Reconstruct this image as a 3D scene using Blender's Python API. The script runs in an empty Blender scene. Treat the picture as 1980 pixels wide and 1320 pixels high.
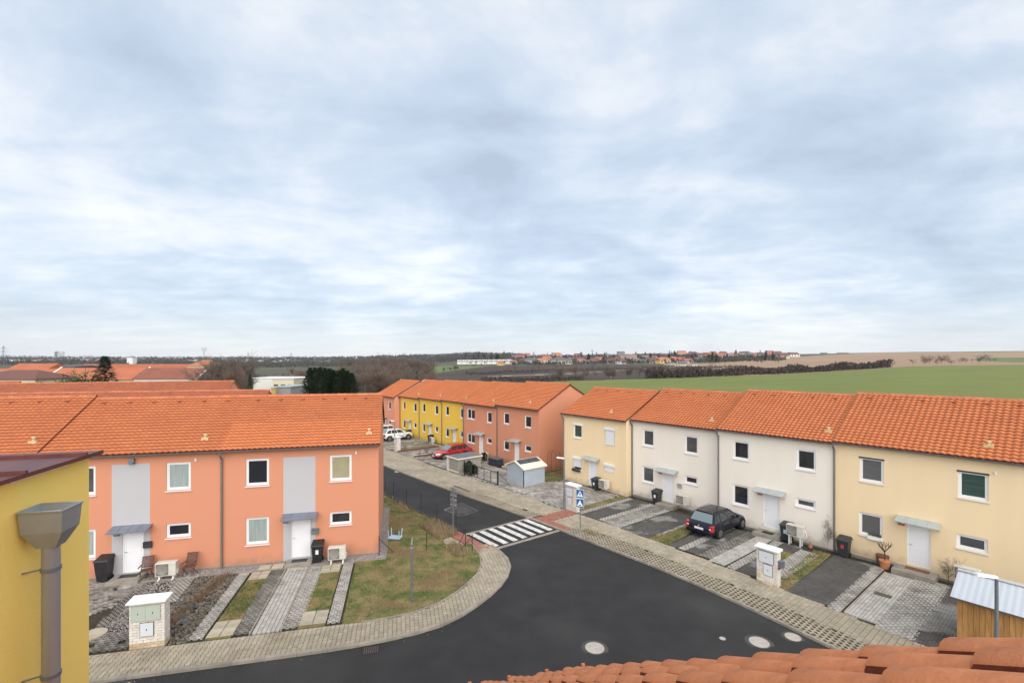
import bpy, math, random
from mathutils import Vector, Matrix
random.seed(7)
R_ = math.radians
scene = bpy.context.scene
col = scene.collection
# ---------------------------------------------------------------- camera, sky, sun, exposure
FP, CX, VH, H = 900.0, 990.0, 697.0, 10.35      # focal length / centre / horizon in photo pixels, eye height
cam_d = bpy.data.cameras.new('camera'); cam = bpy.data.objects.new('camera', cam_d); col.objects.link(cam)
cam.location = (0, 0, H); cam.rotation_euler = (R_(90), 0, 0)
cam_d.sensor_width = 36; cam_d.lens = 36 * FP / 1980; cam_d.shift_y = (VH - 660) / 1980
cam_d.clip_start = .1; cam_d.clip_end = 20000
scene.camera = cam
scene.view_settings.view_transform = 'Standard'; scene.view_settings.look = 'None'
scene.view_settings.gamma = 1; scene.view_settings.use_curve_mapping = False
scene.view_settings.exposure = 1.65
SUN_EL, SUN_AZ = 29, 170     # azimuth clockwise from +Y (0 = ahead of the camera)
world = bpy.data.worlds.new('World'); scene.world = world; world.use_nodes = True
wn, wl = world.node_tree.nodes, world.node_tree.links
wn.clear()
def N(t, **k):
    n = wn.new(t)
    for a, b in k.items(): setattr(n, a, b)
    return n
wo = N('ShaderNodeOutputWorld'); bg = N('ShaderNodeBackground')
sky = N('ShaderNodeTexSky', sky_type='NISHITA', sun_disc=False)
sky.sun_elevation = R_(SUN_EL); sky.sun_rotation = R_(SUN_AZ)
tc = N('ShaderNodeTexCoord'); sep = N('ShaderNodeSeparateXYZ'); wl.new(tc.outputs['Generated'], sep.inputs[0])
def M_(op, a, b=None, c=None):
    n = N('ShaderNodeMath', operation=op)
    for i, v in enumerate((a, b, c)):
        if v is None: continue
        if isinstance(v, (int, float)): n.inputs[i].default_value = v
        else: wl.new(v, n.inputs[i])
    return n.outputs[0]
zz = M_('MAXIMUM', sep.outputs[2], 0.0)
def dome(k):
    zd = M_('ADD', zz, k); c = N('ShaderNodeCombineXYZ'); wl.new(M_('DIVIDE', sep.outputs[0], zd), c.inputs[0]); wl.new(M_('DIVIDE', sep.outputs[1], zd), c.inputs[1]); c.inputs[2].default_value = 3.7
    return c
cmb, cmb2 = dome(.42), dome(.10)
def noise(scale, detail, rough, vec, dist=0, off=(0, 0, 0), sc=(1, 1, 1)):
    mp = N('ShaderNodeMapping'); mp.inputs['Location'].default_value = off; mp.inputs['Scale'].default_value = sc
    wl.new(vec, mp.inputs[0])
    n = N('ShaderNodeTexNoise'); n.inputs['Scale'].default_value = scale; n.inputs['Detail'].default_value = detail
    n.inputs['Roughness'].default_value = rough; n.inputs['Distortion'].default_value = dist
    wl.new(mp.outputs[0], n.inputs['Vector']); return n.outputs['Fac']
n1 = noise(2.3, 12, .55, cmb.outputs[0], .35, (2.4, 1, 0), (.9, 1.0, 1))
n2 = noise(1.9, 10, .58, cmb2.outputs[0], .3, (5, 9, 0), (.8, 1.1, 1))
n3 = noise(.9, 3, .5, cmb.outputs[0], .0, (1, 4, 2))
mixv = M_('ADD', M_('ADD', M_('MULTIPLY', n1, .47), M_('MULTIPLY', n2, .33)), M_('MULTIPLY', n3, .20))
ramp = N('ShaderNodeValToRGB'); wl.new(mixv, ramp.inputs[0])
SKYK = 0.345
els = [(.38, (.46, .535, .65)), (.445, (.54, .63, .76)), (.50, (.62, .705, .82)), (.555, (.76, .81, .875)), (.62, (.90, .915, .93))]
while len(ramp.color_ramp.elements) < len(els): ramp.color_ramp.elements.new(.5)
for e, (p, c) in zip(ramp.color_ramp.elements, els): e.position = p; e.color = (c[0]*SKYK, c[1]*SKYK, c[2]*SKYK, 1)
# paler, greyer air towards the horizon
hz = N('ShaderNodeMapRange'); wl.new(zz, hz.inputs[0]); hz.inputs[1].default_value = 0.0; hz.inputs[2].default_value = .13
hz.inputs[3].default_value = .66; hz.inputs[4].default_value = 0.0; hz.interpolation_type = 'SMOOTHSTEP'
hmix = N('ShaderNodeMix', data_type='RGBA'); wl.new(hz.outputs[0], hmix.inputs[0]); wl.new(ramp.outputs[0], hmix.inputs[6])
hmix.inputs[7].default_value = (.80*SKYK, .825*SKYK, .85*SKYK, 1)
smul = N('ShaderNodeMix', data_type='RGBA', blend_type='MULTIPLY'); smul.inputs[0].default_value = 1
wl.new(sky.outputs[0], smul.inputs[6]); smul.inputs[7].default_value = (.1, .1, .1, 1)
cov = N('ShaderNodeMix', data_type='RGBA'); cov.inputs[0].default_value = .93
wl.new(smul.outputs[2], cov.inputs[6]); wl.new(hmix.outputs[2], cov.inputs[7])
wl.new(cov.outputs[2], bg.inputs[0]); bg.inputs[1].default_value = 1.0
wl.new(bg.outputs[0], wo.inputs[0])
sd = bpy.data.lights.new('sun', 'SUN'); sd.energy = 1.5; sd.angle = R_(100); sd.color = (1, .95, .88)
so = bpy.data.objects.new('sun', sd); col.objects.link(so)
az, el = R_(SUN_AZ), R_(SUN_EL)
sdir = Vector((math.sin(az)*math.cos(el), math.cos(az)*math.cos(el), math.sin(el)))
so.rotation_euler = sdir.to_track_quat('Z', 'Y').to_euler(); so.location = sdir * 50

# ---------------------------------------------------------------- helpers
def material(name, color, rough=.8, color2=None, nscale=0, bump=0, bscale=None, var=0, metal=0, spec=.35, detail=5,
             dirt=None, stretch=None, trans=0, coat=0, mixp=(.35, .65), color3=None, n3=0, mix3=(.5, .7)):
    m = bpy.data.materials.new(name); m.use_nodes = True
    nt = m.node_tree; b = nt.nodes['Principled BSDF']; L = nt.links
    b.inputs['Roughness'].default_value = rough; b.inputs['Metallic'].default_value = metal
    b.inputs['Specular IOR Level'].default_value = spec
    if coat: b.inputs['Coat Weight'].default_value = coat
    m.diffuse_color = (*color, 1)
    tcn = nt.nodes.new('ShaderNodeTexCoord')
    vec = tcn.outputs['Object']
    if stretch:
        mp = nt.nodes.new('ShaderNodeMapping'); mp.inputs['Scale'].default_value = stretch; L.new(vec, mp.inputs[0]); vec = mp.outputs[0]
    def nz(s, d=detail):
        n = nt.nodes.new('ShaderNodeTexNoise'); n.inputs['Scale'].default_value = s; n.inputs['Detail'].default_value = d
        n.inputs['Roughness'].default_value = .6; L.new(vec, n.inputs['Vector']); return n.outputs['Fac']
    def mix(fac, a, c, lo=None):
        if lo:
            mr = nt.nodes.new('ShaderNodeMapRange'); L.new(fac, mr.inputs[0]); mr.inputs[1].default_value, mr.inputs[2].default_value = lo
            fac = mr.outputs[0]
        x = nt.nodes.new('ShaderNodeMix'); x.data_type = 'RGBA'; L.new(fac, x.inputs[0])
        for k, v in ((6, a), (7, c)):
            if isinstance(v, tuple): x.inputs[k].default_value = (*v, 1)
            else: L.new(v, x.inputs[k])
        return x.outputs[2]
    cur = color
    if color2 and nscale: cur = mix(nz(nscale), color, color2, mixp)
    if color3: cur = mix(nz(n3, 3), cur, color3, mix3)
    if dirt:
        sp = nt.nodes.new('ShaderNodeSeparateXYZ'); L.new(tcn.outputs['Object'], sp.inputs[0])
        ng = nt.nodes.new('ShaderNodeTexNoise'); ng.inputs['Scale'].default_value = 2.2; ng.inputs['Detail'].default_value = 8; L.new(tcn.outputs['Object'], ng.inputs['Vector'])
        ml = nt.nodes.new('ShaderNodeMath'); ml.operation = 'MULTIPLY_ADD'; L.new(ng.outputs['Fac'], ml.inputs[0]); ml.inputs[1].default_value = -1.3; L.new(sp.outputs[2], ml.inputs[2])
        mr2 = nt.nodes.new('ShaderNodeMapRange'); L.new(ml.outputs[0], mr2.inputs[0]); mr2.inputs[1].default_value = -.75; mr2.inputs[2].default_value = -.1; mr2.inputs[3].default_value = .55; mr2.inputs[4].default_value = 0
        cur = mix(mr2.outputs[0], cur, dirt)
    if var:
        at = nt.nodes.new('ShaderNodeAttribute'); at.attribute_name = 'rnd'
        oi = nt.nodes.new('ShaderNodeObjectInfo')
        ad = nt.nodes.new('ShaderNodeMath'); ad.operation = 'ADD'; L.new(at.outputs['Fac'], ad.inputs[0]); L.new(oi.outputs['Random'], ad.inputs[1])
        fr = nt.nodes.new('ShaderNodeMath'); fr.operation = 'FRACT'; L.new(ad.outputs[0], fr.inputs[0])
        mr = nt.nodes.new('ShaderNodeMapRange'); L.new(fr.outputs[0], mr.inputs[0]); mr.inputs[3].default_value = 1-var; mr.inputs[4].default_value = 1+var
        hs = nt.nodes.new('ShaderNodeHueSaturation')
        L.new(mr.outputs[0], hs.inputs['Value'])
        if isinstance(cur, tuple): hs.inputs['Color'].default_value = (*cur, 1)
        else: L.new(cur, hs.inputs['Color'])
        cur = hs.outputs[0]
    if isinstance(cur, tuple): b.inputs['Base Color'].default_value = (*cur, 1)
    else: L.new(cur, b.inputs['Base Color'])
    if bump:
        bp = nt.nodes.new('ShaderNodeBump'); bp.inputs['Strength'].default_value = bump; bp.inputs['Distance'].default_value = .02
        L.new(nz(bscale or nscale or 20), bp.inputs['Height']); L.new(bp.outputs[0], b.inputs['Normal'])
    if trans: b.inputs['Transmission Weight'].default_value = trans
    return m
MT = {}
def mat(name, *a, **k):
    MT[name] = material(name, *a, **k); return MT[name]
def hx(r, g, b):
    f = lambda c: ((c/255+.055)/1.055)**2.4 if c > 10 else c/255/12.92
    return (f(r), f(g), f(b))

class MB:
    def __init__(s): s.v = []; s.f = []; s.m = []; s.r = []; s.M = None
    def add(s, vs, fs, mi=0, r=None):
        o = len(s.v)
        if s.M is not None: vs = [tuple(s.M @ Vector(p)) for p in vs]
        s.v += [tuple(p) for p in vs]
        rr = random.random() if r is None else r
        for f in fs: s.f.append([i+o for i in f]); s.m.append(mi); s.r.append(rr)
    def box(s, x0, x1, y0, y1, z0, z1, mi=0, r=None):
        s.add([(x0,y0,z0),(x1,y0,z0),(x1,y1,z0),(x0,y1,z0),(x0,y0,z1),(x1,y0,z1),(x1,y1,z1),(x0,y1,z1)],
              [(3,2,1,0),(4,5,6,7),(0,1,5,4),(1,2,6,5),(2,3,7,6),(3,0,4,7)], mi, r)
    def bev(s, x0, x1, y0, y1, z0, z1, c=.01, mi=0, r=None):   # box with chamfered top rim
        s.add([(x0,y0,z0),(x1,y0,z0),(x1,y1,z0),(x0,y1,z0),(x0,y0,z1-c),(x1,y0,z1-c),(x1,y1,z1-c),(x0,y1,z1-c),
               (x0+c,y0+c,z1),(x1-c,y0+c,z1),(x1-c,y1-c,z1),(x0+c,y1-c,z1)],
              [(8,9,10,11),(0,1,5,4),(1,2,6,5),(2,3,7,6),(3,0,4,7),(4,5,9,8),(5,6,10,9),(6,7,11,10),(7,4,8,11)], mi, r)
    def quad(s, a, b, c, d, mi=0, r=None): s.add([a, b, c, d], [(0,1,2,3)], mi, r)
    def prism(s, poly, z0, z1, mi=0, r=None, bottom=False):
        n = len(poly); zf = (lambda p, z: z(p[0], p[1]) if callable(z) else z)
        A = sum(poly[i][0]*poly[(i+1)%n][1]-poly[(i+1)%n][0]*poly[i][1] for i in range(n))
        if A < 0: poly = poly[::-1]
        vs = [(p[0], p[1], zf(p, z0)) for p in poly] + [(p[0], p[1], zf(p, z1)) for p in poly]
        fs = [list(range(n, 2*n))] + [(i, (i+1)%n, n+(i+1)%n, n+i) for i in range(n)]
        if bottom: fs.append(list(range(n))[::-1])
        s.add(vs, fs, mi, r)
    def xz(s, poly, y0, y1, mi=0, r=None):   # polygon in x,z extruded in y (front at y0, ccw seen from -y)
        n = len(poly)
        A = sum(poly[i][0]*poly[(i+1)%n][1]-poly[(i+1)%n][0]*poly[i][1] for i in range(n))
        if A < 0: poly = poly[::-1]
        vs = [(p[0], y0, p[1]) for p in poly] + [(p[0], y1, p[1]) for p in poly]
        s.add(vs, [list(range(n)), list(range(n, 2*n))[::-1]] + [(i, n+i, n+(i+1)%n, (i+1)%n) for i in range(n)], mi, r)
    def cyl(s, a, b, r0, r1=None, n=10, mi=0, caps=True, r=None):
        r1 = r0 if r1 is None else r1
        a, b = Vector(a), Vector(b); d = (b-a).normalized()
        u = d.orthogonal().normalized(); w = d.cross(u)
        vs = []
        for c, rad in ((a, r0), (b, r1)):
            for i in range(n):
                t = 2*math.pi*i/n; vs.append(tuple(c + u*math.cos(t)*rad + w*math.sin(t)*rad))
        fs = [(i, (i+1)%n, n+(i+1)%n, n+i) for i in range(n)]
        if caps: fs += [list(range(n))[::-1], list(range(n, 2*n))]
        s.add(vs, fs, mi, r)
    def tube(s, pts, rad, n=8, mi=0):
        for a, b in zip(pts[:-1], pts[1:]): s.cyl(a, b, rad, n=n, mi=mi)
    def build(s, name, mats, parent=None, smooth=False, loc=None):
        me = bpy.data.meshes.new(name); me.from_pydata(s.v, [], s.f)
        for m in (mats if isinstance(mats, (list, tuple)) else [mats]): me.materials.append(MT[m] if isinstance(m, str) else m)
        me.polygons.foreach_set('material_index', s.m)
        at = me.attributes.new('rnd', 'FLOAT', 'FACE'); at.data.foreach_set('value', s.r)
        if smooth: me.polygons.foreach_set('use_smooth', [True]*len(s.f))
        me.update()
        return link(name, me, parent, loc)
def link(name, me, parent=None, loc=None, rotz=None):
    o = bpy.data.objects.new(name, me); col.objects.link(o)
    if parent is not None: o.parent = parent
    if loc is not None: o.location = loc
    if rotz is not None: o.rotation_euler = (0, 0, rotz)
    return o
def tag(o, label=None, cat=None, group=None, kind=None):
    if label: o['label'] = label
    if cat: o['category'] = cat
    if group: o['group'] = group
    if kind: o['kind'] = kind
    return o
def thing(name, label, cat, loc=(0,0,0), rotz=0, group=None):
    o = bpy.data.objects.new(name, None); col.objects.link(o); o.location = loc; o.rotation_euler = (0,0,rotz)
    o.empty_display_size = .2
    return tag(o, label, cat, group)
def kids(o): return list(o.children)
def copy_tree(o, parent=None, top=True):
    c = o.copy(); col.objects.link(c)
    if not top: c.parent = parent; c.matrix_parent_inverse = o.matrix_parent_inverse.copy()
    for ch in KID.get(o.name, ()) if False else [x for x in ALLK(o)]: copy_tree(ch, c, False)
    return c
def ALLK(o): return list(o.children)
def struct(mb, name, mats, parent=None, smooth=False):
    o = mb.build(name, mats, parent, smooth); o['kind'] = 'structure'; return o
def stuff(o): o['kind'] = 'stuff'; return o

# ground plane of the estate and the two street directions
def zg(x, y): return -.015*(y-24)
def G(u, v):
    a = (u-CX)/FP; b = (v-VH)/FP; t = (H-.36)/(b-.015); return (a*t, t)
class Frame:
    def __init__(s, o, azd):
        a = R_(azd); s.o = o; s.x = (math.sin(a), math.cos(a)); s.n = (s.x[1], -s.x[0]); s.rot = math.atan2(s.x[1], s.x[0])
    def w(s, a, n): return (s.o[0]+s.x[0]*a+s.n[0]*n, s.o[1]+s.x[1]*a+s.n[1]*n)
    def w3(s, a, n, dz=0): p = s.w(a, n); return (p[0], p[1], zg(*p)+dz)
    def to(s, p): dx, dy = p[0]-s.o[0], p[1]-s.o[1]; return (dx*s.x[0]+dy*s.x[1], dx*s.n[0]+dy*s.n[1])
    def g(s, u, v): return s.to(G(u, v))
LF = Frame(G(732, 1070), 76.3)             # left row: x to the right along the facades, n towards the road
RF = Frame((16.86, 24.87), 180-38.6)       # right rows

# ---------------------------------------------------------------- materials
mat('asphalt', (.022,.021,.021), .82, (.030,.029,.029), .9, .5, 70, detail=12, color3=(.046,.044,.043), n3=.16, mix3=(.5,.72))
mat('asphalt_patch', (.055,.052,.05), .85, (.08,.075,.07), 3, .3, 60)
mat('soil', (.035,.028,.02), .95, (.06,.048,.032), 3, .5, 30, color3=(.05,.065,.02), n3=.9)
mat('moss_soil', (.028,.028,.014), .95, (.06,.05,.035), 4, .5, 30)
mat('lawn', (.22,.175,.075), .95, (.09,.115,.03), 1.1, .9, 25, detail=9, color3=(.17,.115,.06), n3=.45, mix3=(.5,.66), mixp=(.42,.6))
mat('grass_blade', (.30,.245,.105), .8, (.11,.15,.035), 1.1, 0, detail=5, var=.45, color3=(.30,.20,.10), n3=.45, mix3=(.5,.66), mixp=(.42,.6))
mat('dry_blade', (.36,.28,.16), .9, (.25,.18,.10), 3, var=.3)
mat('paver_beige', (.385,.33,.245), .85, (.32,.275,.205), 1.2, .35, 60, var=.13, color3=(.24,.20,.14), n3=.5, mix3=(.5,.8))
mat('paver_grey', (.30,.275,.245), .88, (.19,.175,.155), 1.6, .35, 60, var=.2, color3=(.13,.12,.105), n3=.45, mix3=(.45,.7))
mat('paver_dark', (.10,.093,.085), .88, (.075,.07,.065), 1.1, .3, 60, var=.15, color3=(.24,.23,.215), n3=.3, mix3=(.54,.60))
mat('paver_light', (.45,.425,.39), .88, (.37,.345,.31), 1.3, .3, 60, var=.14, color3=(.22,.20,.17), n3=.8, mix3=(.55,.75))
mat('paver_red', (.36,.145,.10), .85, (.27,.12,.085), 3, .3, 60, var=.12)
mat('paver_mixed', (.30,.275,.24), .88, (.14,.12,.105), .9, .3, 60, var=.35, color3=(.38,.35,.31), n3=.6, mix3=(.5,.7))
mat('slab', (.46,.40,.31), .85, (.36,.31,.23), 2, .3, 50, var=.1)
mat('kerb', (.34,.30,.245), .85, (.25,.22,.18), 2, .4, 40, var=.12)
mat('concrete', (.33,.30,.26), .85, (.24,.21,.17), 2.5, .35, 40)
mat('gravel', (.33,.29,.27), .9, var=.45)
mat('gravel_bed', (.20,.18,.17), .95, (.28,.25,.24), 14, .8, 60)
mat('rock', (.17,.145,.115), .9, (.11,.09,.068), 6, .4, 20, var=.6)
mat('rock_blue', (.13,.155,.18), .8, (.09,.10,.12), 5, .4, 20, var=.3)
mat('render_orange', (.60,.258,.155), .92, (0.58, 0.251, 0.15), 1.3, .12, 150, detail=7, stretch=(1,1,.22), mixp=(.42,.85), dirt=(.24,.19,.14))
mat('render_pink', (.70,.30,.19), .92, (0.654, 0.281, 0.178), 1.3, .12, 150, detail=7, stretch=(1,1,.22), mixp=(.42,.85), dirt=(.24,.19,.14))
mat('render_cream', (.80,.63,.40), .92, (0.748, 0.589, 0.374), 1.3, .12, 150, detail=7, stretch=(1,1,.22), mixp=(.42,.85), dirt=(.24,.19,.14))
mat('render_white', (.80,.735,.65), .92, (.755,.69,.605), 1.3, .12, 150, detail=7, stretch=(1,1,.22), mixp=(.42,.85), dirt=(.24,.19,.14))
mat('render_yellow', (.78,.50,.075), .92, (0.729, 0.468, 0.07), 1.3, .12, 150, detail=7, stretch=(1,1,.22), mixp=(.42,.85), dirt=(.24,.19,.14))
mat('render_ownyellow', (.93,.69,.185), .9, (.90,.655,.165), 1.6, .3, 130, detail=8, stretch=(1,1,.35), mixp=(.4,.8))
mat('render_grey', (.46,.445,.46), .9, (.44,.425,.44), .5, .1, 150)
mat('plinth', (.25,.24,.22), .9, (.18,.17,.15), 4)
mat('white_plastic', (.80,.80,.80), .4, (.76,.76,.76), 3)
mat('door_white', (.78,.78,.80), .45)
mat('sill_grey', (.58,.58,.60), .5)
mat('glass_dark', (.018,.020,.026), .06, spec=.8)
mat('glass_mid', (.05,.055,.062), .08, (.09,.10,.11), 1.2, spec=.7)
mat('glass_curtain', (.33,.38,.36), .25, (.26,.30,.29), 2, stretch=(6,1,.4), spec=.6)
mat('glass_beige', (.36,.33,.22), .25, (.30,.27,.17), 1.5, spec=.6)
mat('glass_green', (.035,.062,.055), .08, (.06,.10,.085), 1.5, stretch=(.5,.5,6), spec=.7)
mat('glass_blind', (.12,.12,.125), .45, (.10,.10,.105), 2, stretch=(1,1,16))
mat('shutter', (.74,.74,.76), .5)
mat('zinc', (.25,.26,.29), .45, (.20,.21,.235), 1.2, metal=.55)
mat('gutter', (.19,.185,.185), .5, (.15,.15,.155), 1.5, metal=.2)
mat('canopy', (.24,.26,.31), .5, (.18,.20,.24), 1.2, metal=.35, stretch=(1,6,1))
mat('canopy_pale', (.45,.50,.50), .4, (.38,.43,.43), 1.2, metal=.2)
mat('tile', (.52,.165,.062), .85, (.47,.145,.055), .5, .2, 60, var=.06)
mat('tile_far', (.42,.135,.065), .85, (.36,.115,.058), .3, var=.1)
mat('tile_old', (.26,.095,.06), .88, (.21,.08,.052), .4, var=.1)
mat('tile_own', (.64,.24,.105), .85, (.52,.185,.075), 2.2, .35, 45, var=.08, color3=(.42,.14,.06), n3=7, mix3=(.56,.75), detail=8)
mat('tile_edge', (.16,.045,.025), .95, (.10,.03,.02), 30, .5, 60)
mat('ridge', (.50,.17,.08), .8, (.40,.13,.06), 1.2, var=.15)
mat('vent_yellow', (.55,.43,.24), .7)
mat('vent_dark', (.22,.06,.03), .8)
mat('metal_red', (.15,.045,.04), .45, (.10,.03,.028), 1.5, metal=.2, stretch=(1,5,1))
mat('hopper', (.36,.38,.39), .42, (.28,.30,.31), 2.5, metal=.5, bump=.1, bscale=8)
mat('copper_grey', (.36,.37,.38), .36, (.27,.285,.30), 1.3, metal=.5, stretch=(3,3,.5))
mat('black_plastic', (.018,.018,.020), .45, (.03,.03,.032), 4)
mat('bin_dark', (.028,.034,.036), .5, (.04,.046,.05), 4)
mat('ac_cream', (.62,.60,.53), .5, (.55,.53,.46), 3)
mat('ac_grille', (.20,.185,.165), .6, (.14,.13,.115), 40)
mat('wood_chair', (.16,.075,.055), .7, (.10,.05,.035), 8)
mat('wood_shed', (.44,.235,.08), .75, (.30,.15,.05), 3, .3, 20, var=.15, stretch=(6,6,.6))
mat('roof_silver', (.58,.60,.62), .35, (.55,.57,.60), 1, metal=.35, var=.03)
mat('brick_white', (.72,.67,.62), .85, (.62,.57,.52), 5, .3, 60, var=.1, color3=(.55,.47,.39), n3=2.2, mix3=(.58,.75))
mat('brick_stained', (.52,.36,.21), .85, (.60,.48,.34), 3, .3, 60, var=.15)
mat('mortar', (.42,.36,.30), .95, (.36,.30,.25), 9)
mat('cabinet', (.46,.50,.43), .5, (.43,.47,.40), 3)
mat('cabinet_white', (.62,.65,.68), .5)
mat('steel', (.24,.27,.30), .45, (.19,.21,.24), 3, metal=.6)
mat('steel_pale', (.48,.50,.52), .45, metal=.5)
mat('fence_green', (.022,.035,.03), .55)
mat('sign_blue', (.02,.12,.32), .45); mat('sign_white', (.8,.8,.8), .5); mat('black_paint', (.015,.015,.015), .5)
mat('road_white', (.74,.72,.68), .75, (.48,.46,.43), 5, .2, 60, var=.08, color3=(.25,.24,.23), n3=7, mix3=(.62,.72))
mat('manhole', (.46,.42,.37), .7, (.38,.34,.30), 6, .3, 40)
mat('iron', (.13,.115,.10), .6, (.12,.09,.07), 8, metal=.4)
mat('car_navy', (.004,.005,.016), .3, spec=.35, coat=.35); mat('car_red', (.38,.012,.02), .25, spec=.6, coat=1)
mat('car_white', (.76,.77,.78), .25, spec=.6, coat=1); mat('car_glass', (.02,.026,.028), .05, spec=.9)
mat('car_glass_rear', (.16,.21,.21), .1, spec=.9)
mat('tyre', (.015,.015,.016), .8); mat('rim', (.33,.33,.34), .35, metal=.7)
mat('lamp_red', (.45,.015,.02), .25, coat=1); mat('lamp_clear', (.68,.68,.68), .15, coat=1)
mat('plate', (.75,.75,.72), .5)
mat('felt', (.12,.13,.15), .85, (.17,.18,.20), 3); mat('trim_cream', (.74,.68,.54), .7)
mat('shed_grey', (.38,.43,.49), .85, (.34,.39,.45), 2); mat('shed_beige', (.36,.34,.29), .85, (.30,.28,.24), 4, var=.1)
mat('planks_yellow', (.50,.32,.14), .8, (.42,.25,.10), 4, var=.15)
mat('thuja', (.03,.055,.022), .9, (.018,.036,.014), 2, var=.5)
mat('spruce', (.022,.042,.024), .9, (.012,.026,.015), .8, var=.5)
mat('leaf_olive', (.11,.125,.045), .9, (.07,.085,.03), .8, var=.5)
mat('twig', (.16,.13,.105), .95, (.11,.092,.075), .5, var=.35)
mat('twig_red', (.19,.13,.10), .95, (.13,.095,.075), .5, var=.35)
mat('birch', (.42,.40,.37), .9, (.25,.23,.21), 3); mat('bark', (.10,.085,.07), .95, (.07,.06,.05), 4)
mat('terracotta', (.50,.20,.10), .8); mat('pot_blue', (.16,.22,.25), .6); mat('pale_blue', (.42,.58,.72), .6)
mat('rust', (.17,.08,.05), .85)
mat('box_dark', (.035,.038,.048), .6)
mat('reflector', (.80,.66,.42), .6); mat('rubber', (.06,.062,.065), .8, (.04,.04,.042), 20, .4, 40)
mat('number_red', (.42,.05,.05), .6)
mat('field_green', (.15,.18,.034), .95, (.128,.155,.03), .02, detail=8, color3=(.165,.175,.04), n3=.012, mix3=(.45,.62), stretch=(1,2.5,1))
mat('field_green_far', (.13,.17,.05), .95, (.11,.14,.045), .02)
mat('ploughed', (.055,.037,.025), .95, (.040,.027,.019), .02, detail=8, stretch=(1,3,1), color3=(.075,.052,.035), n3=.006)
mat('stubble', (.33,.215,.13), .95, (.28,.185,.115), .008, detail=8, stretch=(1,4,1), color3=(.36,.25,.16), n3=.004)
mat('path_pale', (.34,.28,.22), .95)
mat('scrub', (.085,.075,.045), .95, (.06,.055,.038), .02, detail=8, color3=(.10,.12,.045), n3=.01)
mat('far_wood', (.07,.062,.055), .95, (.05,.05,.045), .02, var=.45)
mat('village_wood', (.05,.055,.035), .95, (.06,.045,.035), .03, var=.45)
mat('far_wood_cool', (.075,.078,.08), .95, (.055,.06,.06), .01, var=.35)
mat('hedge', (.07,.052,.042), .95, (.045,.034,.03), .1, var=.45)
mat('town_white', (.62,.62,.62), .8, var=.25); mat('town_grey', (.30,.31,.33), .8, var=.3); mat('town_roof', (.25,.15,.12), .85, var=.3)
mat('wall_cream', (.60,.54,.40), .9); mat('wall_pale', (.66,.64,.60), .9); mat('wall_yellow', (.66,.47,.17), .9)
mat('wall_green', (.38,.48,.27), .9); mat('wall_redd', (.38,.10,.10), .9); mat('wall_greyish', (.34,.33,.33), .9)
mat('roof_red', (.34,.12,.095), .85); mat('roof_orange', (.40,.16,.085), .85); mat('roof_grey', (.12,.12,.13), .85)
mat('roof_brown', (.16,.075,.06), .85); mat('roof_pinkish', (.28,.15,.14), .85)
mat('curtain_shape', (.55,.62,.62), .5)
mat('hose', (.72,.72,.70), .5)
# ---------------------------------------------------------------- terrain beyond the estate
TU = [-3000, 0, 300, 600, 800, 930, 1100, 1300, 1500, 1800, 1980, 5000]
TY = [60, 100, 160, 250, 400, 600, 900, 1300, 1800, 2600, 4200]
TZ = {  # height relative to the eye, metres, at each TY for each TU
 -3000: [0, -11.3, -12, -13, -14, -14, -12, -4, 4, 20, 36],
 0:     [0, -11.5, -12.2, -13.5, -15, -15, -12, -5, 2, 17, 40],
 300:   [0, -11.5, -12.4, -13.8, -15.5, -16, -13, -6, 2, 14, 33],
 600:   [0, -11.6, -12.6, -13.8, -15.5, -16, -14, -8, 2, 16, 34],
 800:   [0, -11.6, -12.6, -13.6, -14, -14, -12, -3, 18, 18, 34],
 930:   [0, -11.5, -12.3, -13.4, -13.5, -13, -10, -2, 27, 24, 30],
 1100:  [0, -11.2, -11.6, -12, -12.2, -12, -9, 2, 14, 24, 34],
 1300:  [0, -10.9, -11.1, -11.3, -11, -8.5, -2, 9, 20, 34, 38],
 1500:  [0, -10.5, -10.4, -10.6, -11, -6.5, -1, 13, 25, 24, 30],
 1800:  [0, -10.0, -9.3, -7.3, -4.6, -1, 7, 22, 34, 26, 20],
 1980:  [0, -9.6, -8.4, -5.8, -3.1, 0, 9.5, 26, 37, 30, 20],
 5000:  [0, -9.4, -8, -5.5, -3, 0, 9.5, 26, 37, 30, 20]}
for k in TZ: TZ[k][0] = zg(0, 60) - H
LT = [math.log(y) for y in TY]
def trel(u, Y):
    u = max(-3000, min(4999, u)); ly = math.log(max(60, min(4199, Y)))
    i = max(k for k in range(len(TU)-1) if TU[k] <= u); j = max(k for k in range(len(LT)-1) if LT[k] <= ly+1e-9)
    a = (u-TU[i])/(TU[i+1]-TU[i]); b = (ly-LT[j])/(LT[j+1]-LT[j])
    a = a*a*(3-2*a)
    f = lambda q: TZ[TU[q]][j]*(1-b)+TZ[TU[q]][j+1]*b
    return f(i)*(1-a)+f(i+1)*a
def terr(x, y):
    if y <= 60: return zg(x, y)
    return trel(CX+FP*x/y, y)+H
def on(u, Y): x = (u-CX)/FP*Y; return (x, Y, terr(x, Y))
def find(u, v, y0=90, y1=3500):    # first point of the terrain seen at that height in the view
    Y = y0
    while Y < y1:
        if VH-FP*trel(u, Y)/Y <= v: return on(u, Y)
        Y *= 1.01
    return on(u, y1)
def lerp(pts, u):
    if u <= pts[0][0]: return pts[0][1]
    for (a, b), (c, d) in zip(pts[:-1], pts[1:]):
        if u <= c: return b+(d-b)*(u-a)/(c-a)
    return pts[-1][1]
E_GREEN = [(1040, 739), (1100, 736), (1300, 731), (1500, 724), (1700, 713), (1760, 708), (1980, 705), (2600, 702)]
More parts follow.
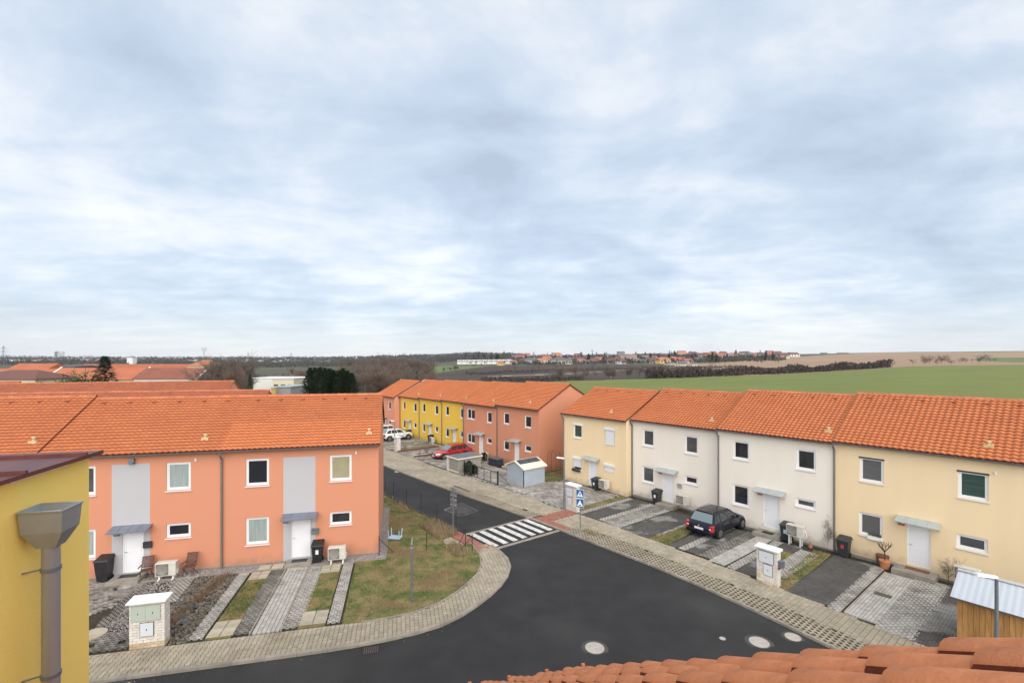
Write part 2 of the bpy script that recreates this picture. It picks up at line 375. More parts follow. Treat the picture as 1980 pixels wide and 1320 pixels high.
E_PL_TOP = [(830, 723), (900, 712), (960, 707), (1100, 705), (1250, 706), (1300, 707), (1380, 706), (1500, 705.5), (1760, 704)]
E_ST_TOP = [(1350, 706), (1400, 700), (1500, 692), (1600, 686), (1700, 681), (1980, 679), (2600, 678)]
def field(u, v, Y):
    if u > 1040 and v > lerp(E_GREEN, u): return 'green_field'
    if 1600 < u and v < lerp([(1650, 681), (1900, 681), (1980, 680)], u) and 700 < Y < 2200: return 'far_meadow'
    if u > 1890 and 691 < v < 701 - (1980-u)*.03: return 'far_meadow'
    if u > 1360 and v > lerp(E_ST_TOP, u) and Y < 1900: return 'stubble_field'
    if 1300 < u < 1420 and 702 < v < 708: return 'stubble_field'
    if 820 < u < 945 and 707.5 < v < 722 and v < 707 + (945-u)*.14: return 'far_meadow'
    if 940 < u < 1400 and abs(v-lerp([(940, 728), (1100, 722), (1300, 709), (1400, 703)], u)) < .55: return 'field_path'
    if u > 835 and v > lerp(E_PL_TOP, u): return 'ploughed_field'
    return 'scrubland'
us = [-3000, -2200, -1500, -1000, -700, -400, -200] + list(range(-100, 2101, 9)) + [2160, 2250, 2400, 2700, 3200, 4000, 4900]
ys = [60*(1.028**k) for k in range(154)]
fields = {}
P3 = {}
def tv(i, j, F):
    if (i, j) not in F['ix']:
        Y = ys[j]; x = (us[i]-CX)/FP*Y; F['ix'][(i, j)] = len(F['v']); F['v'].append((x, Y, terr(x, Y)))
    return F['ix'][(i, j)]
for i in range(len(us)-1):
    for j in range(len(ys)-1):
        uc = (us[i]+us[i+1])/2; Yc = math.sqrt(ys[j]*ys[j+1]); v = VH-FP*trel(uc, Yc)/Yc
        F = fields.setdefault(field(uc, v, Yc), dict(v=[], f=[], ix={}))
        F['f'].append((tv(i, j, F), tv(i+1, j, F), tv(i+1, j+1, F), tv(i, j+1, F)))
FM = dict(green_field='field_green', far_meadow='field_green_far', stubble_field='stubble', ploughed_field='ploughed', scrubland='scrub', field_path='path_pale')
for k, F in fields.items():
    me = bpy.data.meshes.new(k); me.from_pydata(F['v'], [], F['f']); me.materials.append(MT[FM[k]])
    me.polygons.foreach_set('use_smooth', [True]*len(F['f']))
    link(k, me)['kind'] = 'structure'
# base ground of the estate (everything else lies on it)
b = MB(); X = 266
b.quad((-X, -160, zg(0, -160)-.16), (X, -160, zg(0, -160)-.16), (X, 60.02, zg(0, 60)-.16), (-X, 60.02, zg(0, 60)-.16))
b.quad((-X, 60.02, zg(0, 60)-.16), (X, 60.02, zg(0, 60)-.16), (X, 60.03, zg(0, 60)), (-X, 60.03, zg(0, 60)))
struct(b, 'ground', 'soil')

# ---------------------------------------------------------------- sheets and pavings
def sheet(name, poly, m, z, kind='structure', thick=.1, parent=None):
    b = MB(); b.prism(poly, lambda x, y: zg(x, y)+z-thick, lambda x, y: zg(x, y)+z)
    o = b.build(name, m, parent)
    if kind: o['kind'] = kind
    return o
def inside(p, poly):
    x, y = p; c = False; n = len(poly)
    for i in range(n):
        x1, y1 = poly[i]; x2, y2 = poly[(i+1) % n]
        if (y1 > y) != (y2 > y) and x < (x2-x1)*(y-y1)/(y2-y1)+x1: c = not c
    return c
SHAPES = {
 'rect': lambda w, h, g: [(g, g), (w-g, g), (w-g, h-g), (g, h-g)],
 'wave': lambda w, h, g: [(g, g), (w*.28, g), (w*.42, g+h*.13), (w*.78, g+h*.13), (w-g, g-.0), (w-g, h-g), (w*.78, h-g+h*.13), (w*.42, h-g+h*.13), (w*.28, h-g), (g, h-g)],
}
def cellmesh(b, kind, w, h, O, ex, ey, z, th, jit):
    """one paver at O (world xy) with axes ex, ey; z(x,y) gives the top"""
    P = lambda a, c: (O[0]+ex[0]*a+ey[0]*c, O[1]+ex[1]*a+ey[1]*c)
    r = random.random(); dz = random.uniform(-jit, jit)
    if kind == 'grid':      # honeycomb unit: one full hole, and two half holes on the sides of the second row
        h2 = h/2
        T = lambda p: (*P(*p), z(*P(*p))+dz)
        B = lambda p: (*P(*p), z(*P(*p))-th)
        outer = [(0, 0), (w, 0), (w, h2), (0, h2)]
        inner = [(w*.06, h2*.5), (w*.20, h2*.12), (w*.80, h2*.12), (w*.94, h2*.5), (w*.80, h2*.88), (w*.20, h2*.88)]
        b.add([T(p) for p in outer+inner]+[B(p) for p in inner],
              [(0, 1, 6, 5), (1, 7, 6), (1, 2, 7), (2, 3, 9, 8), (2, 8, 7), (3, 0, 4), (3, 4, 9), (0, 5, 4)]+[(4+i, 4+(i+1) % 6, 10+(i+1) % 6, 10+i) for i in range(6)], 0, r)
        lft = [(0, h2*1.12), (w*.30, h2*1.12), (w*.44, h2*1.5), (w*.30, h2*1.88), (0, h2*1.88)]
        rgt = [(w-x_, y_) for x_, y_ in lft]
        q = [(0, h2), (w, h2)]+rgt+[(w, h), (0, h)]+lft[::-1]
        b.add([T(p) for p in q], [(0, 1, 2, 3, 4, 11, 12, 13), (4, 5, 6, 7, 8, 9, 10, 11)], 0, r)
        b.add([T(p) for p in lft]+[B(p) for p in lft], [(i+1, i, 5+i, 6+i) for i in range(4)], 0, r)
        b.add([T(p) for p in rgt]+[B(p) for p in rgt], [(i, i+1, 6+i, 5+i) for i in range(4)], 0, r)
    else:
        s = SHAPES[kind](w, h, .007)
        n = len(s); c = .006
        cx, cy = w/2, h/2
        top = [(p[0]+(c if p[0] < cx else -c), p[1]+(c if p[1] < cy else -c)) for p in s]
        zz = z(*P(cx, cy))+dz
        vs = [(*P(*p), zz-th) for p in s]+[(*P(*p), zz-.007) for p in s]+[(*P(*p), zz) for p in top]
        b.add(vs, [list(range(2*n, 3*n))]+[(i, (i+1) % n, n+(i+1) % n, n+i) for i in range(n)]+[(n+i, n+(i+1) % n, 2*n+(i+1) % n, 2*n+i) for i in range(n)], 0, r)
def pave(name, F, poly, kind, w, h, m, z=0, th=.05, rot=0, single=0, jit=.003, parent=None, plain='paver', drop=0):
    """fill a polygon given in frame F coordinates (a, n) with pavers in running bond; the `single` nearest ones are objects of their own"""
    ca, sa = math.cos(R_(rot)), math.sin(R_(rot))
    ex = (F.x[0]*ca+F.n[0]*sa, F.x[1]*ca+F.n[1]*sa); ey = (-F.x[0]*sa+F.n[0]*ca, -F.x[1]*sa+F.n[1]*ca)
    loc = lambda a, n: (a*ca+n*sa, -a*sa+n*ca)
    q = [loc(*p) for p in poly]
    x0, x1, y0, y1 = min(p[0] for p in q), max(p[0] for p in q), min(p[1] for p in q), max(p[1] for p in q)
    zf = lambda x, y: zg(x, y)+z
    cells = []
    j = math.floor(y0/h)
    while j*h < y1:
        i = math.floor(x0/w)-1
        while i*w < x1+w:
            px_, py_ = i*w+(w/2 if j % 2 and kind == 'rect' else 0), j*h
            if inside((px_+w/2, py_+h/2), q) and random.random() >= drop:
                O = (F.o[0]+ex[0]*px_+ey[0]*py_, F.o[1]+ex[1]*px_+ey[1]*py_); cells.append(O)
            i += 1
        j += 1
    cells.sort(key=lambda o: o[0]**2+o[1]**2 if abs(CX+FP*o[0]/max(o[1], 1)-990) < 1000 and VH+FP*H/max(o[1], 1) < 1325 else 9e9)
    root = thing(name, None, None, (0, 0, 0)) if parent is None else parent
    if parent is None: root['kind'] = 'structure'
    if single:
        b = MB(); cellmesh(b, kind, w, h, (0, 0), ex, ey, lambda x, y: 0, th, 0)
        me = bpy.data.meshes.new(plain); me.from_pydata(b.v, [], b.f); me.materials.append(MT[m])
        at = me.attributes.new('rnd', 'FLOAT', 'FACE'); at.data.foreach_set('value', [0]*len(b.f))
        for O in cells[:single]: link(plain, me, root, (O[0], O[1], zf(*O)+random.uniform(-jit, jit)))
    b = MB()
    for O in cells[single:]: cellmesh(b, kind, w, h, O, ex, ey, zf, th, jit)
    if b.f: stuff(b.build(name+'_pavers' if single else plain+'_field', m, root))
    return root
def kerb_line(name, pts, wid, z0, z1, m='kerb', step=1.0, limit=300, parent=None):
    """kerb stones along a world polyline: each stone its own object"""
    root = parent or thing(name, None, None)
    if parent is None: root['kind'] = 'structure'
    P = [Vector((p[0], p[1])) for p in pts]; L = [0]
    for a, c in zip(P[:-1], P[1:]): L.append(L[-1]+(c-a).length)
    def at(d):
        for k in range(len(P)-1):
            if d <= L[k+1] or k == len(P)-2: return P[k]+(P[k+1]-P[k])*((d-L[k])/(L[k+1]-L[k]))
    n = max(1, int(L[-1]/step)); st = L[-1]/n
    rest = MB()
    for i in range(n):
        a, c = at(i*st), at((i+1)*st); d = (c-a).normalized(); a = a+d*.005; c = c-d*.005; q = Vector((d.y, -d.x))*wid/2
        poly = [tuple(a-q), tuple(c-q), tuple(c+q), tuple(a+q)]
        b = MB() if i < limit else rest
        dz = random.uniform(-.004, .004)
        b.prism(poly, lambda x, y: zg(x, y)+z0, lambda x, y: zg(x, y)+z1+dz)
        if i < limit: b.build('kerb_stone', m, root)
    if rest.f: stuff(rest.build('kerb_stone_run', m, root))
    return root
def smooth_line(pts, k=4):
    out = []
    P = [pts[0]]+list(pts)+[pts[-1]]
    for i in range(1, len(P)-2):
        p0, p1, p2, p3 = P[i-1], P[i], P[i+1], P[i+2]
        for s in range(k):
            t = s/k
            out.append(tuple(.5*((2*p1[c])+(-p0[c]+p2[c])*t+(2*p0[c]-5*p1[c]+4*p2[c]-p3[c])*t*t+(-p0[c]+3*p1[c]-3*p2[c]+p3[c])*t**3) for c in (0, 1)))
    out.append(tuple(pts[-1])); return out
# key outlines (world xy)
Lw, Rw = LF.w, RF.w
# outer (road side) and inner edge of the left pavement with its round corner
L_out = [Lw(-34, 8.38), Lw(-9, 8.38), Lw(-4, 8.38), Lw(-.2, 8.3)]+[G(*p) for p in [(850, 1207), (930, 1162), (975, 1120), (986, 1090), (972, 1070), (950, 1053)]]
L_in = [Lw(-34, 6.75), Lw(-9, 6.75), Lw(-4, 6.78), Lw(-.4, 6.85)]+[G(*p) for p in [(830, 1174), (905, 1127), (930, 1095), (925, 1068), (908, 1048)]]
L_out_s, L_in_s = smooth_line(L_out), smooth_line(L_in)
R_edge = [Rw(-75, 9.4), Rw(-37, 9.2), Rw(-26, 9.0), Rw(-16, 8.45), Rw(-10, 8.4), Rw(-4, 8.45), Rw(.2, 8.85), Rw(3.1, 9.3), Rw(7, 9.6), Rw(16, 9.8)]
R_edge_s = smooth_line(R_edge)
# road: street between the rows, junction, street in front of the left row
road_poly = [Lw(-34, 8.45)]+L_out_s[1:]+[Rw(-15, 13.5), Rw(-40, 13.5), Rw(-75, 13.6)]+R_edge_s+[Rw(16, 20), Lw(20, 21), Lw(-34, 16)]
sheet('road', road_poly, 'asphalt', -.08)
sheet('pavement_bed_left', L_out_s+L_in_s[::-1], 'soil', -.042)
R_mid = [(-11.8, 7.55), (-9.8, 6.95), (-6.8, 6.95), (0, 7.45), (3.7, 8.15), (8, 8.7), (16, 9.0)]
Re = [RF.to(p) for p in R_edge_s]
R_front = [p for p in Re if p[0] > -11.6]
sheet('pavement_bed_right', R_edge_s+[Rw(16, 5.3), Rw(-20, 5.0), Rw(-75, 5.2)], 'soil', -.055)
# left pavement
def inframe(F, pts): return [F.to(p) for p in pts]
pl = pave('pavement', LF, inframe(LF, L_out_s+L_in_s[::-1]), 'wave', .20, .165, 'paver_beige', 0, .04, rot=90, single=290)
kerb_line('road_kerb', L_out_s, .14, -.2, .02)
kerb_line('edging_kerb', L_in_s[12:], .07, -.1, .035, step=1)
# right pavement: beige walk, honeycomb verge along the kerb
pave('pavement', RF, [(-11.4, 7.55), (-9.8, 6.95), (-6.8, 6.95), (0, 7.45), (3.7, 8.15), (8, 8.7), (12, 8.8), (12, 7.2), (4.7, 6.55), (2, 6.22), (0, 5.98), (-3, 5.72), (-6, 5.5), (-11.4, 5.22)], 'wave', .20, .165, 'paver_beige', 0, .04, rot=0, single=290)
pave('verge', RF, R_front+[(16, 9.0)]+R_mid[::-1][1:], 'grid', .26, .32, 'paver_beige', 0, .05, rot=40)
kerb_line('road_kerb', R_edge_s, .12, -.2, .02)
# pavement beyond the crossing
far_edge = [p for p in Re if p[0] < -14.8]
pave('pavement', RF, [(-14.4, 7.4), (-25, 7.9), (-25.1, 8.95)]+[(a, n-.05) for a, n in far_edge[::-1] if a < -25.2]+[(-75, 5.5), (-40, 5.2), (-30, 5.4), (-22, 5.1), (-14.3, 5.4)], 'rect', .24, .2, 'paver_beige', 0, .04)
pave('verge', RF, [(-14.5, 8.35), (-25.1, 8.9), (-25, 7.95), (-14.5, 7.45)], 'grid', .26, .32, 'paver_beige', .0, .05)
# red crossing strips
pave('tactile_strip', RF, [(-14.3, 8.35), (-11.5, 8.35), (-11.5, 7.75), (-13.2, 7.7), (-13.2, 5.35), (-14.3, 5.25)], 'rect', .2, .1, 'paver_red', .004, .04, single=0)
pave('pavement', RF, [(-13.2, 7.7), (-11.4, 7.75), (-11.4, 5.2), (-13.2, 5.2)], 'rect', .2, .165, 'paver_beige', 0, .04)
sheet('corner_bed', [Rw(-15.4, 13.4), Rw(-12.0, 13.4), Rw(-11.6, 15.6), Rw(-15.4, 15.6)], 'soil', -.04)
pave('tactile_strip', RF, [(-15.3, 13.5), (-12.1, 13.5), (-12.1, 14.3), (-15.3, 14.3)], 'rect', .2, .1, 'paver_red', .004, .04)
pave('pavement', RF, [(-15.3, 14.3), (-12.1, 14.3), (-12.1, 15.1), (-14.0, 15.2), (-15.3, 14.9)], 'rect', .2, .165, 'paver_beige', 0, .04)
# raised zebra crossing
b = MB(); zc = [Rw(-14.75, 13.45), Rw(-12.05, 13.45), Rw(-11.9, 8.45), Rw(-14.5, 8.45)]
b.prism(zc, lambda x, y: zg(x, y)-.1, lambda x, y: zg(x, y)-.055)
struct(b, 'crossing', 'asphalt')
for s0, s1 in ((-14.95, -14.75), (-12.05, -11.85)):
    kerb_line('crossing_kerb', [Rw(s1, 13.4), Rw(s1+.1, 8.5)], .2, -.2, -.04, 'kerb', step=.5)
for k in range(7):
    n1_ = 13.2-k*.70; b = MB()
    for q in range(9):      # each painted band is set from blocks
        a0 = -14.62+q*.28
        for w_ in (0, 1):
            na = n1_-w_*.18
            b.prism([Rw(a0+.004, na), Rw(a0+.276, na), Rw(a0+.276, na-.176), Rw(a0+.004, na-.176)], lambda x, y: zg(x, y)-.06, lambda x, y: zg(x, y)-.051)
    o = b.build('road_marking', 'road_white'); o['kind'] = 'structure'
# asphalt repair and street covers
sheet('asphalt_patch', [G(866, 983), G(892, 973), G(917, 985), G(890, 992)], 'asphalt_patch', -.075, thick=.02)
b = MB()
pq = [G(860, 983), G(892, 970), G(924, 985), G(890, 995)]
for i in range(4):
    a, c = Vector(pq[i]), Vector(pq[(i+1) % 4]); d = (c-a).normalized(); q = Vector((d.y, -d.x))*.07
    b.prism([tuple(a-q), tuple(c-q), tuple(c+q), tuple(a+q)], lambda x, y: zg(x, y)-.1, lambda x, y: zg(x, y)-.078+.001*i)
struct(b, 'patch_seam', 'paver_dark')
def manhole(u, v, r, label, ring=True):
    x, y = G(u, v); t = thing('manhole_cover', label, 'manhole cover', (x, y, zg(x, y)-.08))
    if ring:
        b = MB(); b.cyl((0, 0, -.02), (0, 0, .004), r*1.42, n=28); b.build('asphalt_collar', 'asphalt_patch', t)
    b = MB(); b.cyl((0, 0, -.02), (0, 0, .012), r*1.14, n=28); b.build('iron_ring', 'iron', t)
    b = MB(); b.cyl((0, 0, -.02), (0, 0, .018), r, n=28); b.build('lid', 'manhole', t)
manhole(1150, 1248, .34, 'round concrete manhole cover in the road left of the other two big ones')
manhole(1468, 1237, .34, 'round concrete manhole cover in the road, middle of the three big ones')
manhole(1533, 1227, .27, 'round manhole cover with brown ring closest to the honeycomb verge')
manhole(1397, 1230, .11, 'small grey water valve cover in the road between manholes', False)
manhole(769, 910, .3, 'round manhole cover in the far street beside the orange gable', False)
x, y = G(717, 1252); t = thing('drain_grate', 'rusty barred storm drain grate at the kerb below the lawn', 'drain grate', (x, y, zg(x, y)-.08), LF.rot)
b = MB(); b.box(-.30, .30, -.22, .22, -.02, .006); b.build('frame', 'black_paint', t)
for i in range(7): b = MB(); x_ = -.24+i*.075; b.box(x_, x_+.035, -.19, .19, .006, .02); b.build('bar', 'iron', t)
# rubber speed hump with reflectors, bottom left
x, y = Lw(-7.65, 8.95); t = thing('speed_hump', 'black rubber speed hump with cream reflectors at the kerb', 'speed hump', (x, y, zg(x, y)-.08), LF.rot)
b = MB(); b.M = Matrix.Identity(4)
pr = [(-.45, 0), (-.3, .035), (-.1, .05), (.1, .05), (.3, .035), (.45, 0)]
for (a, za), (c, zc_) in zip(pr[:-1], pr[1:]): b.quad((a, -3, za), (c, -3, zc_), (c, .38, zc_), (a, .38, za))
b.xz([(p[0], p[1]) for p in pr], .38, .385); b.build('rubber_ramp', 'rubber', t)
for j in range(6):
    for sx in (-1, 1):
        b = MB(); y_ = .18-j*.5
        b.M = Matrix.Translation((sx*.3, y_, .037)) @ Matrix.Rotation(-sx*.14, 4, 'Y')
        b.bev(-.09, .09, -.06, .06, 0, .012); b.build('reflector', 'reflector', t)

# ---------------------------------------------------------------- left row front gardens
YT = .78  # gravel strip depth
def lq(a0, a1, n0, n1): return [Lw(a0, n0), Lw(a1, n0), Lw(a1, n1), Lw(a0, n1)]
lawn_poly = [Lw(-1.1, .85), Lw(.42, .85), Lw(.42, -9), Rw(-34, 13.75), Rw(-26, 13.75), Rw(-18, 13.75), Rw(-15.5, 13.8), Rw(-15.3, 14.9), Rw(-14.0, 15.2)]+L_in_s[::-1][1:-12]+[Lw(-1.1, 6.8)]
sheet('lawn', lawn_poly, 'lawn', .012)
sheet('back_garden', [Lw(-24, -8.45), Lw(.42, -8.45), Lw(.42, -9), Rw(-34, 13.75), Rw(-75, 13.75), Rw(-75, 35), Lw(-40, -30)], 'lawn', -.01)
kerb_line('edging_kerb', [Lw(-15, .8), Lw(.42, .8), Lw(.42, -8.4)], .05, -.1, .03)
sheet('gravel_strip', [Lw(-15.2, 0), Lw(0, 0), Lw(0, -8.4), Lw(.40, -8.4), Lw(.40, .78), Lw(-15.2, .78)], 'gravel_bed', -.005)
sheet('front_bed', lq(-16, -1.1, .8, 6.8), 'moss_soil', -.055)
def scatter(name, m, poly, n, r0, r1, z, flat=.6, parent=None, kind='stuff'):
    b = MB(); xs = [p[0] for p in poly]; ys_ = [p[1] for p in poly]; k = 0; tries = 0
    while k < n and tries < n*8:
        tries += 1
        p = (random.uniform(min(xs), max(xs)), random.uniform(min(ys_), max(ys_)))
        if not inside(p, poly): continue
        k += 1; r = random.uniform(r0, r1)*random.uniform(.7, 1); zb = zg(*p)+z
        rock(b, p[0], p[1], zb, r, flat)
    o = b.build(name, m, parent)
    if kind: o['kind'] = kind
    return o
def rock(b, x, y, z, r, flat=.6):
    a0 = random.random()*6.28; vs = []
    for i in range(5):
        a = a0+i*1.257+random.uniform(-.3, .3); q = r*random.uniform(.7, 1.15); vs.append((x+math.cos(a)*q, y+math.sin(a)*q, z-r*.2))
    for i in range(4):
        a = a0+.5+i*1.57+random.uniform(-.3, .3); q = r*random.uniform(.3, .7); vs.append((x+math.cos(a)*q, y+math.sin(a)*q, z+r*flat*random.uniform(.7, 1.2)))
    b.add(vs, [(5, 6, 7, 8), (0, 1, 5), (1, 6, 5), (1, 2, 6), (2, 7, 6), (2, 3, 7), (3, 4, 8), (3, 8, 7), (4, 0, 8), (0, 5, 8)])
scatter('gravel', 'gravel', [Lw(-15, .02), Lw(.0, .02), Lw(.0, -8.3), Lw(.38, -8.3), Lw(.38, .75), Lw(-15, .75)], 3800, .018, .04, .0)
grow = dict(th=.05)
dr = thing('driveway', None, None); dr['kind'] = 'structure'
pave('x', LF, [(-6.45, .85), (-5.9, .85), (-5.9, 6.72), (-6.45, 6.72)], 'grid', .24, .30, 'paver_light', .01, rot=0, parent=dr, plain='honeycomb_paver')
pave('x', LF, [(-5.0, .85), (-4.42, .85), (-4.42, 6.72), (-5.0, 6.72)], 'grid', .24, .30, 'paver_grey', .01, rot=0, parent=dr, plain='honeycomb_paver')
pave('x', LF, [(-4.36, .85), (-3.34, .85), (-3.34, 6.72), (-4.36, 6.72)], 'wave', .16, .12, 'paver_light', .014, rot=0, parent=dr, single=150, plain='paver')
kerb_line('', [Lw(-4.39, .85), Lw(-4.39, 6.72)], .05, -.1, .03, parent=dr); kerb_line('', [Lw(-3.31, .85), Lw(-3.31, 6.72)], .05, -.1, .03, parent=dr)
pave('x', LF, [(-3.28, .85), (-2.74, .85), (-2.74, 6.72), (-3.28, 6.72)], 'grid', .24, .30, 'paver_light', .01, rot=0, parent=dr, plain='honeycomb_paver')
pave('x', LF, [(-1.72, .85), (-1.14, .85), (-1.14, 6.75), (-1.72, 6.75)], 'grid', .24, .30, 'paver_light', .01, rot=0, parent=dr, plain='honeycomb_paver')
sheet('grass_strip', lq(-5.88, -5.02, .85, 6.72), 'lawn', .0)
sheet('grass_strip', lq(-2.72, -1.74, .85, 6.72), 'lawn', .0)
def slabs(F, a0, n0, na, nn, w, h, parent, skip=()):
    for i in range(na):
        for j in range(nn):
            if (i, j) in skip: continue
            p = F.w(a0+i*w+w/2, n0+j*h+h/2); b = MB(); b.bev(-w/2+.012, w/2-.012, -h/2+.012, h/2-.012, -.05, .0, .008)
            o = b.build('slab', 'slab', parent, loc=(p[0], p[1], zg(*p)+.035+random.uniform(-.008, .008))); o.rotation_euler = (random.uniform(-.01, .01), 0, F.rot+random.uniform(-.03, .03))
slabs(LF, -5.9, 5.5, 2, 2, .46, .56, dr); slabs(LF, -5.88, .95, 2, 2, .42, .42, dr)
slabs(LF, -2.72, 5.55, 2, 2, .5, .5, dr); slabs(LF, -2.68, .95, 2, 2, .45, .42, dr)
# neighbour's plot: cobbles, honeycomb band, gravel band, rock garden
pave('x', LF, [(-15.2, .85), (-10.4, .85), (-10.6, 3.2), (-12.4, 4.6), (-15.2, 4.6)], 'rect', .21, .13, 'paver_mixed', .0, rot=12, parent=dr, plain='cobble', jit=.008, drop=.04)
pave('x', LF, [(-10.9, .85), (-10.1, .85), (-9.3, 5.0), (-10.2, 5.0)], 'grid', .25, .165, 'paver_grey', .01, rot=78, parent=dr, plain='honeycomb_paver')
pave('x', LF, [(-9.0, .85), (-8.4, .85), (-8.2, 3.2), (-8.9, 3.2)], 'grid', .25, .165, 'paver_light', .01, rot=85, parent=dr, plain='honeycomb_paver')
pave('x', LF, [(-11.5, 5.4), (-8.4, 5.4), (-8.4, 6.72), (-12.5, 6.72)], 'grid', .24, .30, 'paver_grey', .005, rot=0, parent=dr, plain='honeycomb_paver', drop=.12)
scatter('gravel_band', 'gravel', [Lw(-10.0, .85), Lw(-9.0, .85), Lw(-8.4, 5.6), Lw(-9.9, 5.6)], 1800, .02, .04, -.01)
scatter('rock_garden', 'rock', [Lw(-8.3, .85), Lw(-6.5, .85), Lw(-6.5, 6.7), Lw(-8.15, 6.7)], 2600, .02, .10, -.02, .6)
for i, (u, v, r) in enumerate([(370, 1175, .2), (352, 1168, .14), (356, 1203, .15), (355, 1192, .12), (378, 1134, .17), (392, 1117, .12)]):
    x, y = G(u, v); b = MB(); rock(b, 0, 0, 0, r, .5)
    lab = ['largest blue-grey boulder in the middle of the rock garden', 'smaller blue-grey stone left of the largest boulder in rock garden', 'grey stone nearest the pavement in the rock garden',
           'blue-grey stone just above the pale one low in the rock garden', 'flat dark slate lying high in the rock garden near the wall', 'small dark slate at the top of rock garden by gravel'][i]
    tag(b.build('boulder', 'rock_blue' if i < 4 else 'rock', None, loc=(x, y, zg(x, y)+.05)), lab, 'stone')
x, y = G(180, 1226); b = MB(); b.cyl((0, 0, -.05), (0, 0, .03), .42, n=20)
tag(b.build('round_slab', 'slab', None, loc=(x, y, zg(x, y))), 'round brownish paving slab on the ground beside the yellow wall', 'slab')
# door landings of the left row
def landing(F, n, a0, a1, d, h, label=None, m='concrete', name='landing', tread=True):
    p = F.w(a0, n)
    t = MB()
    t.bev(0, a1-a0, -d, 0, -.2, h, .015)
    o = t.build(name, m, None, loc=(p[0], p[1], zg(*p))); o.rotation_euler = (0, 0, F.rot); return o

# ---------------------------------------------------------------- grass tufts
def tufts(name, m, poly, n, h0, h1, z=.0, w=.012, lean=.6):
    b = MB(); xs = [p[0] for p in poly]; ys_ = [p[1] for p in poly]; k = 0
    V, Fc, Rn = [], [], []
    while k < n:
        p = (random.uniform(min(xs), max(xs)), random.uniform(min(ys_), max(ys_)))
        if not inside(p, poly): k += .2; continue
        k += 1
        for q in range(4):
            a = random.random()*6.28; h = random.uniform(h0, h1); l = h*random.uniform(.2, lean); x = p[0]+random.uniform(-.03, .03); y = p[1]+random.uniform(-.03, .03); zb = zg(x, y)+z
            o = len(V); dx, dy = math.cos(a), math.sin(a)
            V += [(x-dy*w, y+dx*w, zb), (x+dy*w, y-dx*w, zb), (x+dx*l, y+dy*l, zb+h)]; Fc.append((o, o+1, o+2)); Rn.append(random.random())
    b.v, b.f, b.m, b.r = V, Fc, [0]*len(Fc), Rn
    return stuff(b.build(name, m))
tufts('grass', 'grass_blade', lawn_poly, 15000, .03, .08)
tufts('grass', 'grass_blade', lq(-5.86, -5.04, 2.0, 5.4), 1600, .02, .06)
tufts('grass', 'grass_blade', lq(-2.70, -1.76, 2.0, 5.4), 700, .02, .05)
tufts('dry_grass', 'dry_blade', [Rw(-17.5, 13.75), Rw(-14.9, 13.8), Rw(-14.6, 15.2), Rw(-17.5, 15.0)], 1300, .15, .5, w=.008, lean=.7)
tufts('dry_grass', 'dry_blade', [Rw(-34, 13.7), Rw(-17.5, 13.7), Rw(-17.5, 14.05), Rw(-34, 14.05)], 1600, .1, .35, w=.008, lean=.7)
tufts('dry_grass', 'dry_blade', [Rw(-14, 14.6), Rw(-12.2, 14.8), Rw(-11.9, 15.6), Rw(-13.6, 15.6)], 350, .1, .3, w=.008, lean=.7)
# dry red-brown ornamental grasses running through the rock garden
o = MB()
for i in range(34):
    f_ = i/33; a = -7.0-.75*f_+math.sin(i*1.7)*.13; n_ = 1.0+5.2*f_; p = Lw(a, n_)
    for k in range(26):
        t = random.random()*6.28; l = random.uniform(.05, .2); h = random.uniform(.12, .32); x = p[0]+random.gauss(0, .09); y = p[1]+random.gauss(0, .09); zz_ = zg(x, y)
        o.add([(x-.008, y, zz_), (x+.008, y, zz_), (x+math.cos(t)*l, y+math.sin(t)*l, zz_+h)], [(0, 1, 2)])
mat('fern_dry', (.22, .125, .065), .9, (.15, .09, .05), 4, var=.3)
stuff(o.build('dry_ferns', 'fern_dry'))

# ---------------------------------------------------------------- right row front plots
rd = thing('driveway', None, None); rd['kind'] = 'structure'
def rq(a0, a1, b0, b1, n0, n1): return [(a0, n0), (a1, n0), (b1, n1), (b0, n1)]     # at n0 (road side) and n1 (house side)
sheet('plot_bed', [Rw(-14.2, 5.4), Rw(8, 6.3), Rw(8, -1.5), Rw(-14.2, -1.5)], 'moss_soil', -.055)
def strip(a0, a1, n0, n1, kind, m, w=.2, h=.165, rot=0, z=.005, plain='paver', single=0, drop=0, jit=.003):
    pave('x', RF, [(a0, n0), (a1, n0), (a1, n1), (a0, n1)], kind, w, h, m, z, rot=rot, parent=rd, plain=plain, single=single, drop=drop, jit=jit)
GR = dict(w=.24, h=.30, rot=0, plain='honeycomb_paver')
# in front of C (white)
strip(-13.35, -13.0, 5.1, -.7, 'grid', 'paver_light', **GR)
strip(-13.0, -11.55, 5.2, -.7, 'rect', 'paver_dark', .2, .1)
strip(-11.55, -11.1, 5.2, -.7, 'grid', 'paver_light', **GR)
strip(-11.1, -10.0, 5.3, -.4, 'wave', 'paver_grey', .2, .12, rot=90)
strip(-10.0, -9.5, 5.3, -.4, 'grid', 'paver_light', **GR)
strip(-9.5, -7.5, 5.4, -.3, 'rect', 'paver_dark', .2, .1)
strip(-7.5, -7.3, 4.6, .2, 'rect', 'paver_light', .2, .12)
sheet('grass_strip', [Rw(-7.45, 5.4), Rw(-6.15, 5.5), Rw(-6.6, -.3), Rw(-7.3, -.3)], 'lawn', .0)
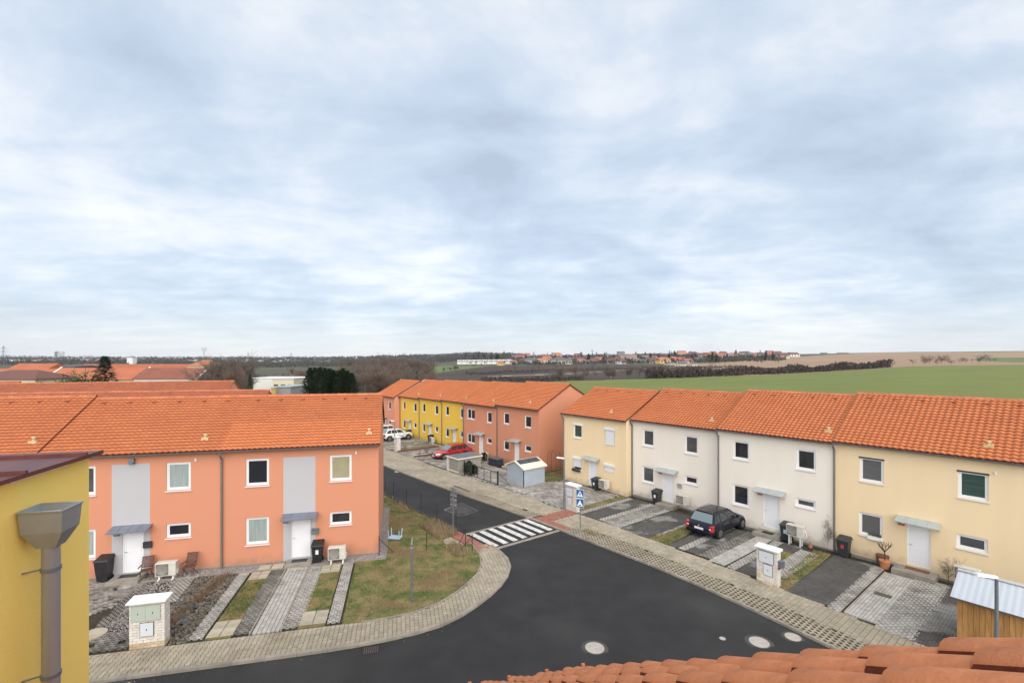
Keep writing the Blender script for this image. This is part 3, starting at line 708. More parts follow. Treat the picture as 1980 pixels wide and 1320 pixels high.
# in front of B
strip(-6.15, -5.6, 5.4, -.2, 'rect', 'paver_dark', .2, .1)
strip(-5.6, -5.1, 5.45, -.2, 'grid', 'paver_light', **GR)
strip(-5.1, -4.35, 5.45, -.2, 'rect', 'paver_dark', .2, .1)
strip(-4.35, -3.65, 5.5, -.2, 'grid', 'paver_grey', **GR)
strip(-3.65, -2.75, 5.6, .1, 'wave', 'paver_light', .2, .12, rot=90)
strip(-2.75, -2.15, 5.7, -.1, 'grid', 'paver_light', **GR)
strip(-2.15, -1.15, 5.7, 3.6, 'rect', 'paver_dark', .2, .1)
sheet('grass_strip', [Rw(-2.1, 3.5), Rw(-1.2, 3.5), Rw(-1.2, 1.3), Rw(-2.1, 1.3)], 'lawn', .0)
strip(-2.1, -1.2, 1.2, -.1, 'rect', 'paver_dark', .2, .1)
strip(-1.15, -.35, 5.75, .3, 'grid', 'paver_light', **GR)
sheet('grass_strip', [Rw(-.35, 5.8), Rw(.3, 5.9), Rw(.1, -.2), Rw(-.7, -.2)], 'lawn', .0)
# in front of A
strip(.28, 1.95, 6.1, -.3, 'rect', 'paver_dark', .2, .1, single=0)
strip(1.95, 2.5, 6.2, -.3, 'grid', 'paver_light', **GR)
strip(2.55, 3.6, 6.3, .2, 'wave', 'paver_light', .2, .12, rot=90)
kerb_line('', [Rw(2.52, 6.2), Rw(2.52, .2)], .05, -.1, .03, parent=rd)
strip(3.65, 4.75, 6.5, -.3, 'grid', 'paver_light', **GR)
strip(4.8, 7.6, 6.6, -.5, 'rect', 'paver_dark', .2, .1)
b = MB(); x, y = G(1707, 1150); b.bev(-.16, .16, -.3, .3, -.02, .02)
o = b.build('drain_cover', 'iron', None, loc=(x, y, zg(x, y)+.01)); o.rotation_euler = (0, 0, RF.rot+1.57); tag(o, 'rectangular dark drain cover in the pale path to the front door', 'drain cover')
tufts('grass', 'grass_blade', [Rw(-7.4, 5.4), Rw(-6.2, 5.5), Rw(-6.6, -.2), Rw(-7.25, -.2)], 1500, .03, .08)
tufts('grass', 'grass_blade', [Rw(-.35, 5.8), Rw(.28, 5.9), Rw(.1, -.2), Rw(-.7, -.2)], 1100, .03, .09)
tufts('grass', 'grass_blade', [Rw(-2.1, 3.5), Rw(-1.2, 3.5), Rw(-1.2, 1.3), Rw(-2.1, 1.3)], 500, .03, .07)
# shared yard of D and the orange end house, and the yards further down
mat('yard_paver', (.34, .31, .28), .88, (.22, .195, .17), .8, .3, 60, var=.28, color3=(.42,.39,.36), n3=.45, mix3=(.5,.65))
yd = thing('yard_paving', None, None); yd['kind'] = 'structure'
sheet('yard_bed', [Rw(-26, 5.1), Rw(-14.2, 5.4), Rw(-14.2, -.7), Rw(-26, -1.1)], 'moss_soil', -.03)
pave('x', RF, [(-20.9, 5.1), (-14.2, 5.4), (-13.9, 4.9), (-14.3, -.6), (-20.6, -.6), (-20.9, 1.0), (-26, 1.0), (-31, .3), (-31, 5.1)], 'rect', .42, .2, 'yard_paver', 0, rot=20, parent=yd, jit=.006, plain='paving_stone')
sheet('grass_strip', [Rw(-14.2, 4.9), Rw(-13.4, 4.8), Rw(-13.6, -1.2), Rw(-14.1, -1.2)], 'lawn', .01)
sheet('grass_strip', [Rw(-23.6, .9), Rw(-20.9, .9), Rw(-20.9, -1.2), Rw(-23.6, -5)], 'lawn', .01)
sheet('yard_bed', [Rw(-75, 5.1), Rw(-31, 5.1), Rw(-31, -2), Rw(-75, -2)], 'concrete', -.02)
pave('x', RF, [(-75, 5.0), (-31, 5.0), (-31, -1.2), (-75, -1.9)], 'rect', .5, .3, 'paver_mixed', .01, parent=yd, plain='paving_stone', jit=.004)
for a, w_ in ((-38.6, .25), (-43.0, .25), (-44.6, .7), (-46.4, .6), (-48.2, .7), (-53.8, .5)):
    sheet('grass_strip', [Rw(a, 4.9), Rw(a+w_, 4.9), Rw(a+w_, -1), Rw(a, -1)], 'lawn', .02)
sheet('grass_back', [Rw(-75, -10.6), Rw(10, -9.3), Rw(10, -14), Rw(-75, -16)], 'lawn', .0)

scatter('road_grit', 'gravel', L_out_s[2:]+[RF.w(-11.9, 12.6)]+[LF.w(3.0, 8.4), LF.w(-8, 9.0)], 260, .008, .022, -.078)
scatter('leaf_litter', 'dry_blade', lawn_poly, 500, .02, .045, .03, .2)
# ---------------------------------------------------------------- roof tiles
def tile_profile(k=6):      # one pantile across: (fraction, height)
    return [(i/k, .022*(1-math.cos(2*math.pi*i/k))*.5*2) for i in range(k+1)]
def tile_mesh(b, x0, s0, tw, ex, tilt, prof=None, O=lambda a, s, h: (a, s, h), th=.05, r=None):
    """a tile whose lower edge is at slope distance s0; O maps (across, up-slope, height) to space"""
    prof = prof or tile_profile(); n = len(prof); vs = []
    for f, h in prof: vs.append(O(x0+f*tw, s0, h+tilt))
    for f, h in prof: vs.append(O(x0+f*tw, s0+ex*1.08, h+.002))
    for f, h in prof: vs.append(O(x0+f*tw, s0, h+tilt-th))
    r = random.random() if r is None else r
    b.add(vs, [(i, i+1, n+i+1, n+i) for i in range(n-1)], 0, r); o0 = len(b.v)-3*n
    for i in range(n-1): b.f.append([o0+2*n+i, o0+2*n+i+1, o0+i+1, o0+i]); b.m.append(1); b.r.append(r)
mat('zinc_pale', (.55,.55,.56), .5); mat('tile_butt_shade', (.24,.075,.038), .95, (.17,.052,.03), 9)  # tile butts: rough brown edge, with the shade under each course painted into the colour
def roof_slope(parent, x0, x1, ye, ze, run, pitch, single=0, far=False, m='tile', tw=.25, ex=.25, seed=0):
    """front slope: eave at y=ye,z=ze rising inwards (+y)"""
    c, s_ = math.cos(pitch), math.sin(pitch); n = max(1, round((x1-x0)/tw)); tw = (x1-x0)/n; Ls = run/c; m_ = max(1, round(Ls/ex)); ex = Ls/m_
    O = lambda a, s, h: (a, s*c-h*s_, s*s_+h*c)
    prof = tile_profile(4 if far else 6)
    if single:
        b = MB(); tile_mesh(b, 0, 0, tw, ex, .045, prof, O); me = bpy.data.meshes.new('tile'); me.from_pydata(b.v, [], b.f); me.materials.append(MT[m]); me.materials.append(MT['tile_butt_shade']); me.polygons.foreach_set('material_index', b.m)
        at = me.attributes.new('rnd', 'FLOAT', 'FACE'); at.data.foreach_set('value', [0]*len(b.f)); me.polygons.foreach_set('use_smooth', [True]*len(b.f))
        rows = single//n
        for j in range(rows):
            for i in range(n):
                p = O(x0+i*tw, j*ex, 0); link('tile', me, parent, (p[0], ye+p[1], ze+p[2]+random.uniform(0, .003)))
    else: rows = 0
    b = MB()
    for j in range(rows, m_):
        for i in range(n):
            h_ = random.uniform(0, .003)
            tile_mesh(b, x0+i*tw, j*ex, tw, ex, .045, prof, lambda a, s, h: (O(a, s, h)[0], ye+O(a, s, h)[1], ze+O(a, s, h)[2]+h_))
    o = b.build('roof_tiles', [m, 'tile_butt_shade'], parent, smooth=False); stuff(o); return o
def window(parent, x0, x1, z0, z1, glass='glass_dark', sill=True, mull=False, y=.11, shutter=None, box=False):
    fw = .075
    b = MB()
    b.box(x0, x1, y-.05, y+.02, z0, z0+fw); b.box(x0, x1, y-.05, y+.02, z1-fw, z1)
    b.box(x0, x0+fw, y-.048, y+.02, z0+fw, z1-fw); b.box(x1-fw, x1, y-.048, y+.02, z0+fw, z1-fw)
    i = .045   # sash
    b.box(x0+fw, x1-fw, y-.03, y+.015, z0+fw, z0+fw+i); b.box(x0+fw, x1-fw, y-.03, y+.015, z1-fw-i, z1-fw)
    b.box(x0+fw, x0+fw+i, y-.028, y+.015, z0+fw+i, z1-fw-i); b.box(x1-fw-i, x1-fw, y-.028, y+.015, z0+fw+i, z1-fw-i)
    if mull: xm = (x0+x1)/2; b.box(xm-.05, xm+.05, y-.04, y+.018, z0+fw+i, z1-fw-i)
    w = b.build('window', 'white_plastic', parent)
    b = MB(); b.box(x0+fw, x1-fw, y-.012, y-.002, z0+fw, z1-fw); b.build('pane', glass, w)
    if sill:
        b = MB(); b.M = None
        b.add([(x0-.04, -.05, z0-.05), (x1+.04, -.05, z0-.05), (x1+.04, y-.05, z0), (x0-.04, y-.05, z0), (x0-.04, -.05, z0-.075), (x1+.04, -.05, z0-.075), (x1+.04, y-.05, z0-.03), (x0-.04, y-.05, z0-.03)],
              [(0, 1, 2, 3), (4, 5, 1, 0), (5, 6, 2, 1), (7, 4, 0, 3), (7, 6, 5, 4)]); b.build('sill', 'sill_grey', w)
    if shutter is not None:
        b = MB(); zt = z1-.02; zb_ = z0+(z1-z0)*(1-shutter); k = max(2, int((zt-zb_)/.05)); st = (zt-zb_)/k
        for q in range(k): b.box(x0+.05, x1-.05, -.005, .02, zb_+q*st+.004, zb_+(q+1)*st)
        b.build('roller_shutter', 'shutter', w)
        b = MB(); b.box(x0-.02, x1+.02, -.1, .02, z1-.12, z1+.06); b.build('shutter_box', 'white_plastic', w)
    if box:
        b = MB(); b.box(x0-.03, x1+.03, -.03, .04, z1-.05, z1+.02); b.build('blind_box', 'box_dark', w)
    return w
DIG = {'0':'abcedf','1':'bc','2':'abged','3':'abgcd','4':'fgbc','5':'afgcd','6':'afgedc','7':'abc','8':'abcdefg','9':'abcdfg'}
def text(s, size, m, parent, loc, rot=(R_(90), 0, 0), name='house_number', ext=.002):
    cu = bpy.data.curves.new(name, 'FONT'); cu.body = s; cu.size = size; cu.extrude = ext; cu.align_x = 'CENTER'; cu.align_y = 'CENTER'
    o = bpy.data.objects.new('tmp', cu); col.objects.link(o); dg = bpy.context.evaluated_depsgraph_get()
    me = bpy.data.meshes.new_from_object(o.evaluated_get(dg)); bpy.data.objects.remove(o); me.name = name; me.materials.clear(); me.materials.append(MT[m])
    q = link(name, me, parent, loc); q.rotation_euler = rot; return q
def house(label, F, a0, W, n, zb, eave, wall, wins, door, group, cat='house', depth=8.4, rise=2.2, run=4.2, single=0, far=False, panel=None,
          pipe='left', numb=None, mailbox=None, canopy='canopy_pale', roofm='tile', right_verge=True, left_verge=False, over=.18, gutter=True, side=None, door_z=None, vent_x=None, pipe2=None, step=True, num_x=None):
    """zb: ground height, eave: wall height in world z. wins: (x0,x1,z0,z1,glass,opts); all heights in world z"""
    p = F.w(a0, n); t = thing('terraced_house', label, cat, (p[0], p[1], zb), F.rot, group)
    Z = lambda z: z-zb
    ez = Z(eave); base = -.5
    ops = [(w[0], w[1], Z(w[2]), Z(w[3])) for w in wins]+[(door[0], door[1], Z(door[2]), Z(door[3]))]
    xs = sorted({0, W}|{o[0] for o in ops}|{o[1] for o in ops}|(set(panel[:2]) if panel else set()))
    zs = sorted({base, ez}|{o[2] for o in ops}|{o[3] for o in ops}|({Z(panel[2]), Z(panel[3])} if panel else set()))
    b = MB(); T = .16
    for i in range(len(xs)-1):
        for j in range(len(zs)-1):
            cx_, cz_ = (xs[i]+xs[i+1])/2, (zs[j]+zs[j+1])/2
            if any(o[0] < cx_ < o[1] and o[2] < cz_ < o[3] for o in ops): continue
            mi = 1 if panel and panel[0] < cx_ < panel[1] and Z(panel[2]) < cz_ < Z(panel[3]) else 0
            b.quad((xs[i], 0, zs[j]), (xs[i+1], 0, zs[j]), (xs[i+1], 0, zs[j+1]), (xs[i], 0, zs[j+1]), mi, 0)
    for o in ops:
        mi = 1 if panel and panel[0] < (o[0]+o[1])/2 < panel[1] and panel[2] < zb+o[2] else 0
        x0, x1, z0, z1 = o
        b.quad((x0, 0, z0), (x0, 0, z1), (x0, T, z1), (x0, T, z0), mi, 0); b.quad((x1, 0, z1), (x1, 0, z0), (x1, T, z0), (x1, T, z1), mi, 0)
        b.quad((x0, 0, z1), (x1, 0, z1), (x1, T, z1), (x0, T, z1), mi, 0); b.quad((x1, 0, z0), (x0, 0, z0), (x0, T, z0), (x1, T, z0), mi, 0)
        b.quad((x0, T, z0), (x1, T, z0), (x1, T, z1), (x0, T, z1), mi, 0)
    rz = ez+rise
    D = depth
    b.add([(0, 0, base), (0, D, base), (0, D, ez), (0, run, rz-.05), (0, 0, ez)], [(0, 4, 3, 2, 1)], 0, 0)
    b.add([(W, 0, base), (W, D, base), (W, D, ez), (W, run, rz-.05), (W, 0, ez)], [(0, 1, 2, 3, 4)], 0, 0)
    b.quad((W, D, base), (0, D, base), (0, D, ez), (W, D, ez), 0, 0)
    b.build('wall', [wall, 'render_grey'], t)
    if not far:
        b = MB(); b.box(.01, W-.01, -.012, .05, base, .06); b.build('plinth', 'plinth', t)
    # roof
    pitch = math.atan2(rise, run); ye = -.28; ze = ez-.28*math.tan(pitch)+.10
    xl, xr = (-.12 if left_verge else 0), W+(.1 if right_verge else 0)
    b = MB()
    k_ = math.tan(pitch)
    zr = ze+(run-ye)*k_
    b.add([(xl, ye, ze-.02), (xr, ye, ze-.02), (xr, run, zr-.02), (xl, run, zr-.02), (xl, D+.2, zr-(D+.2-run)*k_), (xr, D+.2, zr-(D+.2-run)*k_),
           (xl, ye+.02, ze-.12), (xr, ye+.02, ze-.12), (xr, run, zr-.14), (xl, run, zr-.14), (xl, D+.2, zr-(D+.2-run)*k_-.12), (xr, D+.2, zr-(D+.2-run)*k_-.12)],
          [(0, 1, 2, 3), (3, 2, 5, 4), (6, 7, 1, 0), (7, 8, 2, 1), (8, 11, 5, 2), (9, 6, 0, 3), (10, 9, 3, 4), (11, 10, 4, 5), (7, 6, 9, 8), (8, 9, 10, 11)])
    rf = b.build('roof', roofm if roofm != 'tile' else 'tile_edge', t)
    rf.data.materials.append(MT[roofm]); rf.data.polygons[1].material_index = 1
    roof_slope(t if single else rf, xl, xr, ye, ze-.01, run-ye, pitch, single=single, far=far, m=roofm)
    # ridge
    nr = max(2, int((xr-xl)/.38)); st = (xr-xl)/nr; b = MB()
    for q in range(nr):
        x_ = xl+q*st; r0 = .115+(q % 2)*.0
        vs = []
        for (xx, rr) in ((x_, .13), (x_+st+.02, .11)):
            for a in range(6):
                an = math.pi*a/5; vs.append((xx, run-math.cos(an)*rr, zr-.045+math.sin(an)*rr))
        b.add(vs, [(a, a+1, 7+a, 6+a) for a in range(5)]+[(0, 6, 11, 5)])
    b.build('ridge_caps', 'ridge', rf)
    if not far:
        for q in range(int(W/1.2)):     # ventilating tiles under the ridge
            b = MB(); x_ = .7+q*1.2; s_ = (run-ye)/math.cos(pitch)-.55
            y_, z_ = ye+s_*math.cos(pitch), ze+s_*math.sin(pitch)
            b.M = Matrix.Translation((x_, y_, z_+.05)) @ Matrix.Rotation(pitch, 4, 'X')
            b.add([(-.1, -.1, -.01), (.1, -.1, -.01), (.06, -.08, .06), (-.06, -.08, .06), (-.1, .14, -.02), (.1, .14, -.02)], [(0, 1, 2, 3), (3, 2, 5, 4), (0, 3, 4), (1, 5, 2)])
            b.build('vent_tile', 'vent_dark', rf)
    for x_ in ([vent_x] if vent_x else []):
        b = MB(); s_ = .95; y_, z_ = ye+s_*math.cos(pitch), ze+s_*math.sin(pitch)
        b.M = Matrix.Translation((x_, y_, z_+.03))
        b.box(-.16, .16, -.12, .12, -.08, .07); b.cyl((0, 0, .03), (0, 0, .2), .055, n=10); b.cyl((0, 0, .2), (0, 0, .26), .1, .07, n=10); b.build('roof_vent', 'vent_yellow', rf)
    # snow-guard line / verge seam
    if left_verge == 'pale':
        b = MB(); b.add([(xl, ye, ze+.09), (xl+.16, ye, ze+.09), (xl+.16, run, zr+.09), (xl, run, zr+.09), (xl, ye, ze), (xl+.16, ye, ze), (xl+.16, run, zr), (xl, run, zr)], [(0, 1, 2, 3), (4, 5, 1, 0), (5, 6, 2, 1), (7, 4, 0, 3)]); b.build('verge_flashing', 'zinc_pale', rf)
    if not far:
        b = MB(); x_ = xr-.42
        b.M = None
        b.add([(x_, ye, ze+.055), (x_+.03, ye, ze+.055), (x_+.03, run, zr+.055), (x_, run, zr+.055), (x_, ye, ze+.02), (x_+.03, ye, ze+.02), (x_+.03, run, zr+.02), (x_, run, zr+.02)], [(0, 1, 2, 3), (4, 5, 1, 0), (5, 6, 2, 1), (7, 4, 0, 3)])
        b.build('verge_seam', 'ridge', rf)
    # gutter and downpipe
    g = MB(); rr = .085; gy, gz = ye-.04, ze-.03
    seg = 6
    for sgn in (1,):
        vs = []
        for x_ in (xl, xr):
            for a in range(seg+1):
                an = math.pi+math.pi*a/seg; vs.append((x_, gy+math.cos(an)*rr, gz+math.sin(an)*rr))
            for a in range(seg+1):
                an = math.pi+math.pi*(seg-a)/seg; vs.append((x_, gy+math.cos(an)*(rr-.012), gz+math.sin(an)*(rr-.012)))
        n2_ = 2*(seg+1); g.add(vs, [(i, (i+1) % n2_, n2_+(i+1) % n2_, n2_+i) for i in range(n2_)]+[list(range(n2_)), list(range(n2_, 2*n2_))[::-1]])
    gut = g.build('gutter', 'gutter', t)
    for q in range(0 if far else int(W/.9)):
        b = MB(); x_ = .4+q*.9; b.box(x_, x_+.03, gy-rr-.006, gy+rr, gz-.02, gz+.02); b.build('gutter_bracket', 'gutter', gut)
    for px_ in ([.06] if pipe == 'left' else [W-.06] if pipe == 'right' else [])+([pipe2] if pipe2 else []):
        b = MB(); b.tube([(px_, gy, gz-rr), (px_, gy+.02, gz-rr-.15), (px_, -.075, gz-rr-.36), (px_, -.075, .03), (px_, -.16, -.03)], .05, n=8)
        dp = b.build('downpipe', 'gutter', t, smooth=False)
        if not far:
            for z_ in (ez*.3, ez*.65, ez*.88): b = MB(); b.cyl((px_, -.075, z_), (px_, -.075, z_+.04), .06, n=8); b.box(px_-.02, px_+.02, -.03, 0, z_, z_+.03); b.build('pipe_clamp', 'gutter', dp)
    # windows, door
    for w in wins:
        o = dict(w[5]) if len(w) > 5 else {}
        window(t, w[0], w[1], Z(w[2]), Z(w[3]), w[4], **o)
    x0, x1, z0, z1 = door[0], door[1], Z(door[2]), Z(door[3])
    b = MB(); b.box(x0, x1, .06, .15, z0, z1)
    for zz0, zz1 in ((z0+.1, z0+(z1-z0)*.44), (z0+(z1-z0)*.5, z1-.12)):
        for (q0, q1, q2, q3) in ((x0+.12, x1-.12, zz0, zz0+.02), (x0+.12, x1-.12, zz1-.02, zz1), (x0+.12, x0+.14, zz0, zz1), (x1-.14, x1-.12, zz0, zz1)): b.box(q0, q1, .05, .061, q2, q3)
    b.box(x0, x0+.05, .03, .06, z0, z1); b.box(x1-.05, x1, .03, .06, z0, z1); b.box(x0+.05, x1-.05, .03, .06, z1-.05, z1)
    d = b.build('door', 'door_white', t)
    b = MB(); zc_ = (z0+z1)/2; b.box(x0+.09, x0+.11, .0, .05, zc_, zc_+.03); b.box(x0+.09, x0+.2, -.01, .005, zc_, zc_+.025); b.build('handle', 'steel_pale', d)
    if canopy:
        c0, c1 = x0-.38, x1+.38; zt = z1+.34; b = MB()
        b.add([(c0, -.62, zt-.16), (c1, -.62, zt-.16), (c1, 0, zt), (c0, 0, zt), (c0, -.62, zt-.20), (c1, -.62, zt-.20), (c1, 0, zt-.06), (c0, 0, zt-.06)],
              [(0, 1, 2, 3), (4, 5, 1, 0), (5, 6, 2, 1), (7, 4, 0, 3), (7, 6, 5, 4)])
        cn = b.build('canopy', canopy, t)
        if not far:
            for k in range(1, 4):
                x_ = c0+(c1-c0)*k/4; b = MB(); b.add([(x_-.012, -.62, zt-.145), (x_+.012, -.62, zt-.145), (x_+.012, 0, zt+.015), (x_-.012, 0, zt+.015), (x_-.012, -.62, zt-.16), (x_+.012, -.62, zt-.16), (x_+.012, 0, zt), (x_-.012, 0, zt)], [(0, 1, 2, 3), (4, 5, 1, 0), (5, 6, 2, 1), (7, 4, 0, 3)]); b.build('seam', canopy, cn)
            for x_ in (c0+.05, c1-.08): b = MB(); b.add([(x_, 0, zt-.42), (x_+.03, 0, zt-.42), (x_+.03, -.55, zt-.22), (x_, -.55, zt-.22), (x_, 0, zt-.38), (x_+.03, 0, zt-.38), (x_+.03, -.55, zt-.19), (x_, -.55, zt-.19)], [(0, 1, 2, 3), (7, 6, 5, 4), (0, 3, 7, 4), (2, 1, 5, 6), (3, 2, 6, 7)]); b.build('bracket', 'steel_pale', cn)
    if numb:
        xn = num_x if num_x is not None else x0-.22
        b = MB(); b.box(xn-.13, xn+.13, -.015, 0, z1-.15, z1+.05); pl_ = b.build('number_plate', 'number_red' if numb[1] == 'red' else 'glass_blind', t)
        text(numb[0], .13, 'sign_white', pl_, (xn, -.018, z1-.05))
    if mailbox:
        b = MB(); b.bev(mailbox[0], mailbox[0]+.36, -.11, 0, Z(mailbox[1]), Z(mailbox[1])+.3, .02); mb_ = b.build('mailbox', mailbox[2] if len(mailbox) > 2 else 'steel', t)
        b = MB(); b.box(mailbox[0]+.05, mailbox[0]+.31, -.118, -.108, Z(mailbox[1])+.2, Z(mailbox[1])+.225); b.build('letter_slot', 'black_paint', mb_)
    # small fixtures on the facade: thermometer housing and anchor buttons of the pipe heating cable
    if not far:
        b = MB()
        x_ = wins[1][1]+.22 if len(wins) > 1 else W-.6
        b.box(x_-.035, x_+.035, -.05, 0, Z(wins[1][3])+.02, Z(wins[1][3])+.15); b.build('sensor', 'white_plastic', t)
    return t

# standard facade of the left row: heights in world z
def std(off, dz=0, up=(4.03, 5.38), lo=(1.05, 2.40), sm=(1.72, 2.40), g=('glass_dark', 'glass_dark', 'glass_dark', 'glass_dark'), x=(1.12, 2.2, 5.1, 6.2), o=({}, {}, {}, {})):
    a, b_, c, d = x
    return [(a, b_, up[0]+dz, up[1]+dz, g[0], o[0]), (c, d, up[0]+dz, up[1]+dz, g[1], o[1]), (a, b_, lo[0]+dz, lo[1]+dz, g[2], o[2]), (c, d, sm[0]+dz, sm[1]+dz, g[3], o[3])]
GL, GR_, GM, GB = 'orange terraced houses of the left row', 'pale terraced houses of the right row', 'terraced houses of the far row', 'roofs behind the left row'
house('orange end house with grey door panel and its gable facing the lawn', LF, -7.57, 7.57, 0, zg(*Lw(-4, 0)), 5.97, 'render_orange',
      std(0, g=('glass_dark', 'glass_beige', 'glass_curtain', 'glass_dark')), (3.24, 4.16, .2, 2.15), GL, panel=(2.87, 4.40, -.5, 5.38), single=290, numb=('525', 'dark'), mailbox=(4.22, 1.35, 'steel'), canopy='canopy', vent_x=7.05, num_x=2.98)
house('orange house with two wooden folding chairs and black bin at its grey door panel', LF, -15.15, 7.58, 0, zg(*Lw(-11, 0)), 5.97, 'render_orange',
      std(0, g=('glass_mid', 'glass_curtain', 'glass_curtain', 'glass_dark'), x=(1.25, 2.3, 5.2, 6.26)), (3.38, 4.26, .2, 2.15), GL, panel=(2.95, 4.52, -.5, 5.4), numb=('521', 'dark'), mailbox=(4.22+.05, 1.35, 'box_dark'), canopy='canopy', vent_x=6.7, pipe=None, right_verge=False, num_x=3.15)
house('orange-roofed house at the left edge above the yellow wall', LF, -22.8, 7.65, 0, zg(*Lw(-19, 0)), 6.1, 'render_orange',
      std(0, dz=.12), (3.3, 4.2, .3, 2.2), GL, panel=(2.9, 4.45, -.5, 5.4), canopy='canopy', vent_x=7.2, right_verge=True)
# yellow vent outlet that sits at the house joint, grey lamp box above the panel of the second house
p = Lw(-11.35, .05); b = MB(); b.box(-.12, .12, -.1, .0, -.13, .13); b.box(-.09, .09, -.16, -.1, -.1, -.04)
o = b.build('wall_lamp', 'steel', None, loc=(p[0], p[1], 5.55)); o.rotation_euler = (0, 0, LF.rot); tag(o, 'grey lamp box on the orange facade above the grey panel', 'wall lamp')

RW = dict(canopy='canopy_pale')
n_ = -.9
house('cream house nearest the camera with potted tree at its door', RF, 0, 7.25, n_, zg(*Rw(3, 0)), 6.03, 'render_cream',
      [(1.18, 2.2, 4.05, 5.30, 'glass_blind', dict(box=True)), (4.95, 5.95, 4.05, 5.28, 'glass_green', dict(box=True)), (1.15, 2.15, 1.25, 2.42, 'glass_blind', {}), (4.9, 5.93, 1.72, 2.36, 'glass_mid', {})],
      (3.12, 4.0, .33, 2.32), GR_, single=290, numb=('524', 'red'), vent_x=5.9, rise=2.26, **RW)
house('white house behind the navy estate car with a bin by the door', RF, -6.5, 6.5, n_, zg(*Rw(-3, 0)), 5.95, 'render_white',
      [(.98, 2.0, 4.12, 5.28, 'glass_dark', {}), (4.65, 5.65, 4.12, 5.30, 'glass_dark', {}), (.95, 1.98, 1.22, 2.5, 'glass_dark', {}), (4.62, 5.63, 1.98, 2.46, 'glass_mid', {})],
      (2.85, 3.75, .33, 2.3), GR_, numb=('523', 'red'), vent_x=6.1, right_verge=False, **RW)
house('white house with dark paved strips in front, between car and cream corner house', RF, -13.7, 7.1, -1.4, zg(*Rw(-10, 0)), 5.80, 'render_white',
      [(.98, 1.98, 3.87, 5.12, 'glass_mid', {}), (4.5, 5.5, 3.84, 5.10, 'glass_mid', {}), (.93, 1.98, 1.1, 2.30, 'glass_mid', {}), (4.5, 5.48, 1.72, 2.27, 'glass_dark', {})],
      (2.75, 3.62, .1, 2.12), GR_, numb=('522', 'red'), mailbox=(3.98, 1.3, 'steel_pale'), vent_x=6.2, right_verge=False, rise=2.08, **RW)
house('cream corner house with white roller shutters on its windows', RF, -20.55, 6.83, -.7, zg(*Rw(-17, 0)), 5.73, 'render_cream',
      [(1.2, 2.2, 3.7, 4.92, 'glass_green', dict(shutter=.1)), (4.7, 5.7, 3.66, 4.92, 'glass_mid', dict(shutter=1.0)), (1.15, 2.15, .9, 2.02, 'glass_dark', dict(shutter=.72)), (4.66, 5.65, 1.5, 2.02, 'glass_mid', dict(shutter=1.0))],
      (2.95, 3.85, .0, 2.02), GR_, vent_x=4.9, left_verge=True, right_verge=True, rise=2.0, **RW)
FR = dict(far=True, canopy='canopy_pale')
house('orange end house of the far row, facing the grey garden shed', RF, -31.11, 6.72, -1.2, zg(*Rw(-28, 0)), 5.68, 'render_orange',
      [(1.15, 2.1, 3.72, 4.92, 'glass_dark', {}), (4.6, 5.6, 3.72, 4.93, 'glass_dark', {}), (1.15, 2.1, .98, 2.0, 'glass_dark', {}), (4.6, 5.6, 1.36, 2.02, 'glass_dark', {})],
      (3.0, 3.75, .1, 2.02), GM, vent_x=4.8, **FR)
house('orange house of the far row behind the red car, with double windows', RF, -37.55, 6.44, -1.1, zg(*Rw(-34, 0)), 5.45, 'render_orange',
      [(.75, 2.35, 3.6, 4.8, 'glass_dark', dict(mull=True)), (4.7, 5.6, 3.55, 4.78, 'glass_dark', {}), (.75, 2.35, .85, 1.95, 'glass_dark', dict(mull=True)), (4.7, 5.6, 1.28, 1.92, 'glass_dark', {})],
      (3.2, 4.0, -.1, 1.98), GM, vent_x=5.2, right_verge=False, **FR)
yl = [(-44.16, 6.6, 5.3, 'yellow house next to the orange one with the double windows'), (-50.45, 6.28, 5.2, 'middle one of the three yellow houses'), (-56.6, 6.15, 5.05, 'yellow house at the far end, beside the white cars')]
for a, W_, e, lab in yl:
    z0 = e-5.35
    house(lab, RF, a, W_, -2.0, zg(*Rw(a+3, 0)), e, 'render_yellow',
      [(.9, 1.75, e-2.0, e-.75, 'glass_dark', {}), (4.4, 5.3, e-2.0, e-.75, 'glass_dark', {}), (.9, 1.75, e-4.75, e-3.55, 'glass_dark', {}), (4.4, 5.3, e-4.35, e-3.55, 'glass_dark', {})],
      (2.7, 3.5, e-5.6, e-3.6), GM, vent_x=4.9, right_verge=False, left_verge='pale' if a < -56 else False, **FR)
house('salmon orange house at the far left end of the far row', RF, -63.3, 6.7, -1.1, zg(*Rw(-60, 0)), 4.9, 'render_pink',
      [(1.0, 1.9, 2.9, 4.1, 'glass_dark', {}), (4.4, 5.3, 2.9, 4.1, 'glass_dark', {}), (1.0, 1.9, .2, 1.3, 'glass_dark', {}), (4.4, 5.3, .6, 1.3, 'glass_dark', {})],
      (2.7, 3.5, -.8, 1.3), GM, right_verge=True, left_verge=True, **FR)
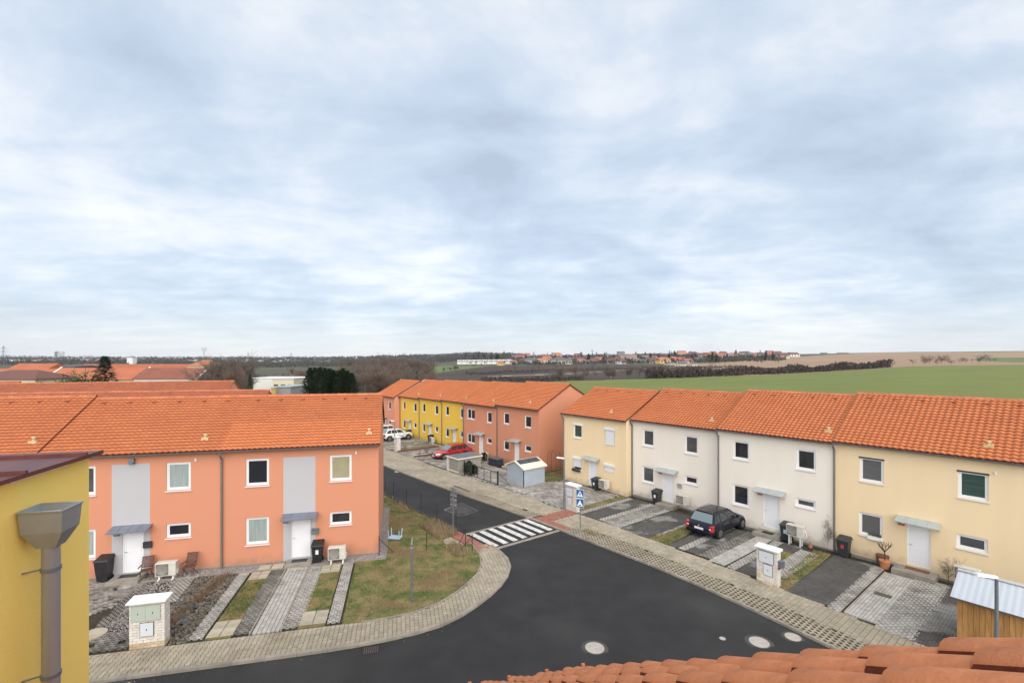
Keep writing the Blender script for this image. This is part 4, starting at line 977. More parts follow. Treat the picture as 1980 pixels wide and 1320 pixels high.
# rows behind the left one
def backrow(label, u, v, Y, W, n, dz=0, wall='render_pink', roofm='tile_far', vents=True, step=7.5, group=GB, name_no=0):
    """ridge end (right) at photo point u,v at depth Y; n houses running to the left"""
    X = (u-CX)/FP*Y; zr = H-(v-VH)/FP*Y
    f0 = Frame((X+.237*4.2, Y-.97*4.2), 76.3)
    for k in range(n):
        e = zr-2.2-.1+dz*k
        zb = terr(*f0.w(-step*k-3, 0))
        house(label[k], f0, -step*(k+1), step, 0, zb, e, wall, [(1.1, 2.1, e-2, e-.7, 'glass_dark', {}), (5, 6, e-2, e-.7, 'glass_dark', {})], (3.2, 4.1, zb+.1, zb+2.1), group,
              roofm=roofm, far=True, right_verge=(k == 0), left_verge=False, canopy=None)
backrow(['tiled roof end just showing over the ridge of the orange end house', 'thin strip of roof showing above the ridge, next to the end one', 'thin strip of roof showing above the ridge near the yellow wall'], 519, 753.5, 43, 7.5, 3)
backrow(['pink-gabled house at the right end of the row behind the near roofs', 'second roof from the pink gable in the row behind', 'third roof from the pink gable in the row behind', 'fourth roof from the pink gable in the row behind, below the dark spruce'], 451.5, 736, 60, 7.5, 4, dz=-.03)
backrow(['red tiled roof left of the dark flashing strip at the left edge', 'red tiled roof cut by the left edge of the view'], 38, 737.5, 59, 7.5, 2)
b = MB()
# ---------------------------------------------------------------- older houses further left
def simple_house(name, label, cat, u, Y, vridge, veave, vbase, uw, wall, roofm, group=None, rot=None, hip=False, depth=9, wins=0, gable_white=False, parapet=False):
    """u = left end, uw = right end of the facade in the view"""
    x0, x1 = (u-CX)/FP*Y, (uw-CX)/FP*Y; W = x1-x0; zf = lambda v: H-(v-VH)/FP*Y
    zb = min(zf(vbase), terr(x0, Y)) ; t = thing(name, label, cat, (x0, Y, zb), R_(3) if rot is None else rot, group)
    ez, rz = zf(veave)-zb, zf(vridge)-zb; D = depth
    b = MB(); b.box(0, W, 0, D, -1, ez); 
    if not hip: b.add([(0, 0, ez), (0, D, ez), (0, D/2, rz-.1)], [(0, 2, 1)]); b.add([(W, 0, ez), (W, D, ez), (W, D/2, rz-.1)], [(0, 1, 2)])
    b.build('wall', wall, t)
    b = MB(); o = .3; i = min(W*.3, D*.5) if hip else -o
    zr, zo = rz, ez-.05
    xa, xb = (i, W-i)
    b.add([(-o, -o, zo), (W+o, -o, zo), (W+o, D+o, zo), (-o, D+o, zo), (xa, D/2, zr), (xb, D/2, zr), (-o, -o, zo-.15), (W+o, -o, zo-.15), (W+o, D+o, zo-.15), (-o, D+o, zo-.15)],
          [(0, 1, 5, 4), (2, 3, 4, 5), (1, 2, 5), (3, 0, 4), (6, 7, 1, 0), (7, 8, 2, 1), (8, 9, 3, 2), (9, 6, 0, 3), (9, 8, 7, 6)])
    b.build('roof', roofm, t)
    if parapet:
        for x_ in parapet:
            b = MB(); b.add([(x_*W, -o-.05, zo+.0), (x_*W+.35, -o-.05, zo), (x_*W+.35, D/2, zr+.25), (x_*W, D/2, zr+.25), (x_*W, -o-.05, zo-.3), (x_*W+.35, -o-.05, zo-.3), (x_*W+.35, D/2, zr-.1), (x_*W, D/2, zr-.1)],
                           [(0, 1, 2, 3), (4, 5, 1, 0), (5, 6, 2, 1), (7, 4, 0, 3), (7, 3, 2, 6)]); b.build('party_wall_cap', 'wall_pale', t)
    for k in range(wins):
        b = MB(); x_ = W*(k+.5)/wins; b.box(x_-.5, x_+.5, -.04, .0, ez*.45, ez*.45+1.2); w = b.build('window', 'white_plastic', t)
        b = MB(); b.box(x_-.4, x_+.4, -.06, -.035, ez*.45+.1, ez*.45+1.1); b.build('pane', 'glass_dark', w)
    return t
GO = 'older tiled buildings beyond the estate'
simple_house('long_house', 'long orange roof between two white party walls at the left', 'house', 84, 108, 711.5, 733, 760, 255, 'wall_cream', 'tile_far', GO, parapet=(0, 1))
simple_house('long_house', 'brownish orange roof with white gable edge and white wall', 'house', 259, 108, 711.5, 731, 750, 379, 'wall_pale', 'tile_old', GO, parapet=(.985,))
simple_house('long_house', 'orange roof left of the first white party wall', 'house', -60, 112, 713, 733, 760, 78, 'wall_cream', 'tile_far', GO)
simple_house('long_house', 'faded orange roof at upper left behind the nearer one', 'house', 12, 150, 702.5, 715, 730, 84, 'wall_cream', 'tile_far', GO)
simple_house('long_house', 'long faded orange roof running behind the spruce', 'house', 143, 155, 703.8, 716, 730, 362, 'wall_cream', 'tile_far', GO)
simple_house('bungalow', 'low building with dark maroon hipped roof at the left edge', 'house', -70, 84, 716, 732, 745, 62, 'wall_cream', 'roof_brown', GO, hip=True)
simple_house('villa', 'yellow house with orange hipped roof beside the bare birches', 'house', 362, 150, 695.5, 707, 735, 400, 'wall_cream', 'roof_orange', GO, hip=True, wins=2, depth=10)
simple_house('flat_shed', 'dark low shed roof between the far orange roofs', 'shed', 119, 130, 706, 708, 715, 143, 'roof_grey', 'roof_grey', GO)
b = MB()
# white depot in the trees
def boxy(name, label, cat, u0, u1, Y, vt, vb, wall, roofm='roof_grey', depth=10, group=None, wins=0, rot=0):
    x0, x1 = (u0-CX)/FP*Y, (u1-CX)/FP*Y; z1 = H-(vt-VH)/FP*Y; g_ = terr((x0+x1)/2, Y); z0 = min(g_, H-(vb-VH)/FP*Y)
    t = thing(name, label, cat, (x0, Y, z0), rot, group); h = z1-z0; W = x1-x0
    b = MB(); b.box(0, W, 0, depth, -1, h); b.build('wall', wall, t)
    b = MB(); b.box(-.15, W+.15, -.15, depth+.15, h, h+.25); b.build('roof', roofm, t)
    for k in range(wins):
        x_ = W*(k+.5)/wins; s_ = W/wins*.3; b = MB(); b.box(x_-s_, x_+s_, -.06, 0, h*.5, h*.8); b.build('window', 'glass_mid', t)
    return t
boxy('depot', 'long low white flat-roofed building among the bare trees', 'building', 490, 600, 135, 731.5, 746, 'wall_pale', 'town_white')
boxy('depot', 'cream block in front of the long white low building', 'building', 527, 568, 128, 733, 747, 'wall_cream', 'town_white', depth=6, wins=3)
boxy('tent_shed', 'pale grey arched shed roof just above the near ridge', 'shed', 532, 562, 100, 749, 760, 'wall_greyish', 'canopy_pale', depth=8)
boxy('silo', 'small yellow-grey tank beside the arched shed roof', 'tank', 524, 531, 98, 750, 760, 'wall_yellow', 'town_white', depth=1)
# far town on the left horizon
def vz(v, Y): return H-(v-VH)/FP*Y
t = thing('tower_block', 'tall grey and white tower block on the left horizon', 'tower block', ((112-CX)/FP*2300, 2300, vz(693, 2300)), 0)
b = MB(); b.box(-17, -4, 0, 14, -5, 35); b.build('dark_wing', 'town_grey', t); b = MB(); b.box(-4, 4, 1, 14, -5, 31); b.build('core', 'town_grey', t)
b = MB(); b.box(4, 20, 0, 14, -5, 34); b.build('pale_wing', 'town_white', t)
for k in range(9): b = MB(); b.box(5, 19, -.4, 0, k*3.7, k*3.7+1.6); b.build('window_band', 'glass_mid', t)
for k in range(9): b = MB(); b.box(-16, -5, -.4, 0, k*3.7, k*3.7+1.6); b.build('window_band', 'glass_mid', t)
t = thing('grain_tower', 'white tower building with grey top room right of the spruce', 'tower', ((251-CX)/FP*1100, 1100, vz(704, 1100)), 0)
b = MB(); b.box(-7, 7, 0, 12, -3, 15); b.build('shaft', 'town_white', t); b = MB(); b.box(-3, 4, 1, 8, 15, 19); b.build('top_room', 'town_grey', t); b = MB(); b.cyl((0, 4, 19), (0, 4, 24), .3, n=5); b.build('mast', 'town_grey', t)
b = MB(); random.seed(11)
for k in range(900):
    u = random.uniform(-60, 860) if k % 3 else random.uniform(0, 420); v0 = random.uniform(0, 1)
    Y = random.uniform(1300, 3300); x = (u-CX)/FP*Y; z = terr(x, Y)
    w_ = random.uniform(6, 16)*(2.2 if random.random() < .1 else 1); h_ = random.uniform(4, 9); d_ = random.uniform(6, 14)
    if 560 < u and random.random() < .7: continue
    mi = random.choice([0, 0, 0, 1, 2])
    b.box(x-w_/2, x+w_/2, Y, Y+d_, z-2, z+h_*.6, mi)
    b.add([(x-w_/2, Y, z+h_*.6), (x+w_/2, Y, z+h_*.6), (x+w_/2, Y+d_, z+h_*.6), (x-w_/2, Y+d_, z+h_*.6), (x-w_/2, Y+d_/2, z+h_), (x+w_/2, Y+d_/2, z+h_)], [(0, 1, 5, 4), (2, 3, 4, 5), (1, 2, 5), (3, 0, 4)], 2 if random.random() < .5 else 1)
stuff(b.build('distant_town', ['town_white', 'town_grey', 'town_roof']))
# flat white halls scattered on the horizon
for i, (u0, u1, Y, vt, vb, lab) in enumerate([(600, 636, 1500, 697.5, 701, 'flat white hall far off above the dark thuja hedge'), (637, 668, 1700, 695.5, 699, 'flat white hall on the horizon right of another one'), (465, 502, 1400, 697.5, 702, 'pale low block of flats on the horizon right of the birches'),
        (496, 545, 1200, 704, 706.5, 'long thin white hall in the distance below the pale flats'), (18, 55, 1200, 696, 700, 'white hall with long pale roof at the far left horizon')]):
    boxy('hall', lab, 'building', u0, u1, Y, vt, vb, 'town_white', 'town_white', depth=30)
# white row of flats below the hill
for k in range(11):
    u0 = 884+k*9.6; Y = 1000; vt = 695.8-(k*.12)
    boxy('apartment_house', 'white apartment house in the long white row below the wooded hill', 'apartment house', u0, u0+8.8, Y, vt, 703.5, 'wall_pale', 'town_grey', depth=12, group='white apartment row', wins=3)
# ---------------------------------------------------------------- village
VC = [('cream', 'wall_cream'), ('white', 'wall_pale'), ('pale grey', 'wall_greyish'), ('yellow', 'wall_yellow')]
RC = [('orange', 'roof_orange'), ('red', 'roof_red'), ('dark grey', 'roof_grey'), ('brown', 'roof_brown'), ('pinkish', 'roof_pinkish')]
vill = [ # u, v base, width px, height px, wall, roof
 (967,706,9,6,3,0),(985,702,11,6,1,3),(995,704,9,6,0,4),(1012,703,10,7,2,3),(1024,703,14,8,1,2),(1050,704,16,9,1,0),(1034,695,8,5,1,3),(1072,703,9,8,1,2),(1084,704,9,9,0,2),(1097,704,13,9,0,2),
 (1108,697,9,5,1,1),(1120,698,12,6,2,3),(1125,703,11,7,0,4),(1137,703,10,6,1,3),(1150,702,13,8,2,3),(1160,699,12,7,0,1),(1130,690,14,3,1,2),(1152,687,20,3,1,2),(1175,688,14,3,1,2),(1144,701,8,6,0,4),
 (1208,698,14,8,2,4),(1222,697,13,9,1,4),(1230,701,12,7,1,2),(1245,702,10,6,2,2),(1262,697,12,7,0,1),(1275,700,12,8,0,4),(1289,703,20,9,3,0),(1311,701,10,8,0,1),(1300,697,9,6,1,0),(1336,702,17,7,2,1),(1257,690,9,4,1,4),(1245,692,8,4,2,4),
 (1302,705,12,4,1,2),(1318,706,12,4,1,2),(1343,707,7,5,1,2),(1366,690,12,7,2,1),(1382,693,12,7,2,3),(1395,693,12,6,1,1),(1410,692,13,7,2,4),(1420,690,12,6,1,1),(1431,681,14,5,2,1),(1454,681,13,5,2,2),(1474,681,15,6,2,0),
 (1455,690,12,6,1,2),(1466,694,8,7,3,1),(1473,691,10,6,2,2),(1487,689,14,7,2,1),(1492,693,10,5,1,2),(1497,682,12,5,2,3),(1503,693,12,6,1,2),(1517,688,20,5,1,2),(1543,690,22,7,1,3),(1598,682,16,7,1,2),
 (1635,679,24,7,1,3),(1687,676,22,5,2,2),(1733,677,24,5,0,1),(1180,703,10,7,2,3),(1194,699,9,6,0,3),(1100,690,8,4,1,3),(1060,695,7,5,2,3),(1046,692,7,4,1,2)]
rv = random.Random(21)
for k in range(75):
    u = rv.uniform(992, 1520); v = rv.uniform(684.5 if u > 1200 else 690, 703.5 if u < 1380 else 694); w = rv.uniform(8, 14)
    vill.append((u, v, w, w*rv.uniform(.45, .62), rv.choice([0, 1, 1, 2, 2, 0]), rv.choice([1, 2, 2, 3, 3, 4, 2, 3, 0])))
for (u, v, w, h, wc, rc) in vill:
    w, h = w*1.25, h*1.3
    x, Y, z = find(u, v, 500); W = w*Y/FP; Hh = h*Y/FP
    zone = 'at the left end of the village' if u < 1060 else 'in the left half of the village' if u < 1180 else 'in the middle of the village' if u < 1350 else 'in the right part of the village' if u < 1520 else 'standing alone on the ridge to the right'
    lab = f'{VC[wc][0]} house with {RC[rc][0]} roof {zone}'
    t = thing('village_house', lab, 'house', (x-W/2, Y, z), random.uniform(-.5, .5), 'village houses across the fields')
    D = min(W, 12); ez = Hh*.58
    b = MB(); b.box(0, W, 0, D, -2, ez); b.add([(0, 0, ez), (0, D, ez), (0, D/2, Hh*.98)], [(0, 2, 1)]); b.add([(W, 0, ez), (W, D, ez), (W, D/2, Hh*.98)], [(0, 1, 2)]); b.build('wall', VC[wc][1], t)
    b = MB(); o = .4; b.add([(-o, -o, ez-.2), (W+o, -o, ez-.2), (W+o, D+o, ez-.2), (-o, D+o, ez-.2), (-o, D/2, Hh), (W+o, D/2, Hh), (-o, -o, ez-.5), (W+o, -o, ez-.5), (W+o, D+o, ez-.5), (-o, D+o, ez-.5)],
        [(0, 1, 5, 4), (2, 3, 4, 5), (6, 7, 1, 0), (8, 9, 3, 2), (7, 8, 5, 1) , (9, 6, 0, 4, 3)]); b.build('roof', RC[rc][1], t)
    for k in range(3 if w > 9 else 2):
        x_ = W*(k+.5)/(3 if w > 9 else 2); b = MB(); b.box(x_-W*.06, x_+W*.06, -.1, 0, ez*.35, ez*.8); b.build('window', 'glass_dark', t)
# ---------------------------------------------------------------- trees
def bare_mesh(seed, h, levels=4, spread=.5, thick=.12, twigs=5, cr=None):
    rs = random.Random(seed); tr = MB(); cr = MB()
    def branch(p, d, l, r, lv):
        q = p+d*l; tgt = tr if lv <= 1 else cr
        if lv <= 2: tgt.cyl(p, q, r, r*.62, n=4 if lv else 5, caps=False, r=rs.random())
        else:
            s = d.cross(Vector((rs.uniform(-1, 1), rs.uniform(-1, 1), .1))).normalized()*max(r, .009)
            tgt.add([p-s, p+s, q], [(0, 1, 2)], 0, rs.random())
        if lv >= levels: return
        n = twigs if lv else twigs+3
        for k in range(n):
            f = rs.uniform(.3, 1) if lv else rs.uniform(.28, 1)
            a = rs.uniform(0, 6.28); u = d.orthogonal().normalized(); w = d.cross(u)
            nd = (d*rs.uniform(.55, 1.1)+(u*math.cos(a)+w*math.sin(a))*spread*rs.uniform(.7, 1.3)+Vector((0, 0, .15))).normalized()
            branch(p+(q-p)*f, nd, l*rs.uniform(.42, .68), r*.5, lv+1)
    branch(Vector((0, 0, -.2)), Vector((rs.uniform(-.06, .06), rs.uniform(-.06, .06), 1)).normalized(), h*.55, thick, 0)
    def me(b, nm, m):
        x = bpy.data.meshes.new(nm); x.from_pydata(b.v, [], b.f); x.materials.append(MT[m]); at = x.attributes.new('rnd', 'FLOAT', 'FACE'); at.data.foreach_set('value', b.r); return x
    return tr, cr, me
PROTO = {}
def proto(kind, seed):
    k = (kind, seed)
    if k in PROTO: return PROTO[k]
    rs = random.Random(seed*7+3)
    if kind in ('bare', 'birch', 'shrub'):
        tr, cr, me = bare_mesh(seed, 10, 5 if kind != 'shrub' else 4, .55 if kind == 'bare' else .38 if kind == 'birch' else .8, .16 if kind != 'shrub' else .08, 6 if kind != 'shrub' else 7)
        PROTO[k] = (me(tr, 'trunk', 'birch' if kind == 'birch' else 'bark'), me(cr, 'crown', 'twig' if seed % 2 else 'twig_red'))
    else:
        tr, cr, me = bare_mesh(seed, 1, 0)
        tr = MB(); tr.cyl((0, 0, -.3), (0, 0, 9), .16, .03, n=6); cr = MB()
        n = 2600 if kind == 'spruce' else 2400
        for i in range(n):
            f = rs.random()**.7 if kind == 'spruce' else rs.random(); z = .7+9.3*f if kind != 'round' else 0
            a = rs.uniform(0, 6.28)
            if kind == 'spruce':
                lay = (z*1.35) % 1; R = (10-z)*.34*(.72+.42*(1-lay))*rs.uniform(.35, 1)+.08; R *= 1+.15*math.sin(a*5+int(z*1.35)*2)
                dz = -R*.18
            elif kind == 'thuja':
                R = 1.25*min(1, (10.2-z)*.36)*rs.uniform(.55, 1.0)*(1+.14*math.sin(a*3+z)); dz = 0
            else:
                th = math.acos(rs.uniform(-1, 1)); q = rs.uniform(.55, 1)*(1+.22*math.sin(a*3)*math.sin(th*4)); R = 4*q*math.sin(th); z = 4.6+3.6*q*math.cos(th); dz = 0
            x, y = math.cos(a)*R, math.sin(a)*R; s = rs.uniform(.12, .3)
            o = Vector((math.cos(a)*s*1.3, math.sin(a)*s*1.3, s*(-.35 if kind == 'spruce' else 1.0))); sd_ = Vector((-math.sin(a), math.cos(a), rs.uniform(-.3, .3)))*s*.55
            p = Vector((x, y, z+dz)); cr.add([p-sd_, p+sd_, p+o], [(0, 1, 2)], 0, rs.random())
        PROTO[k] = (me(tr, 'trunk', 'bark'), me(cr, 'crown', {'spruce': 'spruce', 'thuja': 'thuja', 'round': 'leaf_olive'}[kind]))
    return PROTO[k]
def tree(kind, label, loc, h, wide=1.0, seed=None, group=None, cat='tree', name=None):
    seed = random.randint(1, 4) if seed is None else seed
    a, c = proto(kind, seed)
    t = thing(name or {'bare': 'bare_tree', 'birch': 'birch_tree', 'shrub': 'bare_shrub', 'spruce': 'spruce_tree', 'thuja': 'thuja', 'round': 'evergreen_bush'}[kind], label, cat, loc, random.uniform(0, 6.28), group)
    link('trunk', a, t); link('crown', c, t); s = h/10; t.scale = (s*wide, s*wide, s)
    return t
def tpix(kind, label, u, vt, vb, Y, wide=1.0, seed=None, group=None, **k):
    x = (u-CX)/FP*Y; z = terr(x, Y); h = (H-(vt-VH)/FP*Y)-z
    if h < .8: h = .8
    if kind == 'round': h *= 1.2
    return tree(kind, label, (x, Y, z), h*(1.0 if kind not in ('bare', 'birch', 'shrub') else 1.0), wide, seed, group, **k)
random.seed(5)
tpix('spruce', 'dark green spruce standing before the long orange roofs', 203, 688, 733, 75, 1.35, 1)
for i, (u, vt) in enumerate([(144, 719), (165, 717), (122, 728), (70, 733)]):
    tpix('round', ['tall thin olive evergreen bush left of the spruce', 'broad olive evergreen bush directly left of the spruce', 'low olive bush at the foot of the long orange roof', 'low olive bush by the first white party wall'][i], u, vt, 0, 72+i, [.45, .9, .6, .5][i], i % 3+1, cat='bush')
for i, (u, vt, Y) in enumerate([(408, 690, 84), (422, 684, 90), (437, 686, 86), (455, 683, 92), (447, 700, 80), (395, 712, 82)]):
    tpix('birch', 'bare birch in the clump beside the yellow villa', u, vt, 0, Y, 1.1, i % 3+1, 'birch clump')
tpix('spruce', 'small dark conifer just right of the pink gable', 483, 722, 0, 78, .55, 2)
for i, u in enumerate([600, 609, 619, 628, 637, 645, 654, 663, 671, 680, 614, 640, 658]):
    tpix('thuja', ('dark green tree at the left end of the dense evergreen group' if u < 616 else 'dark green tree at the right end of the dense evergreen group' if u > 656 else 'dark green tree in the middle of the dense evergreen group'), u, 712+random.uniform(-2, 8)+(6 if u > 668 else 0), 0, 88+random.uniform(-5, 9), 1.15, i % 3+1, 'dense evergreen group', name='evergreen_tree')
tpix('spruce', 'small dark conifer among the bare trees right of the thuja group', 806, 718, 0, 120, .55, 3)
for i in range(130):
    u = random.uniform(470, 830) if i % 3 == 0 else random.uniform(660, 830); Y = random.uniform(95, 320)
    if 488 < u < 605 and Y < 175: Y = random.uniform(180, 330)
    base = lerp([(470, 712), (600, 708), (700, 700), (780, 700), (830, 706)], u)
    vt = base + random.uniform(-2, 12)
    if random.random() < .07: vt = random.uniform(684, 694)
    x = (u-CX)/FP*Y; z = terr(x, Y); h = (H-(vt-VH)/FP*Y)-z
    tree('bare' if i % 5 else 'birch', 'bare brown tree in the wood behind the roofs', (x, Y, z), max(5, min(h, 17)), random.uniform(.9, 1.5), None, 'bare wood behind the roofs')
for i, (u, Y, vt) in enumerate([(708, 330, 685), (718, 320, 683), (741, 340, 684), (748, 330, 683), (757, 335, 685), (765, 330, 684), (774, 330, 685)]):
    tpix('bare', 'tall bare tree standing up against the horizon', u, vt, 0, Y, 1.0, i % 4+1, 'tall bare trees on the skyline')
# hedgerow between the green field and the ploughed field
random.seed(9)
for i in range(30):
    u = random.choice([random.uniform(1060, 1180), random.uniform(1170, 1250), random.uniform(1255, 1440)])
    x, Y, z = find(u, lerp(E_GREEN, u)-1, 150); hh = random.uniform(6, 11)*(Y/350)**.5
    tree('bare' if i % 3 else 'shrub', 'bare dark tree in the hedgerow at the edge of the green field', (x, Y, z), hh, random.uniform(.9, 1.3), None, 'hedgerow trees')
tpix('bare', 'large bare bush at the right end of the dark hedge', 1725, 691, 0, 395, 1.0, 2); 
for (u, w) in ((1790, 1), (1765, 1), (1840, 1), (1812, 1)):
    x, Y, z = find(u, 706, 250); tree('shrub', 'bare bush scattered along the field edge on the right', (x, Y, z), 6, 1.6, None, 'field edge bushes', cat='bush')
for i in range(22):
    u = random.uniform(1785, 1925); x, Y, z = find(u, random.uniform(700, 704), 300); tree('shrub', 'bare bush in the thicket at the far side of the right field', (x, Y, z), random.uniform(5, 10), 1.3, None, 'right thicket bushes', cat='bush')
for i in range(80):
    u = random.uniform(900, 1510); v = random.uniform(686, 702); x, Y, z = find(u, v, 600)
    tree('spruce' if i % 3 else 'thuja', 'dark conifer rising between the village houses', (x, Y, z), random.uniform(11, 20), random.uniform(1.0, 1.7), None, 'village conifers')
for i in range(130):
    u = random.uniform(860, 1520); v = random.uniform(687, 705); x, Y, z = find(u, v, 600)
    tree('bare', 'bare tree among the village houses', (x, Y, z), random.uniform(7, 12), random.uniform(1, 1.6), None, 'village bare trees')
for i in range(10):
    u = random.uniform(850, 940); v = lerp([(860, 718), (940, 708)], u); x, Y, z = find(u, v, 200)
    tree('round' if i % 2 else 'shrub', 'small roadside tree by the pale field path', (x, Y, z), random.uniform(5, 8), 1, None, 'path trees')
# bushes on the ploughed field
for i, (u, v) in enumerate([(985, 719), (997, 719), (1030, 717), (1043, 716), (1075, 717), (1086, 716), (1113, 714), (1147, 714), (1175, 713), (1065, 730), (1075, 729), (1085, 731), (1178, 733), (1370, 722), (1345, 724), (1320, 726), (1290, 730), (1385, 726)]):
    x, Y, z = find(u, v, 200); tree('shrub', 'dark bare bush on the ploughed field', (x, Y, z), 5.5*(Y/400)**.5*random.uniform(.8, 1.3), 1.6, None, 'bushes on the ploughed field', cat='bush')
# continuous hedges and woods, uncountable
FC = {}
HN = [random.random() for _ in range(400)]
def bank(name, m, pts, n, h, wv, size, near=150, seed=1, up=True):
    """pts: (u, v) line on the terrain, filled with small upright sprigs"""
    rs = random.Random(seed); b = MB()
    for i in range(n):
        u = rs.uniform(pts[0][0], pts[-1][0]); v = lerp(pts, u)+rs.uniform(-wv, wv)
        key = (int(u/3), int(v*2), near)
        if key not in FC: FC[key] = find(key[0]*3+1.5, key[1]/2+.25, near)[1]
        Y = FC[key]*rs.uniform(.985, 1.015); x = (u-CX)/FP*Y; z = terr(x, Y); k = .75+.25*math.sin(u*.07+seed)+.35*HN[int(u*.35) % 400]+.25*HN[int(u*.11+80) % 400]; hh = h*k*rs.random(); s = size*rs.uniform(.5, 1.3)
        a = rs.uniform(0, 3.14); dx, dy = math.cos(a)*s*.5, math.sin(a)*s*.5
        b.add([(x-dx, Y-dy, z+hh*.6), (x+dx, Y+dy, z+hh*.6), (x+rs.uniform(-s, s)*.4, Y, z+hh*.6+s)], [(0, 1, 2)], 0, rs.random())
    return stuff(b.build(name, m))
bank('hedge', 'hedge', [(1440, 724), (1500, 722.5), (1600, 717), (1700, 711), (1722, 709.5)], 8000, 7.5, 1.2, 1.4, 200)
bank('hedge', 'hedge', [(1250, 731), (1350, 728), (1440, 725)], 4500, 7.5, 1.0, 1.3, 200, 2)
bank('hedge', 'hedge', [(930, 736), (1060, 736), (1130, 734)], 900, 2.5, 2.0, 1.2, 200, 3)
bank('wood', 'far_wood', [(330, 702), (480, 706), (600, 704), (700, 704), (840, 706)], 12000, 8, 6, 3.0, 300, 4)
bank('wood', 'far_wood', [(-60, 703), (200, 702), (330, 701)], 6000, 8, 3, 4.0, 500, 5)
bank('wood', 'far_wood_cool', [(-60, 696), (300, 697), (600, 696), (830, 694)], 6000, 10, 3, 6.0, 1000, 6)
bank('wood', 'far_wood', [(770, 696), (860, 693), (900, 690), (985, 690), (1010, 690)], 9000, 8, 8, 4.0, 900, 7)
bank('wood', 'far_wood', [(1000, 694), (1200, 690), (1300, 688), (1440, 684), (1500, 684)], 8000, 9, 3.5, 4.0, 900, 8)
bank('wood', 'far_wood', [(1625, 681), (1680, 680), (1750, 679)], 900, 3.5, .8, 2.5, 900, 9)
bank('wood', 'village_wood', [(990, 700), (1200, 697), (1380, 694), (1520, 690)], 12000, 7, 7, 3.2, 600, 12)
bank('wood', 'far_wood', [(850, 697), (900, 694), (990, 694)], 3500, 6, 2.5, 3.5, 900, 13)
bank('scrub_bushes', 'hedge', [(900, 725), (1100, 717), (1300, 713), (1430, 711)], 2200, 3, 1.5, 1.3, 250, 21)
# pylons
def pylon(label, u, vt, Y, w=9):
    x = (u-CX)/FP*Y; z = terr(x, Y); h = (H-(vt-VH)/FP*Y)-z; t = thing('pylon', label, 'pylon', (x, Y, z), 0)
    b = MB(); r = h*.004+.05
    for sx in (-1, 1):
        for sy in (-1, 1): b.cyl((sx*w*.3, sy*w*.3, 0), (sx*.3, sy*.3, h), r, r*.6, n=3)
    for k in range(7):
        f0, f1 = k/7, (k+1)/7; a0, a1 = w*.3*(1-f0)+.3*f0, w*.3*(1-f1)+.3*f1
        b.cyl((-a0, -a0, h*f0), (a1, -a1, h*f1), r*.6, n=3); b.cyl((a0, -a0, h*f0), (-a1, -a1, h*f1), r*.6, n=3)
    b.build('lattice', 'steel', t)
    for f, l in ((.62, 1), (.76, .75), (.9, .5)):
        b = MB(); b.cyl((-w*l, 0, h*f), (w*l, 0, h*f), r, n=3); b.cyl((-w*l, 0, h*f), (0, 0, h*f+1.5), r*.6, n=3); b.cyl((w*l, 0, h*f), (0, 0, h*f+1.5), r*.6, n=3); b.build('cross_arm', 'steel', t)
pylon('tall lattice pylon at the left edge of the horizon', 7, 668, 640, 9)
pylon('lattice mast on the horizon above the long white hall', 563, 682, 1100, 5)
pylon('thin lattice mast left of the other one on the horizon', 534, 688, 1300, 4); pylon('thin far mast above the flat white halls', 549, 688.5, 1500, 4)
t = thing('radio_mast', 'dark mobile phone mast rising above the village roofs', 'mast', on(1145, 1400)); b = MB(); b.cyl((0, 0, 0), (0, 0, 28), .8, .5, n=6); b.build('pole', 'steel', t); b = MB(); b.cyl((0, 0, 22), (0, 0, 25), 2, n=6); b.build('antenna_ring', 'steel', t)

# ---------------------------------------------------------------- thin winter haze over the whole valley
hb = MB(); hb.box(-25000, 25000, -190, 4400, -25, 110)
hm = bpy.data.materials.new('haze'); hm.use_nodes = True; hn = hm.node_tree.nodes; hn.clear()
ho = hn.new('ShaderNodeOutputMaterial'); pv = hn.new('ShaderNodeVolumePrincipled'); pv.inputs['Color'].default_value = (.86, .90, .96, 1); pv.inputs['Density'].default_value = .00005
hm.node_tree.links.new(pv.outputs[0], ho.inputs['Volume']); MT['haze'] = hm
stuff(hb.build('haze', 'haze'))
